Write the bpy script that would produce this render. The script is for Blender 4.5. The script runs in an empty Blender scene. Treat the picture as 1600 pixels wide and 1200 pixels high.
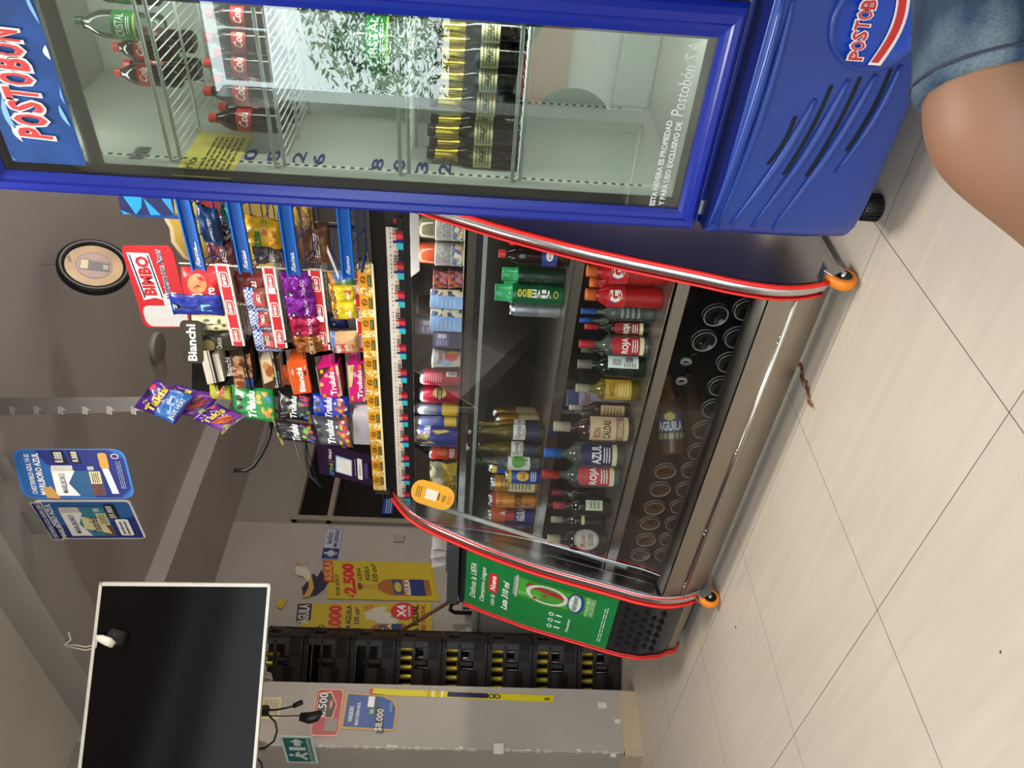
import bpy, bmesh, math, random
from mathutils import Vector, Matrix, noise
random.seed(7)
V = Vector
C = bpy.context.scene.collection
SC = bpy.context.scene

# ---------------------------------------------------------------- camera (phone held sideways: world up points left in the frame)
F_PX = 1226.0
PITCH, ROLL, YAW = math.radians(3.066), math.radians(2.64), math.radians(47.8)
CAM = V((0, 0, 0.92))
def _w(v):
    return V((math.sin(YAW)*v[0]-math.cos(YAW)*v[1], math.cos(YAW)*v[0]+math.sin(YAW)*v[1], v[2]))
_cp, _sp = math.cos(PITCH), math.sin(PITCH)
FW = _w((0, _cp, -_sp))
_r0, _u0 = V((1, 0, 0)), V((0, _sp, _cp))
RT = _w(math.cos(ROLL)*_r0 + math.sin(ROLL)*_u0)
UP = _w(-math.sin(ROLL)*_r0 + math.cos(ROLL)*_u0)
cam_d = bpy.data.cameras.new('camera'); cam = bpy.data.objects.new('camera', cam_d); C.objects.link(cam)
cam_d.sensor_fit = 'HORIZONTAL'; cam_d.sensor_width = 36; cam_d.lens = F_PX/1600*36
cam_d.clip_start = 0.03; cam_d.clip_end = 200
X_, Y_, Z_ = -UP, RT, -FW
cam.matrix_world = Matrix(((X_.x, Y_.x, Z_.x, CAM.x), (X_.y, Y_.y, Z_.y, CAM.y), (X_.z, Y_.z, Z_.z, CAM.z), (0, 0, 0, 1)))
SC.camera = cam

# ---------------------------------------------------------------- world, lights, exposure
wd = bpy.data.worlds.new('sky'); SC.world = wd; wd.use_nodes = True
wn = wd.node_tree.nodes; bg = wn['Background']
bg.inputs[0].default_value = (0.86, 0.95, 1.0, 1); bg.inputs[1].default_value = 5.0
def area(name, loc, rot, sx, sy, power, col=(1, 1, 1), portal=False):
    l = bpy.data.lights.new(name, 'AREA'); l.shape = 'RECTANGLE'; l.size = sx; l.size_y = sy; l.energy = power; l.color = col
    if portal: l.cycles.is_portal = True
    o = bpy.data.objects.new(name, l); o.location = loc; o.rotation_euler = rot; C.objects.link(o); return o
area('doorway_daylight_portal', (0.65, -1.32, 1.225), (math.radians(90), 0, 0), 5.1, 2.45, 1, portal=True)
SC.view_settings.view_transform = 'Standard'; SC.view_settings.look = 'None'; SC.view_settings.gamma = 1
SC.view_settings.use_curve_mapping = False
SC.view_settings.exposure = 0.0
REAR_W, FRIDGE_W = 240, 4.0

# ---------------------------------------------------------------- pixel -> place helpers (frame 1600 x 1200)
def ray(x, y): return FW + (1200-y-600)/F_PX*RT - (x-800)/F_PX*UP
def pz(x, y, z=0.0): d = ray(x, y); return CAM + d*((z-CAM.z)/d.z)
def py(x, y, c): d = ray(x, y); return CAM + d*(c/d.y)
def px(x, y, c): d = ray(x, y); return CAM + d*(c/d.x)
def pw(x, y, w): return CAM + ray(x, y)*w
def dep(p): return (p-CAM).dot(FW)

# ---------------------------------------------------------------- materials
def lin(h):
    h = h.lstrip('#'); o = []
    for i in (0, 2, 4):
        v = int(h[i:i+2], 16)/255; o.append(v/12.92 if v <= .04045 else ((v+.055)/1.055)**2.4)
    return (*o, 1)
MC = {}
def m(hexc, rough=.5, metal=0.0, kind='', amp=.06, scale=30, bump=0.0, emis=0):
    key = (hexc, rough, metal, kind, amp, scale, bump, emis)
    if key in MC: return MC[key]
    mt = bpy.data.materials.new('mat_'+hexc.strip('#')+kind); mt.use_nodes = True; MC[key] = mt
    nt = mt.node_tree; b = nt.nodes['Principled BSDF']
    col = lin(hexc)
    b.inputs['Roughness'].default_value = rough; b.inputs['Metallic'].default_value = metal
    tc = nt.nodes.new('ShaderNodeTexCoord'); n = nt.nodes.new('ShaderNodeTexNoise'); n.inputs['Scale'].default_value = scale; n.inputs['Detail'].default_value = 3
    nt.links.new(tc.outputs['Object'], n.inputs['Vector'])
    if kind == 'brushed':
        mp = nt.nodes.new('ShaderNodeMapping'); mp.inputs['Scale'].default_value = (1, 8, 30)
        nt.links.new(tc.outputs['Object'], mp.inputs[0]); nt.links.new(mp.outputs[0], n.inputs['Vector'])
    r = nt.nodes.new('ShaderNodeValToRGB')
    lo = tuple(c*(1-amp) for c in col[:3])+(1,); hi = tuple(min(1, c*(1+amp)) for c in col[:3])+(1,)
    r.color_ramp.elements[0].position = .3; r.color_ramp.elements[1].position = .7
    r.color_ramp.elements[0].color = lo; r.color_ramp.elements[1].color = hi
    nt.links.new(n.outputs['Fac'], r.inputs[0]); nt.links.new(r.outputs[0], b.inputs['Base Color'])
    if bump:
        bp = nt.nodes.new('ShaderNodeBump'); bp.inputs['Strength'].default_value = bump; bp.inputs['Distance'].default_value = .01
        nt.links.new(n.outputs['Fac'], bp.inputs['Height']); nt.links.new(bp.outputs[0], b.inputs['Normal'])
    if emis:
        b.inputs['Emission Color'].default_value = col; b.inputs['Emission Strength'].default_value = emis
    return mt
def pattern(name, hexes, scale=60, rough=.45):
    key = ('pat', name)
    if key in MC: return MC[key]
    mt = bpy.data.materials.new('print_'+name); mt.use_nodes = True; MC[key] = mt
    nt = mt.node_tree; b = nt.nodes['Principled BSDF']; b.inputs['Roughness'].default_value = rough
    tc = nt.nodes.new('ShaderNodeTexCoord'); v = nt.nodes.new('ShaderNodeTexVoronoi'); v.inputs['Scale'].default_value = scale
    r = nt.nodes.new('ShaderNodeValToRGB'); r.color_ramp.interpolation = 'CONSTANT'
    sp = nt.nodes.new('ShaderNodeSeparateColor')
    e = r.color_ramp.elements
    while len(e) < len(hexes): e.new(.5)
    for i, h in enumerate(hexes): e[i].position = i/len(hexes); e[i].color = lin(h)
    nt.links.new(tc.outputs['Object'], v.inputs['Vector']); nt.links.new(v.outputs['Color'], sp.inputs[0])
    nt.links.new(sp.outputs[0], r.inputs[0]); nt.links.new(r.outputs[0], b.inputs['Base Color'])
    return mt
def glass(name, tint='#ffffff', ior=1.5, rough=0.0, opa=0.0, body='#000000', gmul=1.0):
    """clear or tinted glass: transparent tint + mirror by Fresnel (+ a share of diffuse body)"""
    key = ('glass', name)
    if key in MC: return MC[key]
    mt = bpy.data.materials.new('glass_'+name); mt.use_nodes = True; MC[key] = mt
    nt = mt.node_tree; nt.nodes.clear(); out = nt.nodes.new('ShaderNodeOutputMaterial')
    t = nt.nodes.new('ShaderNodeBsdfTransparent'); t.inputs[0].default_value = lin(tint)
    g = nt.nodes.new('ShaderNodeBsdfGlossy'); g.inputs['Roughness'].default_value = rough
    fr = nt.nodes.new('ShaderNodeFresnel'); fr.inputs['IOR'].default_value = ior
    mx = nt.nodes.new('ShaderNodeMixShader'); base = t.outputs[0]
    if opa:
        d = nt.nodes.new('ShaderNodeBsdfDiffuse'); d.inputs[0].default_value = lin(body)
        m0 = nt.nodes.new('ShaderNodeMixShader'); m0.inputs[0].default_value = opa
        nz = nt.nodes.new('ShaderNodeTexNoise'); nz.inputs['Scale'].default_value = 6
        nt.links.new(t.outputs[0], m0.inputs[1]); nt.links.new(d.outputs[0], m0.inputs[2]); base = m0.outputs[0]
    if gmul != 1:
        mm = nt.nodes.new('ShaderNodeMath'); mm.operation = 'MULTIPLY'; mm.inputs[1].default_value = gmul; mm.use_clamp = True
        nt.links.new(fr.outputs[0], mm.inputs[0]); fac = mm.outputs[0]
    else: fac = fr.outputs[0]
    nt.links.new(fac, mx.inputs[0]); nt.links.new(base, mx.inputs[1]); nt.links.new(g.outputs[0], mx.inputs[2])
    nt.links.new(mx.outputs[0], out.inputs[0]); return mt

WHITE = m('#f2f0ea', .45); BLACK = m('#0c0c0e', .4); RED = m('#d0202a', .4); NAVY = m('#1a2a66', .45)
STEEL = m('#b9b6b0', .22, 1.0, 'brushed', .05, 6)
STEELM = m('#a39b90', .40, 1.0, 'brushed', .05, 6)
MIRROR = m('#c4c4c6', .24, 1.0, 'brushed', .04, 4)
TRIM = m('#e8231c', .35)
CHROME = m('#dddddd', .08, 1.0)

# ---------------------------------------------------------------- text outlines from the built-in font
TX = {}
def text_mesh(s, shear=0.0, offset=0.0):
    k = (s, shear, offset)
    if k in TX: return TX[k]
    cu = bpy.data.curves.new('t', 'FONT'); cu.body = s; cu.resolution_u = 2; cu.shear = shear; cu.offset = offset; cu.size = 1
    o = bpy.data.objects.new('t', cu); C.objects.link(o)
    me = bpy.data.meshes.new_from_object(o)
    vs = [(v.co.x, v.co.y) for v in me.vertices]; fs = [tuple(p.vertices) for p in me.polygons]
    C.objects.unlink(o); bpy.data.objects.remove(o); bpy.data.curves.remove(cu); bpy.data.meshes.remove(me)
    if vs:
        x0 = min(v[0] for v in vs); x1 = max(v[0] for v in vs); y0 = min(v[1] for v in vs); y1 = max(v[1] for v in vs)
        vs = [((a-x0)/max(x1-x0, 1e-6), (b-y0)/max(y1-y0, 1e-6)) for a, b in vs]
    TX[k] = (vs, fs); return TX[k]

# ---------------------------------------------------------------- mesh builder
class B:
    def __init__(s): s.bm = bmesh.new(); s.mats = []; s.map = None
    def mi(s, mat):
        if mat not in s.mats: s.mats.append(mat)
        return s.mats.index(mat)
    def face(s, pts, mat, smooth=False):
        vs = [s.bm.verts.new(p) for p in pts]
        try: f = s.bm.faces.new(vs)
        except ValueError: return None
        f.material_index = s.mi(mat); f.smooth = smooth; return f
    def grid(s, P, mat, smooth=True, closeu=False):
        """P: rows of points; mat: material or function(i,j)"""
        R = [[s.bm.verts.new(p) for p in row] for row in P]
        for i in range(len(R)-1):
            n = len(R[i])
            for j in range(n if closeu else n-1):
                a, b_, c_, d = R[i][j], R[i][(j+1) % n], R[i+1][(j+1) % n], R[i+1][j]
                f = s.bm.faces.new((a, b_, c_, d)); f.material_index = s.mi(mat(i, j) if callable(mat) else mat); f.smooth = smooth
        return R
    def box(s, c, size, mat, rot=None, bev=0.0, seg=2):
        before = set(s.bm.faces)
        r = bmesh.ops.create_cube(s.bm, size=1.0); vs = r['verts']
        bmesh.ops.scale(s.bm, vec=V(size), verts=vs)
        if bev:
            es = list({e for v in vs for e in v.link_edges})
            q = bmesh.ops.bevel(s.bm, geom=es, offset=bev, segments=seg, affect='EDGES', profile=.5)
        fs = [f for f in s.bm.faces if f not in before]; vs = list({v for f in fs for v in f.verts})
        M_ = Matrix.Translation(V(c)) @ (rot.to_4x4() if rot else Matrix())
        for v in vs: v.co = M_ @ v.co
        for f in fs: f.material_index = s.mi(mat)
        return vs
    def prism(s, pts, ex, mat, smooth=False):
        """closed polygon pts (Vectors) extruded by vector ex"""
        a = [s.bm.verts.new(p) for p in pts]; b_ = [s.bm.verts.new(V(p)+V(ex)) for p in pts]; n = len(a); i = s.mi(mat)
        for f in (s.bm.faces.new(a), s.bm.faces.new(b_[::-1])): f.material_index = i
        for k in range(n):
            f = s.bm.faces.new((a[k], b_[k], b_[(k+1) % n], a[(k+1) % n])); f.material_index = i; f.smooth = smooth
    def lathe(s, prof, n=20, M_=None, cap=True):
        """prof: list of (r, z, mat) mat is used from this ring to the next"""
        M_ = M_ or Matrix(); rings = []
        for r, z, _ in prof: rings.append([s.bm.verts.new(M_ @ V((r*math.sin(2*math.pi*k/n), -r*math.cos(2*math.pi*k/n), z))) for k in range(n)])
        for i in range(len(rings)-1):
            mt = s.mi(prof[i][2])
            for k in range(n):
                f = s.bm.faces.new((rings[i][k], rings[i][(k+1) % n], rings[i+1][(k+1) % n], rings[i+1][k])); f.material_index = mt; f.smooth = True
        if cap:
            f = s.bm.faces.new(rings[0][::-1]); f.material_index = s.mi(prof[0][2])
            f = s.bm.faces.new(rings[-1]); f.material_index = s.mi(prof[-2][2])
    def tube(s, path, r, mat, n=8, closed=False):
        path = [V(p) for p in path]; rings = []; N = len(path); prev = None
        for i, p in enumerate(path):
            if closed: t = path[(i+1) % N]-path[(i-1) % N]
            else: t = path[min(i+1, N-1)]-path[max(i-1, 0)]
            t = t.normalized(); a = prev if prev is not None else (V((0, 0, 1)) if abs(t.z) < .9 else V((1, 0, 0)))
            a = (a - t*a.dot(t)).normalized(); b_ = t.cross(a); prev = a
            rr = r[i] if isinstance(r, (list, tuple)) else r
            rings.append([s.bm.verts.new(p + a*math.cos(2*math.pi*k/n)*rr + b_*math.sin(2*math.pi*k/n)*rr) for k in range(n)])
        mt = s.mi(mat)
        for i in range(N if closed else N-1):
            A_, B_ = rings[i], rings[(i+1) % N]
            for k in range(n):
                f = s.bm.faces.new((A_[k], A_[(k+1) % n], B_[(k+1) % n], B_[k])); f.material_index = mt; f.smooth = True
        if not closed:
            for rg in (rings[0][::-1], rings[-1]):
                f = s.bm.faces.new(rg); f.material_index = mt
    # --- flat artwork; s.map(x, y, layer) -> point
    def poly(s, pts, mat, L=1): return s.face([s.map(x, y, L) for x, y in pts], mat)
    def rect(s, x0, y0, x1, y1, mat, L=1, nx=1, ny=1):
        s.grid([[s.map(x0+(x1-x0)*i/nx, y0+(y1-y0)*j/ny, L) for i in range(nx+1)] for j in range(ny+1)], mat, smooth=nx > 1)
    def rrect(s, x0, y0, x1, y1, r, ry, mat, L=1):
        s.poly(rr_pts(x0, y0, x1, y1, r, ry), mat, L)
    def ell(s, cx, cy, rx, ry, mat, L=1, n=20, a0=0, a1=360):
        rows = [[s.map(cx+rx*q*math.cos(math.radians(a0+(a1-a0)*k/n)), cy+ry*q*math.sin(math.radians(a0+(a1-a0)*k/n)), L) for k in range(n+1)] for q in (.01, .5, 1)]
        s.grid(rows, mat, smooth=False)
    def ring(s, cx, cy, rx, ry, q, mat, L=1, n=24):
        s.grid([[s.map(cx+rx*f*math.cos(2*math.pi*k/n), cy+ry*f*math.sin(2*math.pi*k/n), L) for k in range(n+1)] for f in (q, 1)], mat, smooth=False)
    def text(s, t, x0, y0, x1, y1, mat, L=2, shear=0.0, off=.01, rot=None):
        vs, fs = text_mesh(t, shear, off)
        P = []
        for a, b_ in vs:
            if rot == 90: X, Y = x1-(x1-x0)*b_, y0+(y1-y0)*a
            else: X, Y = x0+(x1-x0)*a, y0+(y1-y0)*b_
            P.append(s.bm.verts.new(s.map(X, Y, L)))
        i = s.mi(mat)
        for f in fs:
            try: q = s.bm.faces.new([P[k] for k in f]); q.material_index = i
            except ValueError: pass
    def lines(s, x0, y0, x1, y1, n, mat, L=2, fill=.45, seed=1):
        """rows of tiny unreadable print drawn as broken bars"""
        rg = random.Random(seed)
        for k in range(n):
            ya = y0+(y1-y0)*(k+.5-fill/2)/n; yb = y0+(y1-y0)*(k+.5+fill/2)/n; x = x0
            while x < x1-.01*(x1-x0):
                w = (x1-x0)*rg.uniform(.06, .2); xe = min(x1, x+w)
                s.poly([(x, ya), (xe, ya), (xe, yb), (x, yb)], mat, L); x = xe+(x1-x0)*.025
    def barcode(s, x0, y0, x1, y1, mat, L=2, n=14, seed=3):
        rg = random.Random(seed)
        for k in range(n):
            a = x0+(x1-x0)*k/n; s.poly([(a, y0), (a+(x1-x0)/n*rg.uniform(.25, .75), y0), (a+(x1-x0)/n*rg.uniform(.25, .75), y1), (a, y1)], mat, L)
    def build(s, name, parent=None, world=True, recalc=True):
        if recalc: bmesh.ops.recalc_face_normals(s.bm, faces=s.bm.faces)
        me = bpy.data.meshes.new(name); off = V((0, 0, 0))
        if world and parent is not None:
            off = V(parent.location)
            if parent.parent is not None: off = off + V(parent.parent.location)
            for v in s.bm.verts: v.co -= off
        elif world and parent is None:
            n = max(1, len(s.bm.verts)); c = V((0, 0, 0))
            for v in s.bm.verts: c += v.co
            c /= n; zmin = min(v.co.z for v in s.bm.verts); c.z = zmin; off = c
            for v in s.bm.verts: v.co -= off
        s.bm.to_mesh(me); s.bm.free()
        for mt in s.mats: me.materials.append(mt)
        o = bpy.data.objects.new(name, me); C.objects.link(o)
        if parent is not None: o.parent = parent
        elif world: o.location = off
        return o
def rr_pts(x0, y0, x1, y1, r, ry, n=5):
    P = []
    for cx, cy, a in ((x1-r, y1-ry, 0), (x0+r, y1-ry, 90), (x0+r, y0+ry, 180), (x1-r, y0+ry, 270)):
        for k in range(n+1):
            t = math.radians(a+90*k/n); P.append((cx+r*math.cos(t), cy+ry*math.sin(t)))
    return P
def T(name, label, cat, loc=(0, 0, 0), rz=0, group=None, rot=None):
    o = bpy.data.objects.new(name, None); C.objects.link(o); o.location = loc; o.rotation_euler = rot or (0, 0, rz)
    o.empty_display_size = .05; o['label'] = label; o['category'] = cat
    if group: o['group'] = group
    return o
def tag(o, label, cat, group=None):
    o['label'] = label; o['category'] = cat
    if group: o['group'] = group
    return o
def S(name, b, **k):
    o = b.build(name, **k); o['kind'] = 'structure'; return o
def dup(root, loc, rot=None, label=None, group=None):
    r = root.copy(); C.objects.link(r); r.location = loc
    if rot is not None: r.rotation_euler = rot
    if label: r['label'] = label
    if group: r['group'] = group
    for ch in list(root.children):
        c_ = ch.copy(); C.objects.link(c_); c_.parent = r
        for g in list(ch.children):
            d = g.copy(); C.objects.link(d); d.parent = c_
    return r
def affine(O, ex, ey, step=.0007):
    n = ex.cross(ey).normalized()
    return lambda x, y, L: O + ex*x + ey*y + n*(L*step)
def quad(tl, tr, bl, br=None, w=None, fn=None):
    """pixel corners (as seen with the world upright) -> O, ex, ey"""
    f = fn or (lambda a, b_: pw(a, b_, w))
    TL, TR, BL = f(*tl), f(*tr), f(*bl)
    if br is not None:
        BR = f(*br); ex = ((TR-TL)+(BR-BL))/2; ey = ((TL-BL)+(TR-BR))/2; ce = (TL+TR+BL+BR)/4; return ce-ex/2-ey/2, ex, ey
    return BL, TR-TL, TL-BL

# ================================================================ SETTING
def floor_mat():
    mt = bpy.data.materials.new('porcelain_tiles'); mt.use_nodes = True; nt = mt.node_tree; b = nt.nodes['Principled BSDF']
    tc = nt.nodes.new('ShaderNodeTexCoord'); mp = nt.nodes.new('ShaderNodeMapping')
    nt.links.new(tc.outputs['Object'], mp.inputs[0])
    # tile grid measured from the joints: side .6 m, turned 0.83 deg
    t = math.radians(0.83+0.0)
    mp.inputs['Rotation'].default_value = (0, 0, TILE_ROT); mp.inputs['Location'].default_value = (TILE_OX, TILE_OY, 0)
    br = nt.nodes.new('ShaderNodeTexBrick'); br.offset = 0.0; br.squash = 1
    br.inputs['Scale'].default_value = 1; br.inputs['Brick Width'].default_value = .6; br.inputs['Row Height'].default_value = .6
    br.inputs['Mortar Size'].default_value = .0013; br.inputs['Mortar Smooth'].default_value = .2
    nt.links.new(mp.outputs[0], br.inputs['Vector'])
    mp2 = nt.nodes.new('ShaderNodeMapping'); mp2.inputs['Scale'].default_value = (1.0, 16, 1); nt.links.new(mp.outputs[0], mp2.inputs[0])
    n1 = nt.nodes.new('ShaderNodeTexNoise'); n1.inputs['Scale'].default_value = 2.2; n1.inputs['Detail'].default_value = 6; nt.links.new(mp2.outputs[0], n1.inputs['Vector'])
    n2 = nt.nodes.new('ShaderNodeTexNoise'); n2.inputs['Scale'].default_value = 2; n2.inputs['Detail'].default_value = 4; nt.links.new(mp.outputs[0], n2.inputs['Vector'])
    r = nt.nodes.new('ShaderNodeValToRGB'); r.color_ramp.elements[0].position = .3; r.color_ramp.elements[1].position = .72
    r.color_ramp.elements[0].color = lin('#b8ad9f'); r.color_ramp.elements[1].color = lin('#c8bdaf')
    mx = nt.nodes.new('ShaderNodeMix'); mx.data_type = 'FLOAT'; mx.inputs[0].default_value = .4
    nt.links.new(n1.outputs['Fac'], mx.inputs[2]); nt.links.new(n2.outputs['Fac'], mx.inputs[3]); nt.links.new(mx.outputs[0], r.inputs[0])
    m2 = nt.nodes.new('ShaderNodeMix'); m2.data_type = 'RGBA'
    nt.links.new(br.outputs['Fac'], m2.inputs[0]); nt.links.new(r.outputs[0], m2.inputs[6]); m2.inputs[7].default_value = lin('#5d574e')
    nt.links.new(m2.outputs[2], b.inputs['Base Color']); b.inputs['Roughness'].default_value = .38
    b.inputs['Specular IOR Level'].default_value = .35
    return mt
TILE_ROT, TILE_OX, TILE_OY = 0.0, 0.0, 0.0   # set below from joints
_c1, _c2, _c3, _c4 = pz(1377, 362), pz(1249, 659), pz(1577, 647), pz(1371, 952)   # four joint crossings
_e = (_c2-_c1).normalized(); _ang = math.atan2(_e.y, _e.x)
TILE_ROT = -(_ang % (math.pi/2) if (_ang % (math.pi/2)) < .78 else (_ang % (math.pi/2))-math.pi/2)
_cs, _sn = math.cos(TILE_ROT), math.sin(TILE_ROT)
_cc = [(q.x*_cs-q.y*_sn, q.x*_sn+q.y*_cs) for q in (_c1, _c2, _c3, _c4)]
def _ph(vals):
    a = sum(math.cos(2*math.pi*v/.6) for v in vals); b_ = sum(math.sin(2*math.pi*v/.6) for v in vals); return math.atan2(b_, a)/(2*math.pi)*.6
TILE_OX, TILE_OY = -_ph([q[0] for q in _cc]), -_ph([q[1] for q in _cc])
FLOOR = floor_mat()
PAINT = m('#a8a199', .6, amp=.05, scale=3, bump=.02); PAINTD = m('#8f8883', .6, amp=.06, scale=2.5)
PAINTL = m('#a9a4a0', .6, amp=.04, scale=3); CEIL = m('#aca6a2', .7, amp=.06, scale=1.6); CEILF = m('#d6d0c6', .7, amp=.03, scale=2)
def plane_obj(name, pts, mat, t=None, loc0=True):
    b = B()
    if t: b.prism([V(p) for p in pts], t, mat)
    else: b.face([V(p) for p in pts], mat)
    o = b.build(name, world=False); o['kind'] = 'structure'; return o
plane_obj('wall_passage_front', [(-5.7, -1.4, 0), (-3.9, -1.4, 0), (-3.9, -1.4, 2.7), (-5.7, -1.4, 2.7)], PAINTL, (0, .1, 0))
plane_obj('floor', [(-9, -1.3, 0), (4, -1.3, 0), (4, 8, 0), (-9, 8, 0)], FLOOR)
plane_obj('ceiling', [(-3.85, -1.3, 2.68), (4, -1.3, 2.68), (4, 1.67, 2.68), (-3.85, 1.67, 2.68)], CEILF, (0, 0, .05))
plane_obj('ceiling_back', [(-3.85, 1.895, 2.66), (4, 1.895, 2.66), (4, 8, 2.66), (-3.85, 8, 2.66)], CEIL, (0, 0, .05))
b = B(); b.box((.05, 1.7825, 2.66), (7.9, .225, .30), PAINTL); S('trim_1', b, world=False)      # cross beam
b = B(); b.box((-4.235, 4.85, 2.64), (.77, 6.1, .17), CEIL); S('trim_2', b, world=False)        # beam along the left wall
plane_obj('wall_left', [(-4.62, 1.7, 0), (-4.62, 3.5, 0), (-4.62, 3.5, 2.6), (-4.62, 1.7, 2.6)], PAINT, (-.1, 0, 0))
b = B()  # left wall past the corner, built around the window opening
wy0, wy1, wz0, wz1 = 3.53, 4.55, 1.08, 2.13
for a in ((3.5, wy0, 0, 2.6), (wy1, 8, 0, 2.6), (wy0, wy1, 0, wz0), (wy0, wy1, wz1, 2.6)):
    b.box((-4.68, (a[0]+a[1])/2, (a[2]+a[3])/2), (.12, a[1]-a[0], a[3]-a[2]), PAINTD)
S('wall_left_rear', b, world=False)
b = B(); FR = m('#8d8577', .6); zs = (wz0, 1.86, wz1)
for z in (wz0, 1.885, wz1): b.box((-4.61, (wy0+wy1)/2, z), (.05, wy1-wy0+.04, .035), FR)
for y_ in (wy0, wy1): b.box((-4.607, y_, (wz0+wz1)/2), (.054, .04, wz1-wz0+.05), FR)
wi = b.build('window_1', world=False); wi['kind'] = 'structure'
for i, (a, c_) in enumerate(((wz0+.02, 1.865), (1.905, wz1-.02))):
    b = B(); b.box((-4.63, (wy0+wy1)/2, (a+c_)/2), (.006, wy1-wy0-.03, c_-a), glass('dark_pane', '#202226', 1.5, opa=.6, body='#141414'))
    b.build('window_pane', wi, world=False)
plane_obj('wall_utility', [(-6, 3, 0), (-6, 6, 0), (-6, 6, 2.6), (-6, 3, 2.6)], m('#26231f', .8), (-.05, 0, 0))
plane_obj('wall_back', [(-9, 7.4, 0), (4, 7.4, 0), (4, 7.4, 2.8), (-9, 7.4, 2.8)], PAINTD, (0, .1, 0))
plane_obj('wall_right', [(3.2, -1.3, 0), (3.2, 7.4, 0), (3.2, 7.4, 2.8), (3.2, -1.3, 2.8)], PAINTL, (.1, 0, 0))
# pier at the left with chipped edge, and the lintel over the side doorway
b = B(); b.box((-4.25, 1.77, 1.3), (.8, .32, 2.6), PAINT)
S('wall_pier', b, world=False)
b = B(); rg = random.Random(5)
def chip(x, y, z, w, h, face):
    P_ = []
    for k in range(9):
        a = 2*math.pi*k/9; q = rg.uniform(.55, 1.1); u, v_ = w*q*math.cos(a), h*q*math.sin(a); P_.append(V((x, y+u, z+v_)) if face else V((x+u, y, z+v_)))
    b.prism(P_, (.0015, 0, 0) if face else (0, -.0015, 0), m('#d9d5cc', .8))
for k in range(44):
    if rg.random() < .25: continue
    z = .12+k*.036+rg.uniform(-.012, .012); s_ = rg.choice((.002, .003, .004, .008)); hh = rg.uniform(.008, .024)
    chip(-3.8495, 1.612+s_, z, s_, hh, True); chip(-3.852-s_*.6, 1.6095, z+.004, s_*.6, hh*.7, False)
b.box((-3.849, 1.62, .70), (.008, .05, .05), m('#d9d5cc', .8), bev=.002)
for q, sz in (((941, 1102), .03), ((965, 1127), .02), ((958, 1180), .018), ((975, 1105), .012)):
    p = px(*q, -3.848); b.box(p, (.003, sz, sz*1.5), m('#d2cec6', .8))
S('trim_3', b, world=False)
b = B(); SK = m('#b8a58b', .5, amp=.06)
b.box((-3.838, 1.755, .045), (.025, .32, .09), SK); b.box((-4.2, 1.6, .045), (.75, .025, .09), SK)
S('baseboard_left', b, world=False)
b = B(); b.box((-3.95, .155, 2.45), (.2, 2.91, .5), PAINTL); S('wall_lintel', b, world=False)
plane_obj('wall_side_passage', [(-5.6, -1.3, 0), (-5.6, 1.7, 0), (-5.6, 1.7, 2.7), (-5.6, -1.3, 2.7)], PAINTL, (-.1, 0, 0))
plane_obj('wall_passage_end', [(-5.7, 1.72, 0), (-4.6, 1.72, 0), (-4.6, 1.72, 2.7), (-5.7, 1.72, 2.7)], PAINTL, (0, .1, 0))
plane_obj('ceiling_passage', [(-5.6, -1.3, 2.7), (-3.85, -1.3, 2.7), (-3.85, 1.7, 2.7), (-5.6, 1.7, 2.7)], CEILF, (0, 0, .05))
# shop front with its wide opening behind the camera
b = B()
b.box((-3.9, -1.38, 1.36), (4.0, .14, 2.72), PAINTL); b.box((.65, -1.38, 2.60), (5.1, .14, .30), PAINTL)
b.box((3.35, -1.38, 1.36), (.3, .14, 2.72), PAINTL); S('wall_front', b, world=False)
# street side seen only in reflections
plane_obj('ground_outside', [(-12, -14, -.05), (12, -14, -.05), (12, -1.3, -.05), (-12, -1.3, -.05)], m('#9c968c', .8, amp=.1, scale=4), (0, 0, -.1))
plane_obj('wall_across_street', [(-12, -10, 0), (12, -10, 0), (12, -10, 1.5), (-12, -10, 1.5)], m('#8c8a86', .8), (0, -.2, 0))
plane_obj('wall_low_terrace', [(-8, -6, -.05), (4, -6, -.05), (4, -6, .40), (-8, -6, .40)], m('#b06a52', .8), (0, -.15, 0))

# white awning panels and steel door posts of the opening
b = B()
for k in range(17): b.box((-1.75+k*.305, -1.62, 2.30), (.29, .02, .27), m('#f2f4f2', .5, emis=0))
b.build('awning_panels', world=False)['kind'] = 'structure'
b = B(); b.box((-1.88, -1.36, 1.2), (.05, .16, 2.4), m('#c4c8c6', .3, .6)); b.build('trim_4', world=False)['kind'] = 'structure'
# faded ceiling lamps over the front part of the shop (real fixtures)
for i, (x, y_) in enumerate(((-.95, 1.36), (-2.7, .1), (1.2, .3))):
    t = T('ceiling_light', ('square white ceiling panel lamp over the display case' if i == 0 else 'square white ceiling panel lamp near the side doorway' if i == 1 else 'square white ceiling panel lamp near the right wall'), 'ceiling light', (x, y_, 2.62))
    b = B(); b.box((x, y_, 2.655), (.6, .6, .05), WHITE, bev=.004); b.build('housing', t)
    b = B(); b.box((x, y_, 2.628), (.56, .56, .006), m('#fff6e8', .5, emis=3.0)); b.build('diffuser', t)
    area('lamp_light', (x, y_, 2.61), (0, 0, 0), .55, .55, (44, 12, 14)[i], (1, .95, .87))

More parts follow.
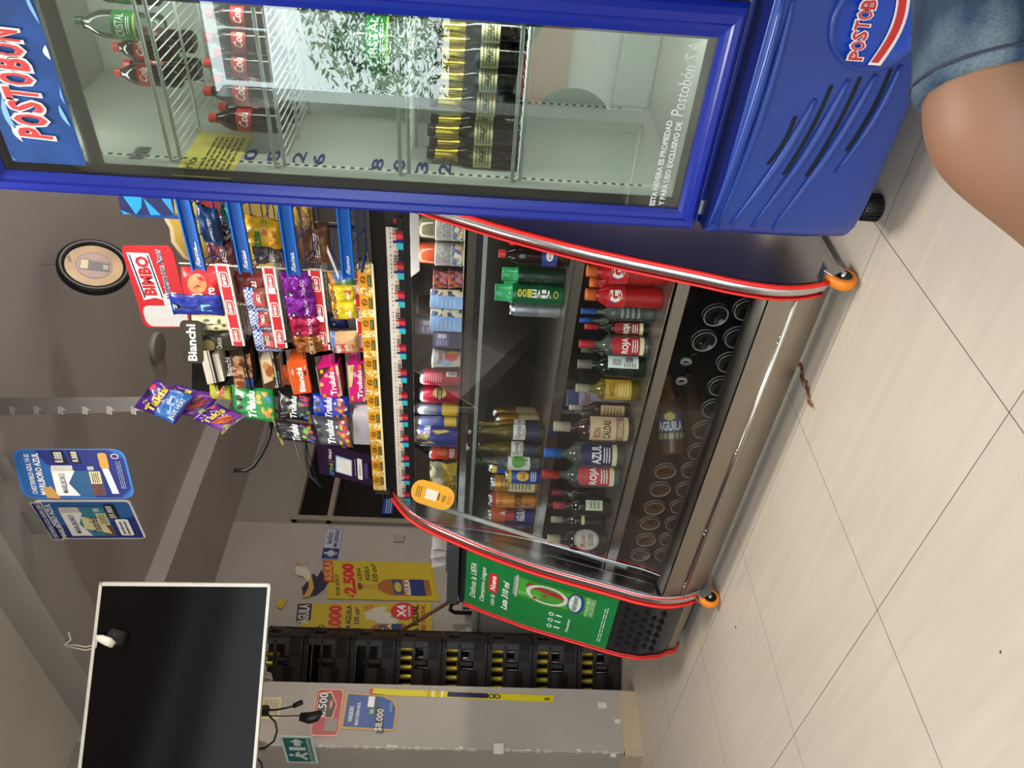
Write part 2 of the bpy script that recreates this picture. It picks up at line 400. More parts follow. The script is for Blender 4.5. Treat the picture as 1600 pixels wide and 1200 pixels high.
# ================================================================ BOTTLES, CANS AND OTHER REPEATED SHAPES
AMBER = glass('amber', '#8a5a1c', opa=.35, body='#3a2008'); CLEARB = glass('clear_bottle', '#dfeae4', opa=.08, body='#c8d4cc')
GREENB = glass('green_bottle', '#2e6a34', opa=.45, body='#0d2a10'); DARKB = m('#120c0a', .08, kind='dark'); BROWNB = m('#2b0d07', .08, kind='brown')
YELB = glass('yellow_bottle', '#d8c24a', opa=.4, body='#8a7a18'); REDL = m('#a51216', .2); COLA = m('#1c0c09', .1, kind='cola'); GREENV = m('#0f5a33', .25)
CLEARG = glass('clear_beer', '#e6e0b8', opa=.15, body='#b09a48'); GOLD = m('#c9a227', .25, .8); CREAM = m('#ddd2a2', .5); SILVER = m('#b9bcc0', .25, .9)
def prof(kind, R, H, mat):
    K = {
     'spirit': [(.93, 0), (1, .02), (1, .55), (.93, .61), (.55, .67), (.37, .71), (.34, .97), (.36, 1)],
     'square': [(.95, 0), (1, .03), (1, .57), (.95, .61), (.50, .67), (.34, .71), (.34, 1)],
     'beer': [(.93, 0), (1, .02), (1, .50), (.93, .58), (.62, .68), (.48, .76), (.42, .95), (.46, .97), (.46, 1)],
     'flask': [(.9, 0), (1, .04), (1, .55), (.9, .66), (.6, .74), (.33, .79), (.33, 1)],
     'pet': [(.8, 0), (.98, .03), (1, .12), (.95, .22), (1, .32), (.93, .45), (1, .60), (.98, .70), (.75, .80), (.42, .88), (.36, .92), (.36, 1)],
     'ribbed': [(.9, 0), (1, .03), (.94, .08), (1, .13), (.94, .19), (1, .25), (.94, .31), (1, .37), (.93, .44), (1, .52), (1, .66), (.93, .74), (.62, .82), (.5, .86), (.5, 1)],
     'vive': [(.9, 0), (1, .03), (1, .35), (.88, .52), (1, .66), (.97, .76), (.88, .80), (.8, .81), (.8, 1)],
     'can': [(.78, 0), (.8, .012), (1, .05), (1, .91), (.86, .965), (.86, .985), (.80, .985), (.80, 1)],
    }[kind]
    return [(r*R, z*H, mat) for r, z in K]
def cylmap(R, z0=0): return lambda x, y, L: V(((R+L*.0005)*math.sin(x/R), -(R+L*.0005)*math.cos(x/R), z0+y))
CAPK = {'spirit': .20, 'square': .20, 'beer': .10, 'flask': .18, 'pet': .09, 'ribbed': .12, 'vive': .25}
def facing(p, extra=0.0):
    d = CAM - V(p); return math.atan2(d.x, -d.y)+extra
def bottle(name, label, cat, pos, R, H, kind, body, cap=None, art=None, rot=None, rz=None, group=None, capfrac=None, n=20, lab=None, ring_=None):
    """art(b, R, H): draws the label with b.map on the cylinder; lab=(z0,z1,mat,halfangle)"""
    rt = T(name, label, cat, pos, facing(pos) if rz is None else rz, group, rot)
    b = B(); b.lathe(prof(kind, R, H, body), n); b.build('body', rt, world=False)
    if cap is not None:
        cf = capfrac or CAPK[kind]; P_ = prof(kind, R, H, cap); z0 = H*(1-cf); b = B()
        def rad(z):
            for (r1, z1, _), (r2, z2, _) in zip(P_, P_[1:]):
                if z1 <= z <= z2: return r1+(r2-r1)*(z-z1)/max(z2-z1, 1e-6)
            return P_[-1][0]
        zz = sorted({z0, H*1.004} | {z for _, z, _ in P_ if z > z0})
        pr = [(rad(min(z, H))+.0012, z, cap) for z in zz]; b.lathe(pr+[(pr[-1][0]*.9, H*1.012, cap)], n); b.build('cap', rt, world=False)
    if lab or art:
        b = B()
        if lab:
            b.map = cylmap(R+.0006); ha = lab[3] if len(lab) > 3 else 3.1
            b.rect(-R*ha, H*lab[0], R*ha, H*lab[1], lab[2], 0, nx=14)
        b.map = cylmap(R+.0010)
        if art: art(b, R, H)
        b.build('label', rt, world=False, recalc=False)
    return rt
def can(label, pos, R, H, side, art=None, bands=(), group=None, name='drink_can', top=SILVER):
    rt = T(name, label, 'drink can', pos, facing(pos), group)
    b = B(); P_ = prof('can', R, H, side); P_[0] = P_[0][:2]+(top,)
    for i in range(3, len(P_)): P_[i] = P_[i][:2]+(top,)
    b.lathe(P_, 24)
    b.map = cylmap(R+.0004)
    for z0, z1, mt in bands: b.rect(-R*3.1, H*z0, R*3.1, H*z1, mt, 0, nx=20)
    b.map = cylmap(R+.0008)
    if art: art(b, R, H)
    b.build('body', rt, world=False, recalc=False)
    b = B(); b.lathe([(R*.03, H*.99, top), (R*.2, H*1.0, top), (R*.2, H*1.004, top)], 10, Matrix.Translation((R*.25, 0, 0))); b.build('pull_tab', rt, world=False)
    return rt
def spot(x0, x1, y0, y1, Y, zs):
    """image extents (x0 top, x1 bottom, y0..y1) of an upright item standing at depth plane Y on height zs -> pos, R, H"""
    yc = (y0+y1)/2; p = py(x1, yc, Y); w = dep(py((x0+x1)/2, yc, Y)); R = (y1-y0)/F_PX*w/2; zt = py(x0, yc, Y).z
    return V((p.x, Y, zs)), R, zt-zs

# ================================================================ DRINKS FRIDGE
BLUE = m('#0d2590', .28, amp=.03); BLUEP = m('#1f3f92', .30, amp=.05, scale=8); BLUED = m('#0c1c66', .35); DARKG = m('#2d3032', .4); INNER = m('#b4b4ae', .45, amp=.04, scale=4)
FX0, FX1, FD = -.883, .075, 1.5
fr = T('drinks_fridge', 'tall blue double-door drinks fridge with glass doors beside the display case', 'fridge', (-.4, 1.8, 0))
b = B()   # cabinet as walls round a cavity
for c_, s_ in (((-.877, 1.83, 1.03), (.02, .56, 1.9)), ((.069, 1.83, 1.03), (.02, .56, 1.9)), ((-.404, 2.1, 1.03), (.966, .02, 1.9)), ((-.404, 1.83, 1.96), (.966, .56, .05)), ((-.404, 1.83, .26), (.966, .56, .34))):
    b.box(c_, s_, BLUE, bev=.004)
b.build('cabinet', fr)
b = B()
for c_, s_ in (((-.850, 1.80, 1.15), (.034, .50, 1.5)), ((.045, 1.80, 1.15), (.034, .50, 1.5)), ((-.404, 2.07, 1.15), (.93, .034, 1.5)), ((-.404, 1.8, 1.915), (.93, .5, .034)), ((-.404, 1.80, .455), (.93, .50, .05))):
    b.box(c_, s_, INNER)
b.box((-.404, 2.045, .53), (.86, .04, .1), INNER, bev=.01)
SL = m('#4a4a46', .6)
for k in range(64):   # slotted shelf uprights on both side walls and the back corners
    z = .56+k*.02
    b.box((-.8325, 1.6, z), (.003, .006, .009), SL); b.box((-.8325, 2.02, z), (.003, .006, .009), SL)
b.box((-.834, 1.6, 1.15), (.003, .016, 1.3), m('#cfcfca', .4)); b.box((-.834, 2.02, 1.15), (.003, .016, 1.3), m('#cfcfca', .4))
b.build('liner', fr)
DG = glass('fridge_door', '#dfe8e2', 1.62, gmul=1.9)
def door(x0, x1, name, hinge):
    b = B(); z0, z1 = .443, 1.945
    gx0, gx1 = x0+.046, x1-.064; gz0, gz1 = .487, 1.902
    # rounded frame: stations around the opening, profile across the bar
    out = [(x0, z0), (x1, z0), (x1, z1), (x0, z1)]; inn = [(gx0, gz0), (gx1, gz0), (gx1, gz1), (gx0, gz1)]
    pf = [(0, .045), (0, .012), (.12, .002), (.3, -.003), (.55, -.001), (.62, .004), (.8, .006), (1, .012), (1, .03)]
    rows = [[V((o[0]+(i[0]-o[0])*t, FD+d, o[1]+(i[1]-o[1])*t)) for o, i in zip(out, inn)] for t, d in pf]
    b.grid(rows, BLUE, smooth=False, closeu=True)
    dr = b.build('door', fr)
    b = B(); b.box(((gx0+gx1)/2, FD+.016, (gz0+gz1)/2), (gx1-gx0, .005, gz1-gz0), DG); b.build('glass_pane', dr)
    b = B(); G_ = m('#55595a', .4)
    for c_, s_ in ((((gx0+gx1)/2, 0, gz0+.008), (gx1-gx0, .004, .016)), ((gx0+.010, 0, (gz0+gz1)/2), (.020, .004, gz1-gz0)), ((gx1-.004, 0, (gz0+gz1)/2), (.008, .004, gz1-gz0)), (((gx0+gx1)/2, 0, 1.716), (gx1-gx0, .004, .030)), (((gx0+gx1)/2, 0, 1.89), (gx1-gx0, .004, .022))):
        b.box((c_[0], FD+.026, c_[2]), s_, DARKG if c_[0] < gx0+.02 and s_[0] < .03 else G_)
    b.build('gasket', dr)
    return dr, gx0, gx1
dL, gx0, gx1 = door(FX0, -.413, 'left', 0)
dR, rx0, rx1 = door(-.405, FX1, 'right', 1)
def header(dr, a0, a1):
    b = B(); z0, z1 = 1.732, 1.880; W_ = a1-a0; b.map = lambda x, y, L: V((a0+W_*x, FD+.012-L*.0006, z0+(z1-z0)*y))
    b.rect(0, 0, 1, 1, m('#1f4788', .3, amp=.3, scale=14), 0)
    LB, WH = m('#7fb0dc', .3), m('#d9e8f4', .3); rg = random.Random(11)
    for k in range(16):   # splashing water streaks
        x = rg.random(); y = rg.choice((rg.uniform(0, .22), rg.uniform(.75, .95))); a = rg.uniform(-.5, .9); L_ = rg.uniform(.08, .22); w = rg.uniform(.02, .07)
        pts = []
        for t in range(7): pts.append((x+L_*t/6, y+a*L_*t/6+w*math.sin(t/6*3.14)*1.2))
        for t in range(6, -1, -1): pts.append((x+L_*t/6, y+a*L_*t/6-w*.2*math.sin(t/6*3.14)))
        pts = [(min(.98, max(.01, p)), min(.97, max(.02, q))) for p, q in pts]; b.poly(pts, rg.choice((LB, WH, LB)), 1+k*.1)
    w = .081
    for i, ch in enumerate('POSTOBON'):
        xx = .165+i*w; hh = .0; b.text(ch, xx-.012, .32-.04, xx+w*.86+.012, .76+.04, m('#f4efe8', .35), 4, shear=.12, off=.06)
        b.text(ch, xx, .32, xx+w*.84, .76, m('#c8383a', .35), 6, shear=.12, off=.03)
    b.build('header_print', dr)
header(dL, gx0+.02, gx1-.004); header(dR, rx0+.02, rx1-.004)
b = B(); b.map = affine(*quad((1018, 330), (1050, 182), (1029, 322), fn=lambda x, y: py(x, y, FD+.012)), .0004)
O, ex, ey = quad((1014, 321), (1042, 188), (1023, 321), fn=lambda x, y: py(x, y, FD+.0125)); WT = m('#c9cfcc', .5)
b.map = affine(O, ex, ey, .0004); b.text('ESTA NEVERA ES PROPIEDAD', 0, 0, 1, 1, WT, 1, off=.045)
O, ex, ey = quad((1028, 321), (1057, 190), (1037, 321), fn=lambda x, y: py(x, y, FD+.0125)); b.map = affine(O, ex, ey, .0004)
b.text('Y PARA USO EXCLUSIVO DE', 0, 0, 1, 1, WT, 1, off=.045)
O, ex, ey = quad((1046, 184), (1076, 64), (1067, 182), fn=lambda x, y: py(x, y, FD+.0125)); b.map = affine(O, ex, ey, .0004)
b.text('Postobón S.A.', 0, 0, 1, 1, WT, 1, shear=.35)
b.build('ownership_print', dL)
# kick plate, bowed outward, with louvre ribs that run round the corner
def plate_y(x, z):
    u = (x-FX0)/(FX1-FX0); u = min(max(u, 0), 1); e = min(u, 1-u)
    return 1.452+.055*math.exp(-e*34)-.006*math.sin(u*math.pi)+.012*max(0, (.2-z)/.1)
b = B(); zs_ = [.105, .112, .15, .2, .25, .3, .35, .40, .418, .423]; xs_ = [FX0+(FX1-FX0)*t for t in (0, .004, .012, .025, .05, .1, .2, .3, .4, .5, .6, .7, .8, .9, .95, .975, .988, 1)]
rows = [[V((x, plate_y(x, z)+(.006 if z in (.105, .423) else 0), z)) for x in xs_] for z in zs_]
rows = [[V((FX0+.002, 1.99, z))]+r+[V((FX1-.002, 1.99, z))] for r, z in zip(rows, zs_)]
b.grid(rows, BLUEP)
b.grid([[V((r_.x, 1.56, r_.z)) for r_ in rows[0][1:-1]], rows[0][1:-1]], BLUED); b.grid([rows[-1][1:-1], [V((r_.x, 1.56, r_.z)) for r_ in rows[-1][1:-1]]], BLUED)
kp = b.build('kick_plate', fr, recalc=True)
def onplate(x, y, off=0.0):
    p = py(x, y, 1.455)
    for _ in range(3): p = py(x, y, plate_y(p.x, p.z)-off)
    return p
b = B()
slots = [((1243, 182), (1200, 257)), ((1300, 133), (1225, 273)), ((1345, 120), (1260, 276)), ((1393, 107), (1323, 236))]
for (a, c_) in slots:
    pts = []
    for t in range(9):
        s_ = t/8; x = a[0]+(c_[0]-a[0])*s_; y = a[1]+(c_[1]-a[1])*s_; x += 5*math.sin(s_*3.14); pts.append((x, y))
    up_ = [onplate(x-3.2, y, .0012) for x, y in pts]; dn = [onplate(x+3.2, y, .0012) for x, y in pts]
    b.grid([up_, dn], m('#05060c', .7), smooth=False)
b.build('air_slots', kp)
b = B()
ribs = [((1274, 155), (1142, 351)), ((1326, 125), (1175, 354)), ((1369, 117), (1207, 357)), ((1408, 102), (1305, 270)), ((1240, 0), (1122, 354)), ((1224, 0), (1108, 352))]
for a, c_ in ribs:
    P_ = []
    for t in range(15):
        s_ = t/14; x = a[0]+(c_[0]-a[0])*s_+9*math.sin(s_*3.14); y = a[1]+(c_[1]-a[1])*s_; P_.append(onplate(x, y, .001))
    b.tube(P_, [.0098*(.3+.7*math.sin(min(1, .08+k/14*1.0)*3.0)) for k in range(15)], BLUEP, 8)
for k, z in enumerate((.36, .31, .26, .21)):   # ribs on the plate's side
    b.tube([V((FX0-.001, 1.54+.03*k+.34*t/8, z+.02*math.sin(t/8*3.1))) for t in range(9)], .008, BLUEP, 8)
b.build('louvre_ribs', kp)
b = B(); ec = onplate(1376, 30, .0); er = .082
Mx = Matrix.Translation((ec.x, ec.y-.0, ec.z)) @ Matrix.Rotation(math.radians(90), 4, 'X')
EMB = m('#1446b8', .25)
b.lathe([(er*.98, -.006, BLUEP), (er*1.1, .002, BLUEP), (er*1.08, .010, BLUEP), (er*1.0, .011, BLUEP), (er*.96, .006, EMB), (er*.5, .0085, EMB), (.001, .0095, EMB)], 40, Mx, cap=False)
b.map = lambda x, y, L: V((ec.x+x, ec.y-.0105-L*.0006, ec.z+y+.04*x))
for L_, mt, of, g in ((3, WHITE, .07, .006), (5, m('#cf2b30', .35), .02, 0)):
    for i, ch in enumerate('POSTOBON'):
        x = -.068+i*.0172; yy = .012+.010*math.cos(x*18); b.text(ch, x-g/3, yy-g/2, x+.0155+g/3, yy+.026+g/2, mt, L_, off=of)
pts = [(-.07+.14*t/12, -.002-.018*math.sin(t/12*3.14)) for t in range(13)]; pts2 = [(x, y-.016) for x, y in pts[::-1]]
b.poly([(x*1.07, y+.004) for x, y in pts]+[(x*1.07, y-.004) for x, y in pts2], WHITE, 2)
b.grid([[b.map(x, y, 4) for x, y in pts], [b.map(x, y-.014, 4) for x, y in pts]], m('#cf2b30', .35), smooth=False)
b.build('brand_emblem', kp)
for i, (x, y_) in enumerate(((-.852, 1.60), (.03, 1.6), (-.852, 2.0), (.03, 2.0))):
    b = B(); b.lathe([(.026, 0, BLACK), (.03, .006, BLACK), (.03, .04, BLACK), (.026, .046, BLACK), (.012, .05, SILVER), (.012, .11, SILVER)], 22, Matrix.Translation((x, y_, 0)))
    for k in range(22):
        a = 2*math.pi*k/22; b.box((x+.0305*math.sin(a), y_+.0305*math.cos(a), .022), (.003, .003, .036), BLACK, Matrix.Rotation(-a, 3, 'Z'))
    b.build('foot', fr)
# shelves
WIRE = m('#e4e4de', .35); SHZ = []
for (a, c_) in (((226, 0), (282, 252)), ((427, 130), (446, 265)), ((634, 29), (639, 275)), ((832, 40), (812, 285))):
    z = (py(*a, 1.585).z+py(*c_, 1.585).z)/2; SHZ.append(z); b = B()
    x0, x1 = -.828, .02
    for y_, zz, r in ((1.578, z+.018, .0042), (1.585, z, .0042), (1.72, z-.004, .0034), (1.86, z-.004, .0034), (2.03, z, .0034)): b.tube([(x0, y_, zz), (x1, y_, zz)], r, WIRE, 6)
    for k in range(44):
        x = x0+.01+(x1-x0-.02)*k/43; b.tube([(x, 1.583, z+.004), (x, 2.03, z+.002)], .0017, WIRE, 4)
    b.tube([(x0, 1.578, z+.018), (x0-.004, 1.59, z+.012), (x0, 1.6, z)], .003, WIRE, 6)
    b.build('wire_shelf', fr)
# stickers on the inner side wall
b = B(); b.map = lambda x, y, L: V((-.832+L*.0004, x, y))
NB = m('#1c2c6a', .5); b.bm.free()
for ch, (xi, yi) in zip('08268032', ((392, 242), (428, 244), (468, 246), (498, 249), (590, 257), (624, 258), (660, 262), (695, 264))):
    b = B(); b.map = lambda x, y, L: V((-.832+L*.0004, x, y)); p = px(xi, yi, -.832); b.text(ch, p.y-.028, p.z-.0135, p.y+.028, p.z+.0135, NB, 1, off=.02); b.build('number_sticker', fr)
b = B(); b.map = lambda x, y, L: V((-.832+L*.0004, x, y)); p = px(336, 240, -.832); YS = m('#d9c860', .5)
b.rect(p.y-.11, p.z-.06, p.y+.10, p.z+.06, YS, 1); b.lines(p.y-.09, p.z-.05, p.y+.08, p.z+.02, 6, m('#5d5320', .5), 2); b.text('Frío', p.y-.09, p.z+.028, p.y-.03, p.z+.05, m('#3a3420', .5), 2)
p = px(222, 239, -.832); b.barcode(p.y-.03, p.z-.012, p.y+.03, p.z+.02, m('#4a4a48', .5), 1, 12)
b.build('instruction_sticker', fr)
# drinks in the fridge
REDC = m('#c8342c', .35); GRC = m('#17402a', .4)
def art_cola(b, R, H):
    b.rect(-R*1.5, H*.42, R*1.5, H*.62, m('#b3201f', .35), 0, nx=10); b.text('Cola', -R*.6, H*.46, R*.6, H*.58, WHITE, 2, shear=.3)
def art_water(b, R, H):
    b.rect(-R*2.2, H*.30, R*2.2, H*.55, m('#2f7d3c', .35), 0, nx=12); b.rect(-R*2.2, H*.28, R*2.2, H*.30, m('#b8cf3a', .35), 0, nx=12); b.text('CRISTAL', -R*.8, H*.40, R*.8, H*.50, WHITE, 2); b.lines(-R*.6, H*.33, R*.6, H*.38, 2, WHITE, 2)
zz = SHZ[0]+.004
for i, (xc, yc, Y_, lab_) in enumerate(((122, 42, 1.66, 'clear water bottle with green cap at the front of the top fridge shelf'), (130, -14, 1.68, 'clear water bottle with green cap at the frame edge on the top fridge shelf'))):
    p, R, H = spot(xc, 235, yc-21, yc+21, Y_, zz); bottle('water_bottle', lab_, 'bottle', p, R, H, 'pet', CLEARB, GRC, art_water, group='water bottles in the fridge')
for i, (xc, yc, Y_, w_) in enumerate(((180, 78, 1.70, 'front, beside the water'), (183, 118, 1.70, 'front, nearest the side wall'), (192, 62, 1.82, 'second row, behind the water bottle'), (196, 104, 1.82, 'second row, between the front two'))):
    p, R, H = spot(xc, 250, yc-17, yc+17, Y_, zz); bottle('cola_bottle', 'red-capped cola bottle on the top fridge shelf, '+w_, 'bottle', p, R, H, 'pet', COLA, REDC, art_cola, group='cola bottles in the fridge')
zz = SHZ[1]+.004
for i, (xc, yc, Y_) in enumerate(((322, 149, 1.68), (330, 190, 1.66), (338, 130, 1.80), (345, 172, 1.78), (322, 105, 1.68), (325, 66, 1.68), (338, 90, 1.80), (326, 28, 1.68))):
    p, R, H = spot(xc, 428, yc-18, yc+18, Y_, zz)
    bottle('cola_bottle', 'cola bottle on the second fridge shelf, '+('front row, %s from the side wall' % {1: 'first', 0: 'second', 4: 'third', 5: 'fourth', 7: 'fifth'}[i] if i in (0, 1, 4, 5, 7) else 'back row, %s from the side wall' % {3: 'first', 2: 'second', 6: 'third'}[i]), 'bottle', p, R, H, 'pet', COLA, REDC, art_cola, group='cola bottles in the fridge')
p, R, H = spot(520, 632, 22, 116, 1.8, SHZ[2]+.004); bottle('water_bottle', 'large clear water bottle with green label on the third fridge shelf', 'bottle', p, R, H, 'pet', CLEARB, GRC, art_water)
zz = SHZ[3]+.004; GF = m('#d9b64a', .22, .85)
def art_gold(b, R, H):
    b.rect(-R*1.3, H*.30, R*1.3, H*.50, CREAM, 0, nx=8); b.lines(-R*.9, H*.32, R*.9, H*.48, 5, m('#6b5c30', .5), 1, seed=2); b.text('lag', -R*.5, H*.37, R*.5, H*.44, m('#2a2416', .5), 2, shear=.3)
nm = ['first', 'second', 'third', 'fourth', 'fifth', 'sixth']
for row, Y_, L_ in (('front', 1.655, ((669, 247), (670, 212), (674, 166), (677, 128), (679, 90), (680, 50))), ('back', 1.735, ((673, 232), (675, 196), (677, 150), (680, 108), (682, 70)))):
    for k, (xc, yc) in enumerate(L_):
        p, R, H = spot(xc, 814, yc-19, yc+19, Y_, zz)
        rt = bottle('beer_bottle', 'gold-foil beer on the fourth fridge shelf, %s row, %s from the side wall' % (row, nm[k]), 'bottle', p, R, H, 'beer', DARKB, m('#2a2620', .4), art_gold, group='gold-foil beers in the fridge', capfrac=.07)
        b = B(); b.lathe([(R*.50, H*.92, GF), (R*.52, H*.76, GF), (R*.66, H*.685, GF), (R*.70, H*.67, CREAM)], 18, cap=False); b.build('neck_foil', rt, world=False)

# ================================================================ DISPLAY CASE
PF = [(2.20, 1.235), (2.06, 1.228), (1.98, 1.205), (1.91, 1.16), (1.865, 1.115), (1.82, 1.045), (1.765, .93), (1.715, .82), (1.645, .635), (1.57, .38), (1.543, .29), (1.529, .2), (1.54, .12), (1.572, .05), (1.61, .02)]
def smooth_pf(pf, k=3):
    P_ = []
    for i in range(len(pf)-1):
        p0 = V(pf[max(i-1, 0)]); p1 = V(pf[i]); p2 = V(pf[i+1]); p3 = V(pf[min(i+2, len(pf)-1)])
        for j in range(k):
            t = j/k; P_.append(.5*((2*p1)+(p2-p0)*t+(2*p0-5*p1+4*p2-p3)*t*t+(3*p1-p0-3*p2+p3)*t**3))
    P_.append(V(pf[-1])); return P_
SPF = smooth_pf(PF)
XL, XR = -2.42, -1.035
def yz(z):
    for (y1, z1), (y2, z2) in zip(PF[2:], PF[3:]):
        if z2 <= z <= z1: return y1+(y2-y1)*(z1-z)/(z1-z2)
    return PF[-1][0]
ca = T('display_case', 'long stainless glass-front display case with red edge trims, filled with drinks', 'display case', ((XL+XR)/2, 2.0, 0))
def side(x, t, mat, name, pf=PF, yb=2.5, par=None):
    b = B(); pts = [V((x, p[0]+.006, p[1])) for p in pf]+[V((x, yb, pf[-1][1])), V((x, yb, pf[0][1]))]; b.prism(pts, (t, 0, 0), mat); return b.build(name, par or ca)
side(XR, -.012, MIRROR, 'side_panel'); side(XL, .012, MIRROR, 'side_panel')
def trimband(x, w, name, par, dx, pf=SPF, zlim=.055, off=0):
    """metal band following the curved front edge with a thick and a thin red moulding"""
    P_ = [p for p in pf if p[1] > zlim]
    b = B(); b.grid([[V((x+a, p[0]-off+d, p[1])) for p in P_] for a, d in ((0, .012), (0, 0), (dx*.5, -.003), (dx, 0), (dx, .012))], MIRROR); o = b.build(name, par)
    b = B(); b.tube([V((x, p[0]-.003-off, p[1])) for p in P_], .0062, TRIM, 8); b.build('red_moulding', o)
    b = B(); b.tube([V((x+dx, p[0]-.002-off, p[1])) for p in P_], .0032, TRIM, 6); b.build('thin_red_moulding', o)
    return o
trimband(XR, 0, 'edge_band', ca, -.036); 
trimband(XL, 0, 'edge_band', ca, .046)
b = B(); b.tube([V((XL-.014, p[0]+.004, p[1])) for p in SPF if p[1] > .055], .003, TRIM, 6); b.build('outer_red_moulding', ca)
# body: floor, back, top
b = B(); xm, xw = (XL+XR)/2, XR-XL-.024
b.box((xm, 2.10, .085), (xw, .84, .10), STEELM); b.box((xm, 2.50, .66), (xw, .02, 1.14), m('#3a3733', .25, .6)); b.box((xm, 2.27, 1.225), (xw, .5, .02), STEELM)
b.box((xm, 2.12, .138), (xw, .80, .010), m('#33200f', .5))
b.build('body', ca)
b = B(); z_ = [.205, .18, .15, .12, .085, .05, .035]; b.grid([[V((x, yz(z)+.012, z)) for x in (XL+.03, XR-.03)] for z in z_], STEELM, smooth=True)
b.grid([[V((x, y_, z)) for x in (XL+.03, XR-.03)] for y_, z in ((1.64, .14), (1.635, .21), (1.60, .216), (1.552, .205))], STEEL, smooth=False)
for x in (-1.2, -1.22, -1.62, -1.635, -2.0, -2.02, -2.3, -2.32): b.lathe([(.004, 0, CHROME), (.003, .003, CHROME), (.0005, .004, CHROME)], 8, Matrix.Translation((x, yz(.14)+.010, .14)) @ Matrix.Rotation(math.radians(90), 4, 'X'), cap=False)
b.build('front_sill', ca)
b = B(); b.tube([(XL+.04, yz(.135)+.009, .135), (XR-.04, yz(.135)+.009, .135)], .007, STEEL, 8); b.build('door_rail', ca)
b = B(); b.box((xm, 2.05, .0275), (xw-.04, .74, .045), m('#15171c', .6)); b.build('plinth', ca)
# sloping glass front
b = B(); g0, g1 = V((yz(1.06)+.012, 1.10)), V((1.585, .222))
b.grid([[V((x, q[0]+o_, q[1])) for x in (XL+.045, XR-.04)] for q, o_ in ((g0, 0), (g1, 0))], glass('case_front', '#e9edec', 1.5, gmul=.3)); b.build('front_glass', ca)
b = B(); b.tube([(XL+.085, g0[0]+.05, 1.08), (XL+.085, 1.63, .33)], .0085, m('#b9bcb8', .4), 8); b.build('lamp_tube', ca)
# steel shelves: top height, front depth
SH = [(.955, 1.955, .045), (.655, 1.82, .036), (.403, 1.68, .045)]
for z, yf, t in SH:
    b = B(); b.box((xm, (yf+2.48)/2, z-.006), (xw, 2.48-yf, .008), STEELM); b.box((xm, yf+.003, z-t/2), (xw, .006, t), STEEL, bev=.001); b.build('shelf', ca)
area('case_fill', (xm, 1.985, 1.10), (math.radians(25), 0, 0), 1.25, .02, 1.6, (1, .97, .92)); area('case_fill', (xm, 1.93, .882), (math.radians(25), 0, 0), 1.25, .02, 1.0, (1, .97, .92)); area('case_fill', (xm, 1.84, .615), (math.radians(15), 0, 0), 1.25, .02, .5, (1, .97, .92))  # fill lights added under the rail and shelves to brighten the goods
b = B(); b.box((xm, 1.90, .895), (xw, .012, .012), m('#8f9496', .4)); b.box((xm, 1.925, .91), (xw, .05, .02), m('#18191a', .5)); b.build('lamp_bar', ca)
# dark upper rail and the glass edge above the price strip
b = B(); b.box((xm, 1.99, 1.205), (xw, .05, .042), m('#1a1714', .3)); b.box((xm, 1.975, 1.155), (xw, .02, .06), m('#2a2725', .4)); b.box((xm, 1.945, 1.118), (xw, .02, .02), m('#1c1b1a', .35)); b.build('upper_rail', ca)
b = B(); Y0 = 1.948; b.box((-1.80, Y0+.004, 1.155), (1.22, .004, .048), m('#d9d2c4', .4))
b.map = lambda x, y, L: V((x, Y0-L*.0006, y)); per = .1045; x = -2.41; rg = random.Random(2)
BK = m('#1b1b1f', .4); TEAL = m('#34b6be', .4); RD = m('#d5343c', .4); VI = m('#2a2468', .4); MR = m('#7a1d26', .4)
while x < -1.19:
    b.rect(x+.001, 1.131, x+per, 1.146, BK, 1)
    for a, w_, mt in ((0, .022, TEAL), (.022, .013, VI), (.035, .016, RD), (.051, .012, MR)): b.rect(x+a, 1.130, x+a+w_, 1.150, mt, 2)
    for a, mt in ((.003, CREAM), (.021, VI), (.034, m('#c89b84', .4)), (.048, RD)): b.rect(x+a, 1.149, x+a+.009, 1.160, mt, 2)
    for a in (.060, .069, .078): b.ring(x+a+.003, 1.154, .0038, .0055, .4, BK, 2, 8); b.rect(x+a+.001, 1.147, x+a+.0055, 1.151, BK, 2)
    b.text('14', x+.088, 1.147, x+.099, 1.158, RD, 2)
    for k in range(6): b.poly([(x+.004+k*.015, 1.166), (x+.010+k*.015, 1.166), (x+.011+k*.015, 1.1685), (x+.005+k*.015, 1.1685)], BK, 2)
    x += per
b.build('price_strip', ca)
# castors
def wheel(par, x, y_, z=.036):
    b = B(); Mw = Matrix.Translation((x, y_, z)) @ Matrix.Rotation(math.radians(90), 4, 'Y'); OR = m('#e8851f', .45)
    b.lathe([(.001, -.010, BLACK), (.016, -.010, BLACK), (.023, -.013, OR), (.032, -.013, OR), (.0355, -.009, OR), (.0355, .009, OR), (.032, .013, OR), (.023, .013, BLACK), (.016, .010, BLACK), (.001, .010, BLACK)], 28, Mw, cap=False)
    w_ = b.build('castor', par)
    b = B()
    for s_ in (-1, 1): b.box((x+s_*.0155, y_+.012, z+.018), (.003, .026, .052), SILVER, Matrix.Rotation(math.radians(35), 3, 'X'), bev=.001)
    b.box((x, y_+.03, z+.034), (.036, .03, .006), SILVER); b.lathe([(.006, -.019, CHROME), (.006, .019, CHROME)], 12, Mw); b.build('fork', w_)
wheel(ca, XR+.006, 1.567); wheel(ca, XL+.035, 1.545); wheel(ca, XR-.03, 2.4); wheel(ca, XL+.03, 2.4)

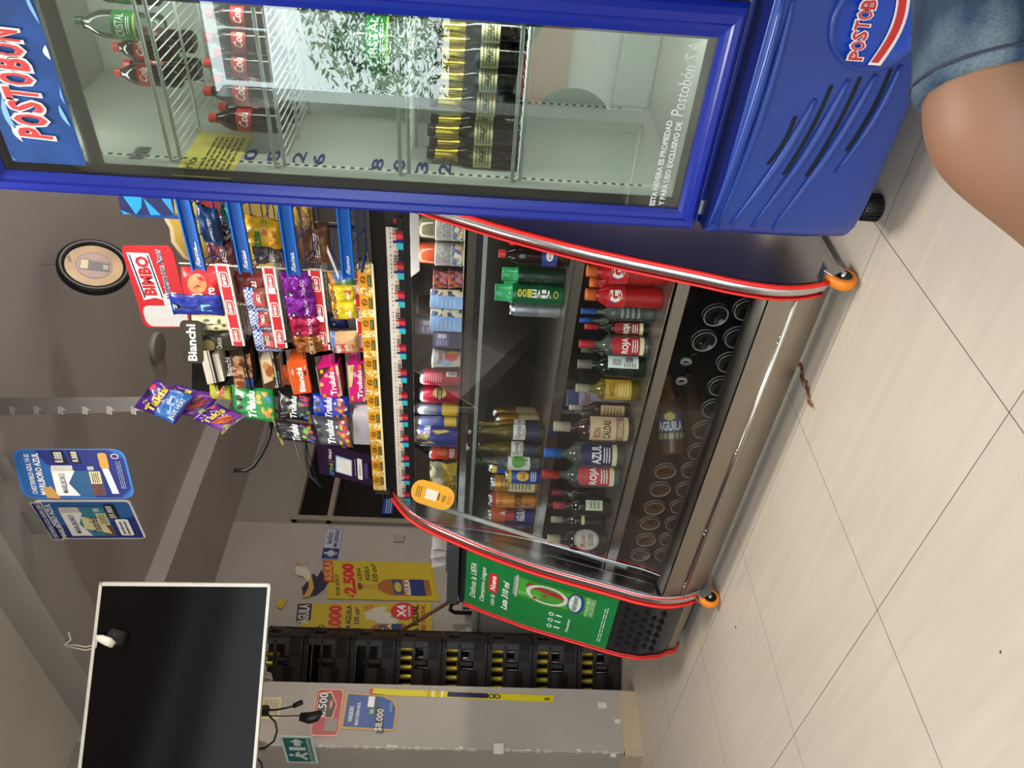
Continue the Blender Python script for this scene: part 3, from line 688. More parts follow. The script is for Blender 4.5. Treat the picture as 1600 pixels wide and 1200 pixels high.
# ---------------------------------------------------------------- narrow side unit with the green poster
u2 = T('counter_unit', 'narrow curved counter unit with green beer poster, left of the display case', 'counter', (-2.67, 2.0, 0))
PF2 = [(2.2, .93), (1.83, .93)]+[(yz(z)+.04, z) for z in (.905, .82, .73, .64, .55, .46, .38, .29, .24, .2, .16, .12, .085)]+[(1.605, .052), (1.64, .03)]
UX0, UX1 = -2.862, -2.475
side(UX1, -.012, MIRROR, 'side_panel', PF2, 2.4, u2); side(UX0, .012, MIRROR, 'side_panel', PF2, 2.4, u2)
b = B(); DK = m('#4d5158', .25, .9, 'brushed', .2, 3)
rows = [[V((x, p[0]+.004, p[1])) for x in (UX0, UX1)] for p in smooth_pf(PF2, 2)[2:]]
b.grid(rows, lambda i, j: DK if rows[i][0].z > .10 else STEELM); b.box((-2.668, 2.1, .5), (.36, .6, .8), m('#3a3a3c', .5)); b.box((-2.668, 2.05, .035), (.35, .72, .07), m('#15171c', .6)); b.build('body', u2)
for x, dx in ((UX0, .020), (UX1, -.014)):
    b = B(); b.tube([V((x, p[0]-.002, p[1])) for p in smooth_pf(PF2[2:], 2)], .0055, TRIM, 8); b.tube([V((x+dx*.7, p[0]-.001, p[1])) for p in smooth_pf(PF2[2:], 2)], .0035, m('#b8332c', .35), 6); b.build('red_moulding', u2)
b = B(); rg = random.Random(4)
for i in range(5):
    for j in range(5 if i % 2 else 6):
        x = UX0+.06+j*.05+(.025 if i % 2 else 0); z = .295-i*.034; x = min(x, UX1-.04)
        b.box((x, yz(z)+.0395, z), (.015, .009, .017), m('#030304', .8), Matrix.Rotation(math.radians(-5), 3, 'X'))
b.build('vent_slots', u2)
b = B(); b.box((-2.668, 2.02, .953), (.40, .46, .045), m('#4e5152', .35, .4), bev=.004); b.build('worktop', u2)
# poster follows the slope
tz, bz_ = .902, .335
def pm2(x, y, L):
    z = bz_+(tz-bz_)*y; return V((UX0+.018+(UX1-UX0-.034)*x, yz(z)+.0425-.004-L*.0007, z))
b = B(); b.map = pm2; GP = m('#0f7a3a', .35, amp=.08, scale=7); GR2, RD2 = m('#3f9d34', .3, amp=.2, scale=20), m('#a3302a', .35)
b.rect(0, 0, 1, 1, GP, 0, 1, 14)
for s_, y0, y1, sh in (('Disfruta la UEFA', .925, .965, .25), ('Champions League', .855, .895, .25)): b.text(s_, .17, y0, .83, y1, WHITE, 2, shear=sh)
b.text('con la', .17, .790, .38, .825, WHITE, 2, shear=.25)
b.rrect(.42, .775, .78, .84, .06, .02, RED, 2); b.text('Nueva', .46, .790, .74, .827, WHITE, 3, shear=.25, off=.03)
b.text('Lata 310 ml', .17, .70, .72, .745, WHITE, 2, shear=.25, off=.03)
# the pictured can
b.rect(.50, .145, .93, .65, GR2, 3, 1, 12); b.rect(.53, .13, .90, .145, m('#5a8a4a', .3), 3); b.rect(.51, .645, .92, .66, m('#b4b8b0', .3), 4); b.rect(.54, .66, .89, .675, m('#8a908a', .3), 4); b.rect(.50, .145, .56, .65, m('#2a7a2a', .3), 4, 1, 12); b.rect(.88, .145, .93, .65, m('#2a7a2a', .3), 4, 1, 12); b.rect(.60, .50, .66, .64, m('#6ab05a', .3), 4, 1, 4)
b.ring(.72, .45, .17, .14, .8, m('#c9ccc4', .3), 7); b.poly([(.70, .30), (.78, .30), (.86, .58), (.78, .60)], RD2, 7)
for k in range(3):
    a = (.62+k*.08, .53-k*.06); b.poly([(a[0]+.035*math.sin(t*2*math.pi/10)*(1 if t % 2 == 0 else .4), a[1]+.022*math.cos(t*2*math.pi/10)*(1 if t % 2 == 0 else .4)) for t in range(10)], m('#b4232a', .35), 9)
b.ell(.72, .26, .19, .055, m('#1c3f8a', .3), 7); b.ell(.72, .265, .16, .04, m('#d7ddd0', .3), 8); b.text('Heineken', .57, .25, .87, .29, m('#0c3a1a', .4), 9); b.text('WORLD BEST', .54, .17, .90, .195, m('#cfe0c4', .4), 7); b.lines(.56, .14, .88, .165, 2, m('#bcd4b0', .4), 7)
for k in range(3): b.ring(.15+.12*k, .40, .035, .018, .6, WHITE, 2, 12); b.rect(.14+.12*k, .33, .165+.12*k, .37, WHITE, 2)
b.text('Heineken', .12, .27, .38, .29, WHITE, 2)
b.lines(.12, .045, .80, .075, 2, m('#b9d6c0', .4), 2, seed=9)
b.build('poster', u2)

# ================================================================ INSIDE THE DISPLAY CASE
def onshelf(i): return SH[i][0]-.002
# ---- top shelf, right to left
Y1 = 2.03
def cup(label, x0, x1, y0, y1, lidc, bodym, art=None, xm_=None, group=None, name='snack_cup'):
    p, R, H = spot(x0, x1, y0, y1, Y1, onshelf(0)); rt = T(name, label, 'cup', p, facing(p), group); xm_ = xm_ or .62
    b = B(); b.lathe([(R*.90, 0, bodym), (R*.93, H*.02, bodym), (R*.99, H*xm_, bodym), (R*1.03, H*(xm_+.02), bodym), (R*.95, H*(xm_+.03), bodym)], 24)
    b.map = cylmap(R*.97)
    if art: art(b, R, H*xm_)
    b.build('cup', rt, world=False, recalc=False)
    b = B(); b.lathe([(R*.98, H*(xm_+.01), lidc), (R*.90, H*(xm_+.06), lidc), (R*.86, H*.94, lidc), (R*.78, H, lidc), (R*.3, H*1.0, lidc)], 24); b.build('lid', rt, world=False)
    return rt
PC = pattern('comic_cup', ['#6f8fc4', '#e9b53a', '#d96a3c', '#d9d2c4', '#8f5fa8', '#c9423c', '#e8e2d2', '#5a8a5a'], 90)
PR = pattern('red_cup', ['#c8485c', '#b02a40', '#e07a3a', '#e0b04a', '#d9a0b0', '#7a3a6a'], 110)
def art_noodle(b, R, H):
    b.rect(-R*1.5, H*.08, R*1.5, H*.45, PC, 1, nx=10); b.lines(-R*1.2, H*.5, R*1.2, H*.95, 9, m('#5a5a60', .5), 1, seed=6)
LIDG = glass('lid_clear', '#d6cfae', opa=.35, body='#8a8468'); LIDO = glass('lid_orange', '#d87a58', opa=.75, body='#b8502e')
cup('cup of snacks with clear dome lid beside the right case edge, top shelf', 656, 728, 337, 378, LIDG, m('#e4e2dc', .45), art_noodle)
cup('cup of orange puffs with dome lid, second from right on top shelf', 655, 728, 379, 417, LIDO, m('#dedad6', .45), art_noodle)
for k, (a, c_, w_) in enumerate(((690, 723, 'lower'), (660, 691, 'upper'))):
    p, R, H = spot(a, c_, 420, 452, Y1, onshelf(0)); 
    if k: p.z += .048; 
    H = .046; rt = T('gelatin_cup', 'small pink printed cup, %s one of two stacked on top shelf' % w_, 'cup', p, facing(p), 'stacked pink cups')
    b = B(); b.lathe([(R*.8, 0, PR), (R*.95, H*.92, PR), (R*1.02, H*.95, PR), (R*1.02, H, PR)], 22); b.build('cup', rt, world=False)
    b = B(); b.lathe([(R*1.03, H, m('#c9808c', .3)), (R*1.0, H*1.03, m('#c9808c', .3))], 22); b.build('lid', rt, world=False)
def carton(label, x0, x1, y0, y1, Y, z, D, front, side=None, art=None, name='carton_box', cat='box', rz=None, group=None):
    yc = (y0+y1)/2; p = py(x1, yc, Y); W_ = (y1-y0)/F_PX*dep(p); H = py(x0, yc, Y).z-z; p = V((p.x, Y, z))
    rt = T(name, label, cat, p, facing(p) if rz is None else rz, group); b = B(); b.box((0, D/2, H/2), (W_, D, H), front, bev=min(.002, W_*.04))
    b.map = lambda x, y, L: V((W_*(x-.5), -L*.0006, H*y))
    if art: art(b)
    b.build('box', rt, world=False, recalc=False)
    b = B(); b.box((0, D/2, H+.001), (W_*.97, D*.97, .002), side or front); b.build('lid_flap', rt, world=False)
    return rt
LB_ = m('#7fa8d8', .45); CRP = pattern('cream_carton', ['#d8c9a0', '#3a3a44', '#c4b48a', '#e0d6b8', '#5a6aa0'], 70)
def art_lb(b): b.rect(.0, 0, .66, 1, LB_, 1); b.rect(.66, 0, 1, 1, CRP, 1); b.lines(.12, .2, .5, .85, 5, m('#a9c4e4', .5), 2)
for k, (a, c_) in enumerate(((454, 484), (485, 519))): carton(('light blue carton beside the two stacked pink cups, top shelf' if k == 0 else 'light blue carton next to the purple carton, top shelf'), 673, 724, a, c_, 2.0, onshelf(0), .05, LB_, m('#d8d4c8'), art_lb, group='light blue cartons')
VIO = m('#3a3458', .45)
def art_v(b): b.rect(.1, .45, .9, .92, m('#6a6488', .5), 1); b.lines(.15, .5, .5, .88, 4, m('#b8b4c8', .5), 2); b.rect(.58, .55, .85, .85, m('#c8c4d4', .5), 2)
carton('dark purple carton with small print beside the light blue cartons', 677, 724, 520, 545, 2.0, onshelf(0), .05, VIO, None, art_v)
carton('dark purple box standing behind the light blue cartons', 649, 724, 500, 526, 2.14, onshelf(0), .06, VIO, None, art_v)
p, R, H = spot(655, 724, 462, 494, 2.14, onshelf(0)); rt = T('dark_cup', 'dark translucent cup behind the light blue cartons', 'cup', p, facing(p)); b = B(); b.lathe([(R*.8, 0, BLACK), (R, H, m('#3a3a3c', .3))], 20, cap=True); b.build('cup', rt, world=False); b = B(); b.lathe([(R*1.05, H, m('#55555a', .2)), (R, H*1.05, m('#55555a', .2))], 20); b.build('lid', rt, world=False)
def art_straw(b, R, H):
    b.ell(R*.2, H*.35, R*.5, H*.22, m('#c9402c', .4), 1); b.ell(-R*.5, H*.5, R*.35, H*.2, m('#8fb0d8', .4), 1); b.ell(R*.7, H*.3, R*.25, H*.2, m('#e0a03a', .4), 2); b.text('Yogurt', -R*.6, H*.62, R*.7, H*.82, m('#7a3a5a', .5), 2)
p, R, H = spot(676, 724, 547, 576, Y1, onshelf(0)); rt = T('yogurt_cup', 'white yogurt cup with fruit print next to the red cans', 'cup', p, facing(p)); b = B(); b.lathe([(R*.82, 0, WHITE), (R*.98, H*.93, WHITE), (R*1.05, H*.95, WHITE), (R*1.05, H, WHITE)], 24); b.map = cylmap(R*.92+.003); art_straw(b, R, H); b.build('cup', rt, world=False, recalc=False); b = B(); b.lathe([(R*1.06, H, SILVER), (R*1.04, H*1.02, SILVER)], 24); b.build('lid', rt, world=False)
REDD = m('#b3203c', .25, .3)
def art_redd(b, R, H):
    b.ell(R*.15, H*.5, R*.62, H*.17, m('#c9a85a', .35), 1); b.rect(-R*.7, H*.44, R*.9, H*.56, BLACK, 2, nx=6); b.text("REDD'S", -R*.6, H*.465, R*.8, H*.535, CREAM, 3)
def art_redd2(b, R, H): b.rect(R*.1, H*.1, R*.7, H*.35, WHITE, 1, nx=4); b.barcode(R*.15, H*.12, R*.65, H*.3, BLACK, 2); b.lines(-R*.6, H*.45, R*.5, H*.9, 8, m('#d88a9a', .4), 1)
for k, (a, c_, ar, l_) in enumerate(((578, 604, art_redd2, 'red apple-beer can showing its barcode, beside the white yogurt cup'), (604, 631, art_redd, 'red apple-beer can with black name band on the top shelf'))):
    p, R, H = spot(656, 724, a, c_, Y1, onshelf(0)); can(l_, p, R, H, REDD, ar)
CB = m('#2a4fb0', .3, .2); CY = m('#d8b52e', .35); CS = m('#a8acb8', .3, .5); CNV = m('#1c2c86', .3)
def art_lines(b, R, H): b.lines(-R*1.1, H*.45, R*1.1, H*.9, 12, m('#5a5f6c', .4), 1)
p, R, H = spot(650, 722, 630, 650, Y1, onshelf(0)); can('silver blue and yellow can with small print, left of the red cans', p, R, H, CS, art_lines, ((0.06, .40, CY), (.40, .52, CB)))
def art_agl(b, R, H):
    EG = m('#c9b24a', .4); b.text('AGUILA', -R*.2, H*.66, R*1.1, H*.80, WHITE, 2, off=.03)
    b.poly([(-R*.9, H*.85), (-R*.2, H*.98), (R*.3, H*.80), (R*.1, H*.70), (-R*.4, H*.72), (-R*.8, H*.52)], EG, 1); b.poly([(-R*.8, H*.62), (-R*.1, H*.80), (R*.0, H*.70)], WHITE, 2)
    b.poly([(R*.1, H*.5), (R*.5, H*.62), (R*.6, H*.3), (R*.45, H*.2)], EG, 1)
p, R, H = spot(652, 722, 650, 668, Y1, onshelf(0)); can('blue can with yellow foot standing beside the large eagle can', p, R, H, CB, art_lines, ((.06, .35, CY),))
p, R, H = spot(650, 722, 666, 699, 2.0, onshelf(0)); can('wide dark blue beer can with yellow eagle, top shelf', p, R, H, CNV, art_agl)
def art_pok(b, R, H): b.text('POKER', -R*.7, H*.12, R*.8, H*.30, WHITE, 2, off=.03); b.rect(-R*.4, H*.4, R*.6, H*.75, m('#c85a2c', .4), 1, nx=4)
p, R, H = spot(671, 722, 699, 719, Y1, onshelf(0)); can('orange-red beer can beside the yellow crumpled bag, top shelf', p, R, H, m('#c0391c', .35), art_pok)
# ---------------------------------------------------------------- soft bags
def bag(label, q, art=None, base=None, zone=None, D=.02, cat='snack bag', name='snack_bag', group=None, seed=1, loop=None, seal=None, wr=.0022, extra_h=None):
    O, ex, ey = q
    if name == 'candy_bag' and 'gummy' in label: O, ex, ey = O-ex*.06-ey*.10, ex*1.12, ey*1.14
    n = ex.cross(ey).normalized(); W_, H_ = ex.length, ey.length; NU, NV = 16, 20
    ctr = O+ex/2; rt = T(name, label, cat, ctr, 0, group); sd = V((seed*3.1, seed*1.7, 0))
    def bul(u, v):
        e = max(0, 1-(2*u-1)**4)*max(0, 1-(2*v-1)**6)
        return D/2*e**.6 + wr*noise.noise(V((u*4, v*4, 0))+sd)*2 + wr*1.2*noise.noise(V((u*11, v*5, 3))+sd)
    def pinch(u, v): return .5+(u-.5)*(1-.10*math.sin(math.pi*v)**2*.6)
    def mp(u, v, L): return O+ex*pinch(u, v)+ey*v+n*(bul(min(max(u, 0), 1), min(max(v, 0), 1))+L*.0007)
    b = B(); SE = seal or base
    R_ = []
    for j in range(NV+1):
        v = j/NV; R_.append([mp(i/NU, v, 0) for i in range(NU+1)])
    b.grid(R_, (lambda j, i: (SE if (j == 0 or j == NV-1) else (zone((i+.5)/NU, (j+.5)/NV) or base) if zone else base)))
    b.grid([[O+ex*pinch(i/NU, j/NV)+ey*(j/NV)-n*(bul(i/NU, j/NV)*.8+.0008) for i in range(NU, -1, -1)] for j in range(NV+1)], base)
    b.build('wrapper', rt)
    b = B(); b.map = mp
    if art: art(b)
    else: b.lines(.2, .3, .8, .5, 3, WHITE, 2, seed=seed)
    b.build('print', rt, recalc=False)
    if seal is not None or True:
        for vv in (.025, .975):
            b = B(); b.tube([mp(i/8, vv, .5) for i in range(9)], .0012, SE, 4); b.build('seal', rt)
    if loop is not None:
        b = B(); c_ = mp(loop[0], loop[1], 3); b.tube([c_+ex.normalized()*(.012*math.cos(t)-.0)+(-ey.normalized()*.3+ex.normalized()*-.9).normalized()*(.022*math.sin(t)) for t in [k*2*math.pi/14 for k in range(14)]], .0016, m('#b8a04a', .5), 5, closed=True); b.build('rubber_band', rt)
    return rt
def art_gum(b): b.text('Oliva', .25, .18, .75, .42, m('#4a4a2a', .5), 2, shear=.3); b.ell(.3, .55, .06, .05, m('#b03028', .4), 2)
bag('yellow bag with crumpled clear top at the left end of the top shelf', quad((672, 775), (672, 722), (724, 775), (724, 722), fn=lambda x, y: py(x, y, 2.0)), art_gum, m('#c4a838', .4), lambda u, v: m('#b8b49a', .25) if v > .55+.2*u-.1 else (m('#a8a040', .35) if u < .45 else None), D=.03, seed=4, wr=.008, seal=m('#c8c4a8', .3))

# ---- middle shelf
Y2 = 1.91; z2 = onshelf(1)
def art_cola2(b, R, H): b.rect(-R*1.4, H*.18, R*1.4, H*.40, m('#2c3a8c', .4), 0, nx=8); b.poly([(-R*.9, H*.2), (R*.9, H*.38), (R*.9, H*.40), (-R*.9, H*.27)], m('#c8352c', .4), 1); b.ell(0, H*.29, R*.5, H*.05, WHITE, 2); b.text('BIG', -R*.3, H*.27, R*.3, H*.31, m('#c8352c', .4), 3)
p, R, H = spot(780, 890, 386, 418, Y2, z2); bottle('cola_bottle', 'dark cola bottle with red cap, front of the middle case shelf', 'bottle', p, R, H, 'pet', COLA, REDC, art_cola2)
p, R, H = spot(797, 890, 368, 396, Y2+.1, z2); bottle('cola_bottle', 'red-capped cola bottle behind the front cola, nearest the right trim', 'bottle', p, R, H, 'pet', COLA, REDC)
def art_vive(b, R, H):
    YG = m('#c9c23a', .4)
    for i, ch in enumerate('VIVE100'): b.text(ch, -R*.35, H*(.20+i*.07), R*.45, H*(.265+i*.07), WHITE if i < 4 else YG, 2, off=.03, rot=90)
    b.ring(R*.0, H*.13, R*.35, H*.035, .7, YG, 2)
def art_vive_d(b, R, H):
    for i, ch in enumerate('VIVE100'): b.text(ch, -R*.8, H*(.20+i*.07), -R*.2, H*(.265+i*.07), m('#2a3a2c', .4), 2, off=.03, rot=90)
GV = m('#2f9a5e', .22)
for k, (a, c_, d_, Yk, xt, l_) in enumerate(((446, 478, art_vive, Y2, 774, 'green energy drink bottle with white and yellow name, front of its pair'), (420, 446, art_vive_d, Y2+.03, 785, 'dark green energy drink bottle beside the cola, name facing away'), (436, 456, art_vive_d, Y2+.12, 788, 'dark green energy drink bottle standing behind the other two'))):
    p, R, H = spot(xt, 882, a, c_, Yk, z2); bottle('energy_drink_bottle', l_, 'bottle', p, R, H, 'vive', GREENV if k == 0 else m('#12301f', .3), GV, d_, group='green energy drinks')
p, R, H = spot(796, 872, 474, 497, Y2+.02, z2); can('silver can with fine print leaning beside the green energy drinks', p, R, H, m('#a4a8ac', .3, .6), art_lines)
p, R, H = spot(768, 860, 641, 652, Y2+.2, z2); can('dark gold can behind the long-necked clear beers', p, R*1.6, H, m('#8a6428', .35, .5), None, ((.1, .5, m('#b09a70', .5)),))
p, R, H = spot(773, 860, 650, 668, Y2+.12, z2); can('gold can with cream band right behind the clear beers', p, R*1.2, H, m('#a5772c', .35, .5), None, ((.08, .5, m('#b0a078', .5)),))
def art_corona(b, R, H): b.rect(-R*1.2, H*.26, R*1.2, H*.42, m('#d8d8d0', .4), 0, nx=6); b.text('Corona', -R*.8, H*.32, R*.8, H*.39, m('#23315e', .5), 1, shear=.2); b.rect(-R*1.2, H*.06, R*1.2, H*.24, m('#2a3048', .4), 0, nx=6); b.text('Extra', -R*.5, H*.27, R*.5, H*.31, m('#6a5a30', .5), 1)
for k, (a, c_, Yk, xt, l_) in enumerate(((664, 690, Y2, 733, 'clear long-neck beer with white label, right one of the pair'), (690, 716, Y2, 730, 'clear long-neck beer with white label, left one of the pair'), (655, 676, Y2+.1, 742, 'clear long-neck beer in the second row behind the pair'))):
    p, R, H = spot(xt, 851, a, c_, Yk, z2); bottle('beer_bottle', l_, 'bottle', p, R*.95, H, 'beer', CLEARG, m('#c9ccd0', .25, .6), art_corona, group='clear long-neck beers', capfrac=.03)
def art_ice(b, R, H): b.rect(-R*1.3, H*.18, R*1.3, H*.52, m('#d4dcd0', .4), 0, nx=8); b.ell(0, H*.36, R*.8, H*.10, m('#5aa03c', .4), 1); b.text('ICE', -R*.4, H*.22, R*.4, H*.28, m('#3a5a3a', .5), 2)
p, R, H = spot(744, 840, 710, 736, Y2-.02, z2); bottle('cooler_bottle', 'clear bottle with green and white label beside the blue cans', 'bottle', p, R, H, 'beer', CLEARB, GRC, art_ice, capfrac=.08)
def art_sol(b, R, H): b.ell(0, H*.5, R*.7, H*.18, m('#e0c040', .4), 1); b.text('Sol', -R*.4, H*.42, R*.4, H*.58, m('#c8352c', .4), 2, off=.03); b.lines(-R*.7, H*.1, R*.7, H*.28, 3, WHITE, 1)
for k, (x0, x1, a, c_, Yk, l_) in enumerate(((744, 851, 722, 742, Y2+.1, 'blue beer can with yellow top behind the clear bottle'), (789, 848, 734, 757, Y2-.03, 'short blue beer can with yellow top in the front row'))):
    p, R, H = spot(x0, x1, a, c_, Yk, z2); can(l_, p, R, H if k else H*.8, m('#1f4aa8', .3), art_sol, ((.82, .92, CY),))
def art_gold2(b, R, H): b.lines(-R*.7, H*.15, R*.7, H*.8, 9, m('#7a6a3a', .5), 2)
def art_pok2(b, R, H): b.text('POKER', -R*.9, H*.30, R*.9, H*.46, m('#3a2408', .4), 2, off=.03); b.ell(-R*.5, H*.2, R*.2, H*.05, m('#4a5a8a', .4), 2); [b.poly([(R*(-.8+.4*k), H*.75), (R*(-.7+.4*k), H*.82), (R*(-.6+.4*k), H*.75), (R*(-.7+.4*k), H*.68)], m('#b0301c', .4), 2) for k in range(5)]
def art_agu(b, R, H): b.text('AGUILA', -R*1.0, H*.20, R*1.0, H*.38, WHITE, 2, off=.03); b.rect(-R, H*.42, R, H*.62, m('#b83028', .4), 1, nx=6); b.poly([(-R*.4, H*.55), (R*.2, H*.75), (R*.5, H*.6)], WHITE, 2)
for x0, x1, a, c_, mt, ar, bd, l_ in ((766, 840, 744, 770, m('#c48a34', .3, .5), art_gold2, ((.08, .62, m('#cfc79c', .5)),), 'gold can with cream lower half, between blue and orange cans'), (763, 836, 771, 795, m('#d08a2c', .35, .3), art_pok2, ((.85, .93, m('#a83224', .4)),), 'orange-gold beer can with dark name print, third from the left trim'), (761, 833, 795, 816, m('#24368c', .35), art_agu, ((.62, .92, m('#d8682c', .4)),), 'blue and orange beer can closest to the left trim, middle shelf')):
    p, R, H = spot(x0, x1, a, c_, Y2-.02, z2); can(l_, p, R, H, mt, ar, bd)

# ---- lower shelf
Y3 = 1.775; z3 = onshelf(2)
OC = m('#e06a2c', .35)
def art_gat(b, R, H):
    b.rect(-R*1.5, H*.50, R*1.5, H*.74, m('#c8202a', .3), 0, nx=8); b.text('G', -R*.6, H*.55, R*.5, H*.72, WHITE, 2, off=.05); b.poly([(-R*.9, H*.52), (R*.2, H*.72), (R*.9, H*.60), (-R*.2, H*.53)], m('#d8c23a', .35), 1); b.poly([(-R*1.2, H*.58), (-R*.7, H*.73), (-R*.5, H*.60)], m('#3a4aa0', .35), 1)
for k, (a, c_, Yk, xt, l_) in enumerate(((449, 484, Y3, 915, 'red sports drink with orange cap, left one in the front pair'), (412, 447, Y3, 917, 'red sports drink with orange cap beside the right trim'), (432, 462, Y3+.11, 921, 'red sports drink in the second row behind the pair'))):
    p, R, H = spot(xt, 1045, a, c_, Yk, z3); bottle('sports_drink_bottle', l_, 'bottle', p, R, H, 'ribbed', REDL, OC, art_gat, group='red sports drinks')
WT2 = m('#d2d6d4', .4)
def art_tr(mt, s_, rev=False):
    def f(b, R, H): b.rect(-R*.9, H*.10, R*.9, H*.50, mt, 0, nx=8); b.ell(0, H*.50, R*.9, H*.07, mt, .5, a1=180); b.rect(-R*.9, H*.10, R*.9, H*.16, CREAM, 1, nx=6); b.text(s_, -R*.75, H*.30, R*.75, H*.42, WHITE, 2, off=.03); b.lines(-R*.6, H*.18, R*.6, H*.28, 3, WHITE, 2)
    return f
RC, BC = m('#b82a30', .35), m('#1f66c4', .35)
p, R, H = spot(908, 1043, 482, 503, Y3+.02, z3); bottle('liquor_bottle', 'clear spirit bottle with blue cap beside the red sports drinks', 'bottle', p, R*1.1, H, 'spirit', CLEARB, m('#24509c', .35), lambda b, R, H: b.lines(-R*.7, H*.2, R*.7, H*.5, 4, m('#8a9494', .5), 1))
p, R, H = spot(905, 1035, 500, 512, Y3+.12, z3); bottle('liquor_bottle', 'clear spirit bottle with blue cap in the second row', 'bottle', p, R*1.7, H, 'spirit', CLEARB, m('#24509c', .35), lambda b, R, H: b.lines(-R*.7, H*.2, R*.7, H*.5, 4, m('#8a9494', .5), 1))
p, R, H = spot(914, 1034, 505, 527, Y3+.05, z3); bottle('liquor_bottle', 'dark spirit bottle with red cap band behind the red-label bottle', 'bottle', p, R, H, 'square', m('#1c1414', .15, kind='x'), RC, art_tr(m('#8c2a2c', .35), 'ROJA'))
p, R, H = spot(905, 1030, 526, 560, Y3, z3); bottle('liquor_bottle', 'clear spirit bottle with red cap and red label, right half of lower shelf', 'bottle', p, R, H, 'square', CLEARB, RC, art_tr(m('#b02430', .35), 'ROJA'))
def art_gr(b, R, H): b.rect(-R*.2, H*.12, R*.95, H*.58, m('#d8dcd8', .4), 1, nx=8); b.barcode(R*.3, H*.2, R*.8, H*.32, BLACK, 2); b.rect(R*.0, H*.38, R*.6, H*.52, m('#b4b8b8', .4), 2, nx=4); b.lines(-R*.1, H*.15, R*.25, H*.35, 5, m('#5a5e5e', .5), 2); b.ring(R*.3, H*.45, R*.2, H*.05, .8, m('#6a6e6e', .5), 3)
p, R, H = spot(903, 1022, 556, 592, Y3, z3); bottle('wine_bottle', 'dark green bottle with white back label on the lower shelf', 'bottle', p, R, H, 'spirit', GREENB, m('#7a7468', .4), art_gr)
p, R, H = spot(908, 1024, 545, 558, Y3+.11, z3); bottle('wine_bottle', 'dark green bottle half hidden behind the white-labelled green one', 'bottle', p, R*1.9, H, 'spirit', GREENB, m('#55564c', .4), lambda b, R, H: b.lines(-R*.5, H*.2, R*.5, H*.5, 4, m('#8a8c7c', .5), 1))
def art_ye(b, R, H): b.rect(-R*1.1, H*.14, R*1.1, H*.56, m('#c0982a', .4), 1, nx=8); b.text('ANTIOQ', -R*.7, H*.40, R*.6, H*.50, m('#4a3a10', .5), 2); b.lines(-R*.7, H*.18, R*.6, H*.36, 4, m('#e0d08a', .5), 2)
p, R, H = spot(900, 1012, 594, 628, Y3, z3); bottle('liquor_bottle', 'yellow spirit bottle with gold label and checkered neck band', 'bottle', p, R, H, 'spirit', YELB, m('#a8a48c', .4), art_ye)
def art_bu(b, R, H): b.text('Aguardiente', -R*.9, H*.30, R*.9, H*.42, m('#b02430', .4), 2, shear=.2)
carton('white and blue printed carton standing behind the yellow bottle', 886, 1008, 614, 640, Y3+.14, z3, .06, m('#a8acc0', .4), None, lambda b: (b.text('Bíper', .1, .55, .9, .75, m('#a02430', .4), 2, shear=.3), b.rect(0, .8, 1, 1, m('#24306c', .4), 1)))
def art_ron1(b, R, H): b.rect(-R*.9, H*.10, R*.5, H*.50, m('#c8a878', .5), 1, nx=8); b.lines(-R*.8, H*.14, R*.2, H*.46, 6, m('#7a5a3a', .5), 2)
def art_ron2(b, R, H):
    LBm = m('#cdb48c', .5); b.rect(-R*1.0, H*.06, R*1.0, H*.56, LBm, 1, nx=8); b.text('RON', -R*.75, H*.42, R*.0, H*.51, m('#8a2a20', .5), 2, off=.02); b.text('CALDAS', -R*.8, H*.29, R*.6, H*.39, m('#3a2214', .5), 2, off=.02)
    b.rect(-R*1.0, H*.12, R*1.0, H*.22, m('#9a6a5a', .5), 2, nx=6); b.text('ESPECIAL', -R*.7, H*.14, R*.6, H*.20, CREAM, 3)
p, R, H = spot(890, 1000, 630, 653, Y3+.05, z3); bottle('rum_bottle', 'brown rum bottle with tan label, behind the wide-label rum', 'bottle', p, R, H, 'spirit', BROWNB, m('#b0a890', .4), art_ron1)
p, R, H = spot(866, 985, 650, 692, Y3-.02, z3); bottle('rum_bottle', 'brown rum bottle with the largest cream label on the lower shelf', 'bottle', p, R, H, 'spirit', BROWNB, m('#b8ae98', .4), art_ron2)
p, R, H = spot(878, 990, 640, 655, Y3+.16, z3); bottle('liquor_bottle', 'clear jar-like bottle behind the two rum bottles', 'bottle', p, R*1.3, H, 'square', CLEARB, m('#5a5c5e', .3), None)
p, R, H = spot(851, 978, 692, 733, Y3, z3); bottle('liquor_bottle', 'clear spirit bottle with bright blue cap and navy label', 'bottle', p, R, H, 'spirit', CLEARB, BC, art_tr(m('#1d2550', .35), 'AZUL'))
p, R, H = spot(848, 968, 727, 764, Y3-.03, z3); bottle('liquor_bottle', 'clear spirit bottle with red cap and red label, centre-left of lower shelf', 'bottle', p, R, H, 'square', CLEARB, RC, art_tr(m('#c0464c', .35), 'ROJA'))
BUR = m('#7a2434', .35)
def art_wl(b, R, H): b.rect(-R*.4, H*.16, R*.7, H*.46, m('#c8c8b0', .45), 1, nx=6); b.lines(-R*.2, H*.2, R*.5, H*.4, 3, m('#5a8a5a', .5), 2)
for k, (x0, a, c_, Yk, mt, cm, ar, l_) in enumerate(((862, 762, 782, Y3+.12, m('#16140f', .12, kind='w'), BUR, None, 'dark wine bottle with burgundy foil in the second row'), (865, 778, 808, Y3, m('#0f110d', .1, kind='w'), m('#a83848', .35), art_wl, 'dark wine bottle with red foil and small pale label'), (856, 786, 798, Y3+.15, m('#16140f', .12, kind='w'), BUR, None, 'dark wine bottle with burgundy foil at the far back'))):
    p, R, H = spot(x0, 960, a, c_, Yk, z3); bottle('wine_bottle', l_, 'bottle', p, R*(1 if k == 1 else 1.4), H, 'spirit', mt, cm, ar, group='dark wines')
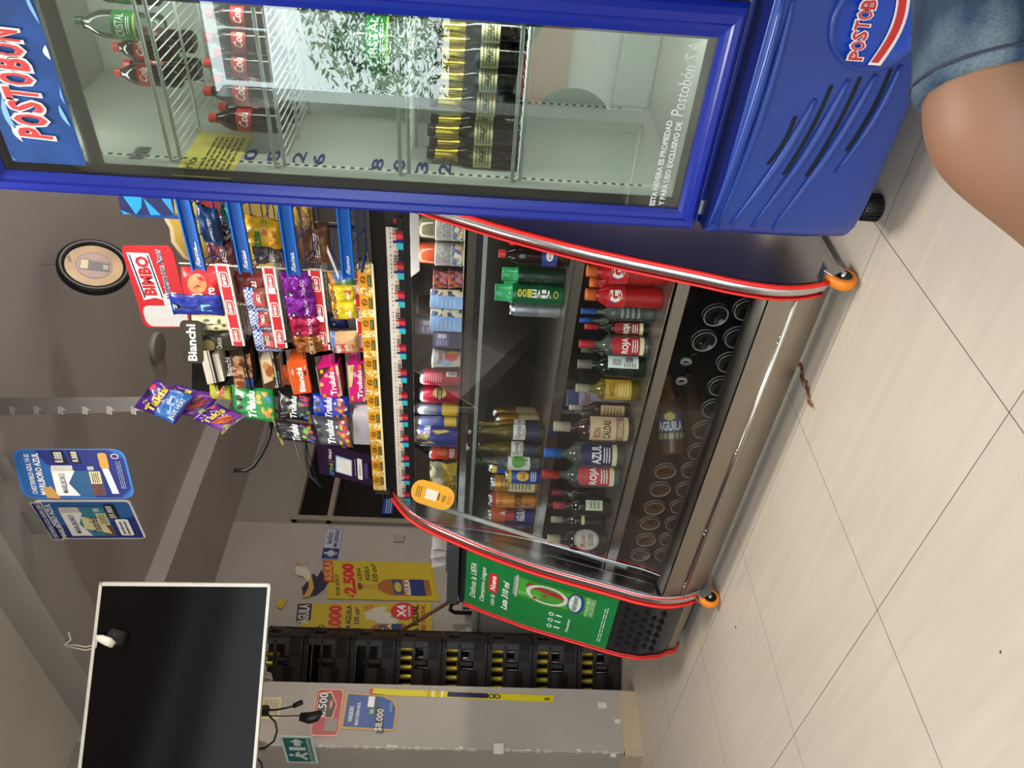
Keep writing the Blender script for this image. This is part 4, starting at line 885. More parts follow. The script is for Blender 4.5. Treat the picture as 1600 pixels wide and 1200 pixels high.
p, R, H = spot(862, 955, 802, 828, Y3+.03, z3); bottle('wine_bottle', 'black bottle with thin pale band, right of the oval-label bottle', 'bottle', p, R, H, 'spirit', m('#0a0a0c', .06, kind='w'), m('#a89c84', .4), lambda b, R, H: b.rect(-R*.5, H*.40, R*.7, H*.46, CREAM, 1, nx=5))
def art_oval(b, R, H): b.ell(R*.1, H*.36, R*.92, H*.22, m('#8e8c86', .4), 1, 24); b.ell(R*.1, H*.36, R*.82, H*.19, m('#bcb8ae', .4), 2, 24); b.text('Ron', -R*.5, H*.38, R*.4, H*.47, m('#a03030', .4), 3, shear=.2); b.lines(-R*.4, H*.24, R*.5, H*.34, 3, m('#5a5650', .5), 3)
p, R, H = spot(856, 948, 826, 866, Y3-.04, z3); bottle('rum_bottle', 'black squat bottle with grey oval label at the left end', 'bottle', p, R, H, 'spirit', m('#08080a', .05, kind='w'), m('#b4ac98', .4), art_oval)

# ---- empties lying in the bottom tray, bases to the glass
EMB_ = glass('empty_bottle', '#d0a878', 1.5, opa=.4, body='#7a4c22'); EMD = glass('empty_dark', '#8a8a8a', 1.5, opa=.3, body='#1c1c20')
def lying(name_l, q, mt, grp, d=(0, 1, .04), R=.0375, H=.25, lab=None, Y=1.705, first={}):
    p = py(*q, Y); d = V(d).normalized(); rot = d.to_track_quat('Z', 'X').to_euler()
    key = (mt.name, lab is not None)
    if key in first: return dup(first[key], p, rot, name_l, grp)
    rt = T('empty_bottle', name_l, 'bottle', p, 0, grp, rot)
    b = B(); RG = glass('bottle_rim', '#e8e6dc', 1.5, opa=.6, body='#b0b0a8')
    b.lathe([(R*.2, .006, mt), (R*.84, .003, RG), (R*.885, 0, RG), (R*.925, .001, mt), (R, .008, RG), (R, .012, mt), (R, H*.55, mt), (R*.9, H*.64, mt), (R*.48, H*.78, mt), (R*.42, H*.97, mt)], 24, cap=False); b.build('body', rt, world=False)
    b = B(); b.lathe([(R*.42, H*.95, mt), (R*.47, H*.96, RG), (R*.47, H, RG), (R*.34, H, RG)], 16, cap=False); b.build('lip', rt, world=False)
    if lab:
        b = B(); b.map = cylmap(R+.0008)
        lab(b, R, H); b.build('label', rt, world=False, recalc=False)
    first[key] = rt; return rt
lowr = ((1167, 486), (1152, 530), (1140, 569), (1126, 606), (1115, 641), (1101, 674), (1092, 708), (1082, 737), (1073, 767), (1064, 794), (1055, 820), (1046, 845), (1038, 869), (1029, 890))
upr = ((1051, 709), (1040, 739), (1032, 767), (1023, 796), (1016, 820), (1010, 846), (1001, 869), (992, 887))
ORD = ['first', 'second', 'third', 'fourth', 'fifth', 'sixth', 'seventh', 'eighth', 'ninth', 'tenth', 'eleventh', 'twelfth', 'thirteenth', 'fourteenth']
for i, q in enumerate(lowr): lying('empty bottle lying base-out in the bottom tray, lower row, %s from the right' % ORD[i], q, EMD if q[1] < 660 else EMB_, 'lower row of lying empties')
for i, q in enumerate(upr[1:]): lying('brown empty bottle lying base-out, upper row, %s after the labelled bottle' % ORD[i], q, EMB_, 'upper row of lying empties', (0.05, 1, .03))
lying('empty dark bottle lying base-out on top, nearest the right trim', (1119, 495), EMD, None); lying('empty dark bottle lying base-out on top, second from the right trim', (1101, 535), EMD, None)
def art_lie(b, R, H):
    b.rect(-R*1.4, H*.18, R*1.4, H*.52, m('#3a4a6a', .4), 0, nx=8); b.text('AGUILA', -R*1.1, H*.30, R*1.1, H*.42, WHITE, 2, off=.03); b.rect(-R*1.4, H*.2, R*1.4, H*.27, m('#b0a85a', .4), 1, nx=6); b.ell(0, H*.48, R*.5, H*.05, m('#c8b84a', .4), 1)
rt = T('labelled_bottle', 'lying beer bottle with readable blue label atop the bottom tray', 'bottle', py(1051, 709, 1.70), 0, None)
dd = V((.62, .62, .10)).normalized(); rt.rotation_euler = (Matrix.Rotation(0, 3, 'X') @ dd.to_track_quat('Z', 'X').to_matrix()).to_euler()
R, H = .038, .25; b = B(); b.lathe([(R*.8, .003, EMB_), (R*.93, 0, EMB_), (R, .008, EMB_), (R, H*.55, EMB_), (R*.9, H*.64, EMB_), (R*.48, H*.78, EMB_), (R*.42, H, EMB_)], 24, cap=False); b.build('body', rt, world=False)
# the label belongs on the side that faces the glass
inv = rt.rotation_euler.to_matrix().inverted(); cd = inv @ (CAM-V(rt.location)); a0 = math.atan2(cd.x, -cd.y)
b = B(); cm_ = cylmap(R+.0008); Rz = Matrix.Rotation(a0, 4, 'Z'); b.map = lambda x, y, L: Rz @ cm_(x, y, L); art_lie(b, R, H); b.build('label', rt, world=False, recalc=False)
for q, g_, d in (((1072, 567), 'the right', (-.3, -1, .1)), ((1065, 597), 'the left', (-.2, -1, .08))):
    p = pw(q[0], q[1], dep(py(*q, 1.72))); rt = T('beer_bottle', 'dark bottle lying with its mouth to the glass, %s one of two' % g_, 'bottle', p, 0, 'mouth-out bottles', V(d).to_track_quat('Z', 'X').to_euler())
    b = B(); L_ = .25; R = .034; b.lathe([(R*.9, -L_, EMD), (R, -L_*.95, EMD), (R, -L_*.5, EMD), (R*.5, -L_*.25, EMD), (R*.42, -.01, EMD)], 20, cap=False); b.build('body', rt, world=False)
    b = B(); b.lathe([(R*.42, -.01, RG_ := glass('bottle_rim', '#e8e6dc', 1.5, opa=.6, body='#b0b0a8')), (R*.5, -.008, RG_), (R*.5, 0, RG_), (R*.3, 0, RG_)], 16, cap=False); b.build('lip', rt, world=False)
# orange promotional sticker on the glass
O, ex, ey = quad((640, 790), (642, 752), (706, 795), fn=lambda x, y: py(x, y, 1.80))
def gp(x, y):   # on the sloping glass
    p = V((0, g0[0]-.002, g0[1])); q_ = V((0, g1[0]-.002, g1[1])); nn = (q_-p).cross(V((1, 0, 0))).normalized(); d = ray(x, y); return CAM+d*((p-CAM).dot(nn)/d.dot(nn))
cst = [gp(*q) for q in ((641, 765), (675, 773), (712, 780))]; b = B()
C0, e1, e2 = gp(676, 773), (gp(709, 783)-gp(643, 763))/2, (gp(671, 790)-gp(681, 756))/2; nn = e1.cross(e2).normalized()
if nn.dot(CAM-C0) < 0: nn = -nn
b.map = lambda x, y, L: C0+e1*x*1.0+e2*y+nn*(L*.0006+.001)
OR_ = m('#eeb03a', .4, amp=.04); b.rrect(-1, -1.05, 1, 1.05, .5, 1.0, OR_, 1)
b.rect(-.32, -.45, .22, .45, m('#f2ead8', .5), 2); 
b.map = lambda x, y, L: C0-e1*y+e2*(-x)+nn*(L*.0006+.001)
b.text('POKER', -.32, -.62, .3, -.46, m('#6a3a1a', .5), 2); b.lines(-.5, .5, .5, .78, 3, m('#7a5a20', .5), 2); b.lines(-.4, -.9, .4, -.7, 2, m('#d8783a', .5), 2); b.poly([(-.3, -.32), (.35, -.32), (.35, -.27), (-.3, -.27)], m('#5a2c18', .5), 3)
tag(b.build('promo_sticker', recalc=False), 'oval orange beer promotion sticker on the glass at the left top', 'sticker')

# ================================================================ RACKS ON TOP OF THE CASE
ZT = 1.236
def xz(x, y, L, Y): return V((x, Y-L*.0006, y))
RSTR = m('#c8242c', .4, amp=.04)
# ---- red-strip wire rack
rk = T('snack_rack', 'grey wire snack rack with red and white price strips', 'rack', (-1.55, 2.1, ZT))
XA, XB = -1.385, -1.70; GW = m('#9a958c', .35, .6)
strips = [((335, 357, 414), (364, 383, 545)), ((410, 428, 414), (429, 450, 545)), ((481, 502, 416), (496, 516, 546)), ((548, 564, 418), (561, 573, 547))]
zst = []
for (a0, a1, ya), (c0, c1, yb) in strips:
    zt = (py(a0, ya, 2.0).z+py(c0, yb, 2.0).z)/2; zb = (py(a1, ya, 2.0).z+py(c1, yb, 2.0).z)/2; zst.append((zb, zt))
for k, (zb, zt) in enumerate(zst):
    b = B(); b.box(((XA+XB)/2, 2.004, (zb+zt)/2), (XA-XB, .008, zt-zb), WHITE); b.map = lambda x, y, L: V((XB+(XA-XB)*x, 2.0-L*.0007, zb+(zt-zb)*y))
    b.rect(0, .16, 1, .84, RSTR, 1)
    for c_ in (.15, .50, .84):
        b.rrect(c_-.09, .20, c_+.09, .80, .03, .15, WHITE, 2); b.rrect(c_-.08, .26, c_+.08, .74, .03, .13, RSTR, 3); b.text('BIMBO', c_-.065, .36, c_+.065, .64, WHITE, 4, off=.03)
    if k in (1, 2): b.rect(.70-.32*(k-1), .22, .77-.32*(k-1), .75, WHITE, 5)
    st = b.build('price_strip', rk)
    b = B()   # wire basket of that tier
    for i in range(13): x = XB+(XA-XB)*i/12; b.tube([(x, 2.008, zb+.004), (x, 2.22, zb+.03), (x, 2.22, zt+.03)], .0013, GW, 4)
    for y_ in (2.05, 2.10, 2.16, 2.22): b.tube([(XB, y_, zb+.004+(y_-2)*.12), (XA+.03, y_, zb+.004+(y_-2)*.12)], .0016, GW, 4)
    for x in (XB, XA+.03): b.tube([(x, 2.0, zb+.01), (x, 2.0, zt), (x, 2.22, zt+.03)], .0018, GW, 5)
    b.build('wire_tier', rk)
b = B()
for x in (XA+.03, XB): b.tube([(x, 2.225, ZT), (x, 2.225, 1.98)], .004, GW, 8)
b.tube([(XA-.0, 2.0, 1.81), (XA+.0, 2.0, 1.25)], .0022, m('#c9c4b8', .4), 6)
b.build('upright_post', rk)
# header sign
O, ex, ey = quad((226, 512), (188, 384), (300, 512), (268, 385), fn=lambda x, y: py(x, y, 2.14)); 
b = B(); b.map = affine(O, ex, ey)
b.prism([b.map(x, y, 0) for x, y in rr_pts(0, 0, 1, 1, .08, .1)], ex.cross(ey).normalized()*-.004, m('#c4202a', .4, amp=.05, scale=8))
b.prism([b.map(x, y, 1) for x, y in [(.36, .84), (.93, .92), (.92, .48), (.36, .40), (.39, .6)]], ex.cross(ey).normalized()*.001, m('#f0ece4', .4))
b.poly([(.385, .815), (.91, .885), (.91, .86), (.395, .785)], NAVY, 4); b.poly([(.385, .455), (.90, .53), (.90, .505), (.385, .43)], NAVY, 4)
b.text('BIMBO', .42, .53, .89, .79, m('#c4202a', .4), 4, off=.05)
b.text('Nutrimos con Amor', .37, .24, .97, .37, WHITE, 2, off=.09); b.text('Nutrimos con Amor', .38, .25, .96, .36, NAVY, 4, off=.02)
WB = m('#d6d4d2', .5)   # plain pale corner
b.rrect(.02, .03, .29, .93, .10, .14, WB, 2); b.rrect(.18, .06, .46, .44, .10, .14, WB, 3)
b.build('header_sign', rk, recalc=False)
# goods in the red rack
def ql(tl, tr, bl, br, Y): return quad(tl, tr, bl, br, fn=lambda x, y: py(x, y, Y))
RDW, CRM, OLV = m('#c02a2e', .3), m('#d8cc9c', .35), m('#3a3726', .35)
CHK = lambda u, v: (m('#2b4fa0', .35) if (int(u*14)+int(v*14)) % 2 else m('#c8cfdc', .35))
def st_oct(b, x, y, s=.07): b.ell(x, y, s, s*.8, BLACK, 2, 8); b.lines(x-s*.6, y-s*.3, x+s*.6, y+s*.3, 2, WHITE, 3)
def a_cero(b): b.rrect(.10, .50, .42, .75, .05, .05, WHITE, 2); b.text('BIMBO', .12, .55, .40, .70, RSTR, 3); b.text('Cero', .15, .20, .60, .42, WHITE, 2, off=.03); b.ell(.68, .60, .25, .22, m('#c88a5a', .4), 1); b.ell(.2, .12, .14, .08, m('#d8a070', .4), 2); st_oct(b, .1, .88, .08)
bag('red bread bag with roll window on top tier of red rack', ql((290, 473), (282, 418), (356, 474), (352, 414), 2.03), a_cero, RDW, lambda u, v: CHK(u, v) if u < .22 and v < .9 else None, D=.06, seed=5)
def a_bar(b): b.rect(.30, .04, .62, .95, m('#6fa8d8', .3), 1); b.rect(.30, .20, .62, .40, m('#7ac4c8', .3), 2); b.text('Milky', .34, .5, .58, .75, m('#24408a', .4), 3, rot=90); st_oct(b, .5, .9, .14)
bag('navy bar wrapper with light blue stripe, overlapping the red header sign', ql((272, 492), (262, 458), (350, 492), (345, 462), 1.998), a_bar, m('#1d2f8c', .3), D=.02, seed=6)
def a_cow(b): b.text('Vainilla', .12, .62, .7, .76, m('#4a4a7a', .5), 2); [b.ell(*e, m('#4a4a44', .5), 2, 8) for e in ((.3, .4, .1, .05), (.6, .5, .08, .06), (.8, .3, .1, .05), (.5, .2, .09, .05), (.85, .6, .06, .08))]; st_oct(b, .15, .88, .1); st_oct(b, .4, .9, .1)
bag('cream snack bag with dark patches beside the navy bar wrapper', ql((303, 514), (299, 491), (368, 514), (362, 492), 2.02), a_cow, CRM, D=.04, seed=7)
bag('dark olive snack bag at the left end of the top tier', ql((300, 547), (300, 516), (374, 546), (366, 514), 2.04), lambda b: (b.ell(.4, .6, .3, .15, m('#a89a5a', .4), 2), b.text('Choco', .2, .3, .8, .42, WHITE, 2)), OLV, D=.04, seed=8)
def a_dona(b): b.text('donas', .2, .35, .85, .55, WHITE, 2, shear=.3)
bag('dark red doughnut bag, right end of second tier', ql((372, 470), (366, 424), (428, 470), (420, 424), 2.05), a_dona, m('#6c1f1c', .35), D=.05, seed=9)
def a_ging(b): b.rrect(.35, .25, .9, .65, .1, .08, m('#c24a50', .35), 1); b.text('BIMBO', .42, .38, .85, .52, WHITE, 2); st_oct(b, .3, .8, .1)
for k, (q, l_) in enumerate((((388, 484, 378, 448, 430, 486, 424, 450), 'gingham-edged cake bag behind second strip, right one of three'), ((394, 514, 386, 482, 436, 516, 430, 482), 'gingham-edged cake bag behind second strip, middle one of three'), ((402, 548, 392, 512, 444, 548, 438, 514), 'gingham-edged cake bag behind second strip, left one of three'))):
    bag(l_, ql((q[0], q[1]), (q[2], q[3]), (q[4], q[5]), (q[6], q[7]), 2.02+.004*k), a_ging, m('#7d4638', .35), lambda u, v: CHK(u, v) if v > .62 or u < .25 else None, D=.04, seed=10+k, group='gingham cake bags')
def a_pur(b): b.text('Chocoso', .15, .25, .9, .42, m('#3a1038', .3), 2, shear=.3, off=.02); b.text('Chocoso', .16, .26, .89, .41, m('#e0c4e0', .3), 3, shear=.3); st_oct(b, .3, .75, .1)
PUR, MAG, COP = m('#7a2390', .18, .4), m('#a81c48', .2, .35), m('#a0602c', .22, .5)
bag('shiny purple snack bag beside the blue strips, third tier', ql((445, 462), (438, 426), (496, 466), (488, 424), 2.01), a_pur, PUR, D=.05, seed=14, wr=.006)
bag('shiny purple snack bag next to the magenta bag, third tier', ql((452, 496), (444, 458), (500, 494), (494, 458), 2.0+.012), a_pur, PUR, D=.05, seed=15, wr=.006)
bag('shiny magenta snack bag in the middle of third tier', ql((458, 524), (450, 490), (505, 522), (500, 488), 2.014), a_pur, MAG, D=.05, seed=16, wr=.006)
bag('copper wafer bag at the left end of third tier', ql((464, 552), (458, 520), (512, 548), (504, 518), 2.012), lambda b: (b.text('GANSITO', .15, .3, .9, .5, m('#3a2010', .3), 2), b.text('GANSITO', .16, .31, .89, .49, CREAM, 3)), COP, D=.04, seed=17, wr=.006)
def a_yel(b): b.rect(.15, .2, .75, .42, m('#c2363c', .35), 1); b.text('BIMBO', .2, .26, .7, .37, WHITE, 2); b.rect(.1, .62, .8, .72, m('#8a9a2c', .35), 1); st_oct(b, .35, .86, .1); st_oct(b, .65, .86, .1)
YB = m('#d8c22c', .25)
bag('yellow snack bag with orange foil top beside the navy wrapper, fourth tier', ql((524, 498), (517, 470), (562, 497), (560, 468), 2.01), a_yel, YB, lambda u, v: m('#c8742c', .2, .4) if v > .8 else None, D=.04, seed=18)
bag('yellow snack bag with orange foil top, right one on fourth tier', ql((520, 469), (512, 443), (560, 468), (556, 441), 2.01), a_yel, YB, lambda u, v: m('#c8742c', .2, .4) if v > .8 else None, D=.04, seed=19)
bag('green and blue snack bag half under the lowest blue strip', ql((520, 446), (508, 424), (556, 444), (552, 424), 2.0), lambda b: b.text('Chips', .1, .3, .8, .5, WHITE, 2), m('#5a7c34', .3), lambda u, v: m('#c07a2c', .25) if v > .75 else (m('#4a74b0', .3) if u > .5 else None), D=.03, seed=20)
bag('navy wrapper with black seals behind the yellow bags', ql((514, 510), (508, 488), (545, 512), (540, 490), 2.05), lambda b: st_oct(b, .5, .6, .15), m('#141c58', .3), D=.04, seed=21)
def a_tray(b): b.rrect(.10, .2, .6, .85, .06, .06, m('#d2484a', .35), 1); b.text('BIMBO', .15, .62, .55, .76, WHITE, 2); b.text('Tajada', .15, .34, .55, .5, WHITE, 2); st_oct(b, .3, .93, .1)
bag('tray of sliced cake with red label, left end of fourth tier', ql((520, 549), (515, 518), (564, 549), (560, 516), 2.005), a_tray, m('#c8a070', .35), lambda u, v: m('#4a6cb0', .35) if v > .82 else None, D=.05, seed=22)

# ---- blue-strip wire rack
rb = T('snack_rack', 'blue wire snack rack with bright blue strips, beside the fridge', 'rack', (-1.15, 1.95, ZT)); SB = m('#0c63b8', .35, amp=.03); WBL = m('#143a78', .35)
bst = [((275, 298, 316), (302, 322, 421)), ((354, 376, 319), (375, 396, 422)), ((434, 456, 324), (450, 470, 428)), ((525, 548, 331), (537, 554, 438))]
X0, X1 = -1.302, -.93
for k, ((a0, a1, ya), (c0, c1, yb)) in enumerate(bst):
    zt = (py(a0, ya, 1.85).z+py(c0, yb, 1.85).z)/2; zb = (py(a1, ya, 1.85).z+py(c1, yb, 1.85).z)/2
    b = B(); b.box(((X0+X1)/2, 1.855, (zb+zt)/2), (X1-X0, .006, zt-zb), SB); b.box(((X0+X1)/2, 1.848, zb+.002), (X1-X0, .014, .004), SB); b.box(((X0+X1)/2, 1.848, zt-.002), (X1-X0, .014, .004), SB)
    b.map = lambda x, y, L: V((x, 1.8515-L*.0007, y)); x0 = X0+.012
    b.text('Ramo', x0, zb+.012, x0+.062, zt-.012, WHITE, 1, shear=.35, off=.03)
    if k < 3: b.rect(x0+(.055, .035, .045)[k], zb+.012, x0+(.08, .06, .065)[k], zt-.022, WHITE, 3)
    b.build('price_strip', rb)
    b = B()
    for x in (X0, -1.2, -1.1, -1.0, X1): b.tube([(x, 1.86, zb+.01), (x, 1.95, zb-.02), (x, 2.10, zb-.01), (x, 2.10, zt+.05)], .002, WBL, 5)
    for y_, zz_ in ((1.9, -.005), (1.95, -.02), (2.02, -.015), (2.10, -.01)): b.tube([(X0, y_, zb+zz_), (X1, y_, zb+zz_)], .002, WBL, 5)
    b.tube([(X0, 1.86, zt), (X0, 1.98, zt+.05), (X0, 2.10, zt+.06)], .0026, WBL, 5); b.tube([(X0, 1.86, zt), (X0, 2.0, zb-.02)], .0022, WBL, 5)
    b.tube([(X0, 2.10, zt+.05), (X1, 2.10, zt+.05)], .0024, WBL, 5)
    b.build('wire_tier', rb)
b = B()
for x in (X0+.01, X1): b.tube([(x, 2.105, ZT), (x, 2.105, 1.95)], .005, WBL, 8); b.tube([(x, 1.87, ZT+.005), (x, 2.105, ZT+.005)], .004, WBL, 6)
b.build('upright_post', rb)
b = B(); O, ex, ey = quad((188, 334), (184, 296), (274, 337), (268, 298), fn=lambda x, y: py(x, y, 2.09)); b.map = affine(O, ex, ey); LBL = m('#1a8ad0', .35)
b.prism([b.map(x, y, 0) for x, y in ((0, 0), (1, 0), (1, 1), (0, 1))], ex.cross(ey).normalized()*-.004, m('#141c50', .4))
for pl in (((0, .72), (1, .98), (1, .55), (.3, .6)), ((0, .45), (.7, .55), (0, .25)), ((0, .0), (.8, .25), (.75, .05)), ((.0, .95), (.18, 1), (.0, .8))): b.poly(pl, LBL, 1)
b.build('header_sign', rb, recalc=False)
def a_maiz(b): b.text('Maizitos', .08, .52, .72, .74, m('#1f6a2c', .4), 3, shear=.1, off=.05); b.text('Maizitos', .08, .525, .72, .735, m('#2a8a3c', .4), 4, shear=.1); b.rrect(.60, .34, .98, .50, .04, .04, m('#2a8a3c', .4), 2); b.rect(.6, .36, .75, .47, RSTR, 3); [b.ell(x, y, .07, .045, m('#c8742a', .4), 2, 8) for x, y in ((.15, .3), (.3, .22), (.48, .26), (.6, .15), (.75, .2), (.4, .12))]
bag('yellow corn-snack bag with green lettering on the second blue tier', ql((388, 384), (380, 327), (442, 382), (440, 352), 1.90), a_maiz, m('#d8a51c', .28), D=.06, seed=30, wr=.006)
for i, (q, mt, l_, z_) in enumerate((((318, 372, 306, 322, 352, 392, 340, 322), m('#1c3c66', .3), 'dark blue snack bag on the top blue tier', None), ((330, 410, 322, 372, 372, 412, 366, 378), m('#5a2a2e', .3), 'dark red snack bag on the top blue tier, left end', None), ((350, 345, 344, 320, 372, 348, 372, 320), m('#2a6a62', .3), 'teal patterned bag beside the fridge frame', None), ((354, 392, 346, 348, 375, 394, 372, 352), pattern('zebra', ['#15151a', '#d0d0d4', '#22222a', '#b8b8bc', '#15151a'], 110), 'black and white patterned wrappers above the second blue strip', None), ((402, 412, 392, 380, 448, 410, 444, 382), m('#4a3a2a', .3), 'brown snack bag behind the yellow corn-snack bag', None), ((462, 354, 456, 318, 492, 358, 488, 320), m('#c0962c', .3), 'gold snack bag on the third blue tier beside the fridge', None), ((470, 410, 462, 345, 520, 410, 512, 348), m('#6a4426', .35), 'brown snack bag low on the third blue tier', None))):
    bag(l_, ql((q[0], q[1]), (q[2], q[3]), (q[4], q[5]), (q[6], q[7]), 1.93+.012*i), None, mt, D=.035, seed=40+i, wr=.006)
b = B(); O, ex, ey = ql((512, 402), (512, 384), (530, 438), (526, 418), 1.9); b.map = affine(O, ex, ey); b.prism([b.map(x, y, 0) for x, y in ((0, 0), (.6, -.1), (1, 1), (.3, 1.1))], (0, .003, 0), WHITE); tag(b.build('paper_sheet'), 'folded white paper sheet tucked above the lowest blue strip', 'paper')
# cream promotional cut-out behind both racks
O, ex, ey = quad((262, 420), (262, 312), (430, 420), (430, 312), fn=lambda x, y: py(x, y, 2.32)); b = B(); b.map = affine(O, ex, ey); CUT = m('#c9ae52', .45, amp=.05)
pts = [(.0, 0), (1.08, 0), (1.08, -.96), (1.2, -.96), (1.2, 1.05), (.72, 1.02), (.6, .98), (.4, .97), (.16, .86), (.03, .66)]
b.prism([b.map(x, y, 0) for x, y in pts], ex.cross(ey).normalized()*-.004, CREAM); b.poly([(x*.97+.02, y*.97-.01) for x, y in pts], CUT, 1)
b.poly([(0, .40), (.35, .62), (1.2, .74), (1.2, .45), (.4, .38), (0, .15)], m('#8f1f1f', .4), 2); b.text('Mar', .5, .52, .9, .64, WHITE, 3, shear=.3)
tag(b.build('promo_cutout', recalc=False), 'cream and red cardboard cut-out behind the two snack racks', 'sign')

# ---- black candy rack with open boxes
YK = 2.06; kr = T('candy_rack', 'black candy box rack with white brand letters, left of the red rack', 'rack', (-2.0, 2.1, ZT)); BKP = m('#15140f', .45)
kx0, kx1 = py(450, 616, YK).x, py(450, 520, YK).x
b = B(); b.prism([py(*q, YK+.10) for q in ((300, 520), (300, 612), (575, 628), (575, 530))], (0, .006, 0), BKP); 
b.map = lambda x, y, L: V((x, YK+.099-L*.0006, y))
for k, (xi, yi, s_) in enumerate(((330, 520, .06), (398, 524, .075), (460, 524, .075))):
    p = py(xi, yi, YK+.1); b.text('Bianchi'[k*2:k*2+3], p.x-.06, p.z-.03, p.x+.02, p.z+.03, m('#7a7a70', .5), 1, off=.02)
b.build('back_panel', kr)
b = B(); b.prism([py(*q, YK-.02) for q in ((520, 540), (560, 546), (574, 532), (574, 440), (545, 440))], (0, .01, 0), m('#4a443c', .4)) if False else b.box((kx1+.012, YK+.02, 1.40), (.008, .16, .30), m('#2c2a26', .35)); b.build('side_wing', kr)
b = B(); O, ex, ey = quad((285, 566), (281, 502), (316, 566), (311, 504), fn=lambda x, y: py(x, y, 1.985)); b.map = affine(O, ex, ey); b.prism([b.map(x, y, 0) for x, y in rr_pts(-.03, -.1, 1.02, 1.0, .1, .25)], ex.cross(ey).normalized()*-.004, m('#2c2f1e', .4)); b.text('Bianchi', .04, .22, .95, .70, WHITE, 1, off=.03); b.build('header_sign', kr, recalc=False)
b = B()
for xi in (341, 392, 438, 488, 532, 572):
    p0, p1 = py(xi, 608, YK-.01), py(xi-4, 548, YK-.01); z = (p0.z+p1.z)/2; b.box(((p0.x+p1.x)/2, YK+.045, z), (abs(p0.x-p1.x)+.02, .11, .003), BKP, Matrix.Rotation(math.radians(-12), 3, 'X')); b.tube([(p0.x-.01, YK-.012, z+.018), (p1.x+.01, YK-.012, z+.018)], .0016, BKP, 5)
b.build('tier_tray', kr)
def cbox(label, tl, tr, bl, br, D, front, top=None, art=None, Y=None, w=None, name='candy_box', group=None, sidem=None):
    O, ex, ey = quad(tl, tr, bl, br, fn=(lambda x, y: py(x, y, Y)) if w is None else (lambda x, y: pw(x, y, w))); n = ex.cross(ey).normalized()
    rt = T(name, label, 'box', O+ex/2, 0, group); b = B(); b.map = affine(O, ex, ey)
    P_ = [O, O+ex, O+ex+ey, O+ey]; bk = -n*D
    b.face(P_, front); b.face([p+bk for p in P_[::-1]], sidem or front)
    for i in (0, 1, 3): b.face([P_[i], P_[i]+bk, P_[(i+1) % 4]+bk, P_[(i+1) % 4]], sidem or front)
    if art: art(b)
    b.build('box', rt, recalc=False)
    b = B(); b.face([O+ey, O+ey+ex, O+ey+ex+bk*.35+ey*.16, O+ey+bk*.35+ey*.16], top or front); b.face([O+ey+bk, O+ey+ex+bk, O+ey+ex*1.0+bk+ey*.35, O+ey+bk+ey*.35], top or front); b.build('lid_flap', rt)
    return rt
CARD = m('#9a8570', .6); BRN = m('#4a2a1c', .4); ORG = m('#e0591c', .4); PNK = m('#d81a7a', .4)
cbox('plain white open box on the top tier of the candy rack', (324, 600), (314, 559), (351, 596), (341, 551), .06, m('#e4dccb', .5), CARD, None, YK)
def a_b1(b): b.rect(0, 0, 1, 1, pattern('choco1', ['#7a4a34', '#c88a5a', '#d8b08a', '#5a2e20', '#a8482c'], 60), 1); b.rect(.0, .0, .3, .4, m('#2c4a9c', .4), 2); b.text('Bianchi', .45, 1.02, 1, 1.3, WHITE, 2)
cbox('chocolate box with blue corner, second tier of candy rack', (368, 608), (360, 558), (397, 605), (390, 552), .06, BRN, BRN, a_b1, YK)
def a_b2(b): b.poly([(.2, .98), (1, .98), (1, .4), (.6, .2), (.3, .5)], m('#d8c49a', .4), 1); b.ell(.62, .6, .2, .22, m('#a85a30', .4), 2); b.ell(.8, .75, .12, .15, m('#c88a4a', .4), 3); b.text('Bianchi', .04, .12, .58, .40, WHITE, 3, off=.03); b.rect(.3, .45, .5, .52, m('#c8a42c', .4), 3)
cbox('brown chocolate box with large lettering, above the orange box', (414, 609), (406, 563), (442, 606), (436, 559), .06, BRN, m('#8a7a6c', .5), a_b2, YK, sidem=m('#b8a898', .5))
def a_b3(b): b.text('Bianchi', .06, .28, .80, .62, WHITE, 2, off=.04); b.ell(.7, .82, .1, .1, m('#f0a07a', .4), 2); b.rect(.55, .12, .68, .22, m('#3a2a20', .4), 2); b.rect(.72, .08, .85, .18, m('#f0b090', .4), 2)
cbox('bright orange candy box in the middle of the candy rack', (460, 617), (448, 566), (486, 613), (479, 562), .07, ORG, m('#b0a89c', .4), a_b3, YK-.015)
bag('orange candy bag tucked behind the orange box', ql((440, 600), (434, 570), (462, 602), (456, 568), YK+.03), lambda b: st_oct(b, .3, .5, .12), ORG, D=.03, seed=52, name='candy_bag')
def a_b4(b):
    b.poly([(0, 0), (1, 0), (1, .12), (.1, .12)], CREAM, 1); b.text('Trululu', .1, .22, .85, .52, WHITE, 3, off=.04, shear=.15); b.text('ChoColores', .1, .04, .7, .15, m('#4a2418', .4), 3)
    for x, y, c_ in ((.12, .85, '#e0a030'), (.9, .8, '#d8b040'), (.75, .62, '#e8a0b0'), (.15, .5, '#5a8ac0'), (.92, .3, '#e07a3a'), (.5, .9, '#e8c85a'), (.05, .15, '#e0b060')): b.ell(x, y, .07, .09, m(c_, .3), 2, 12)
def z4(b): a_b4(b); b.poly([(.6, 1), (1, 1), (1, .35), (.8, .7)], BRN, 1)
cbox('pink candy box with chocolate corner and white lettering, fifth tier', (505, 625), (494, 576), (534, 618), (529, 571), .07, PNK, CARD, z4, YK-.02)
def z5(b): a_b4(b); b.poly([(.4, 1), (1, 1), (1, .65), (.5, .8)], CREAM, 1); b.poly([(.5, 0), (1, 0), (1, .3)], BRN, 1)
cbox('pink and cream candy box on the lowest tier of candy rack', (547, 629), (544, 571), (574, 626), (570, 568), .07, PNK, CARD, z5, YK-.025)

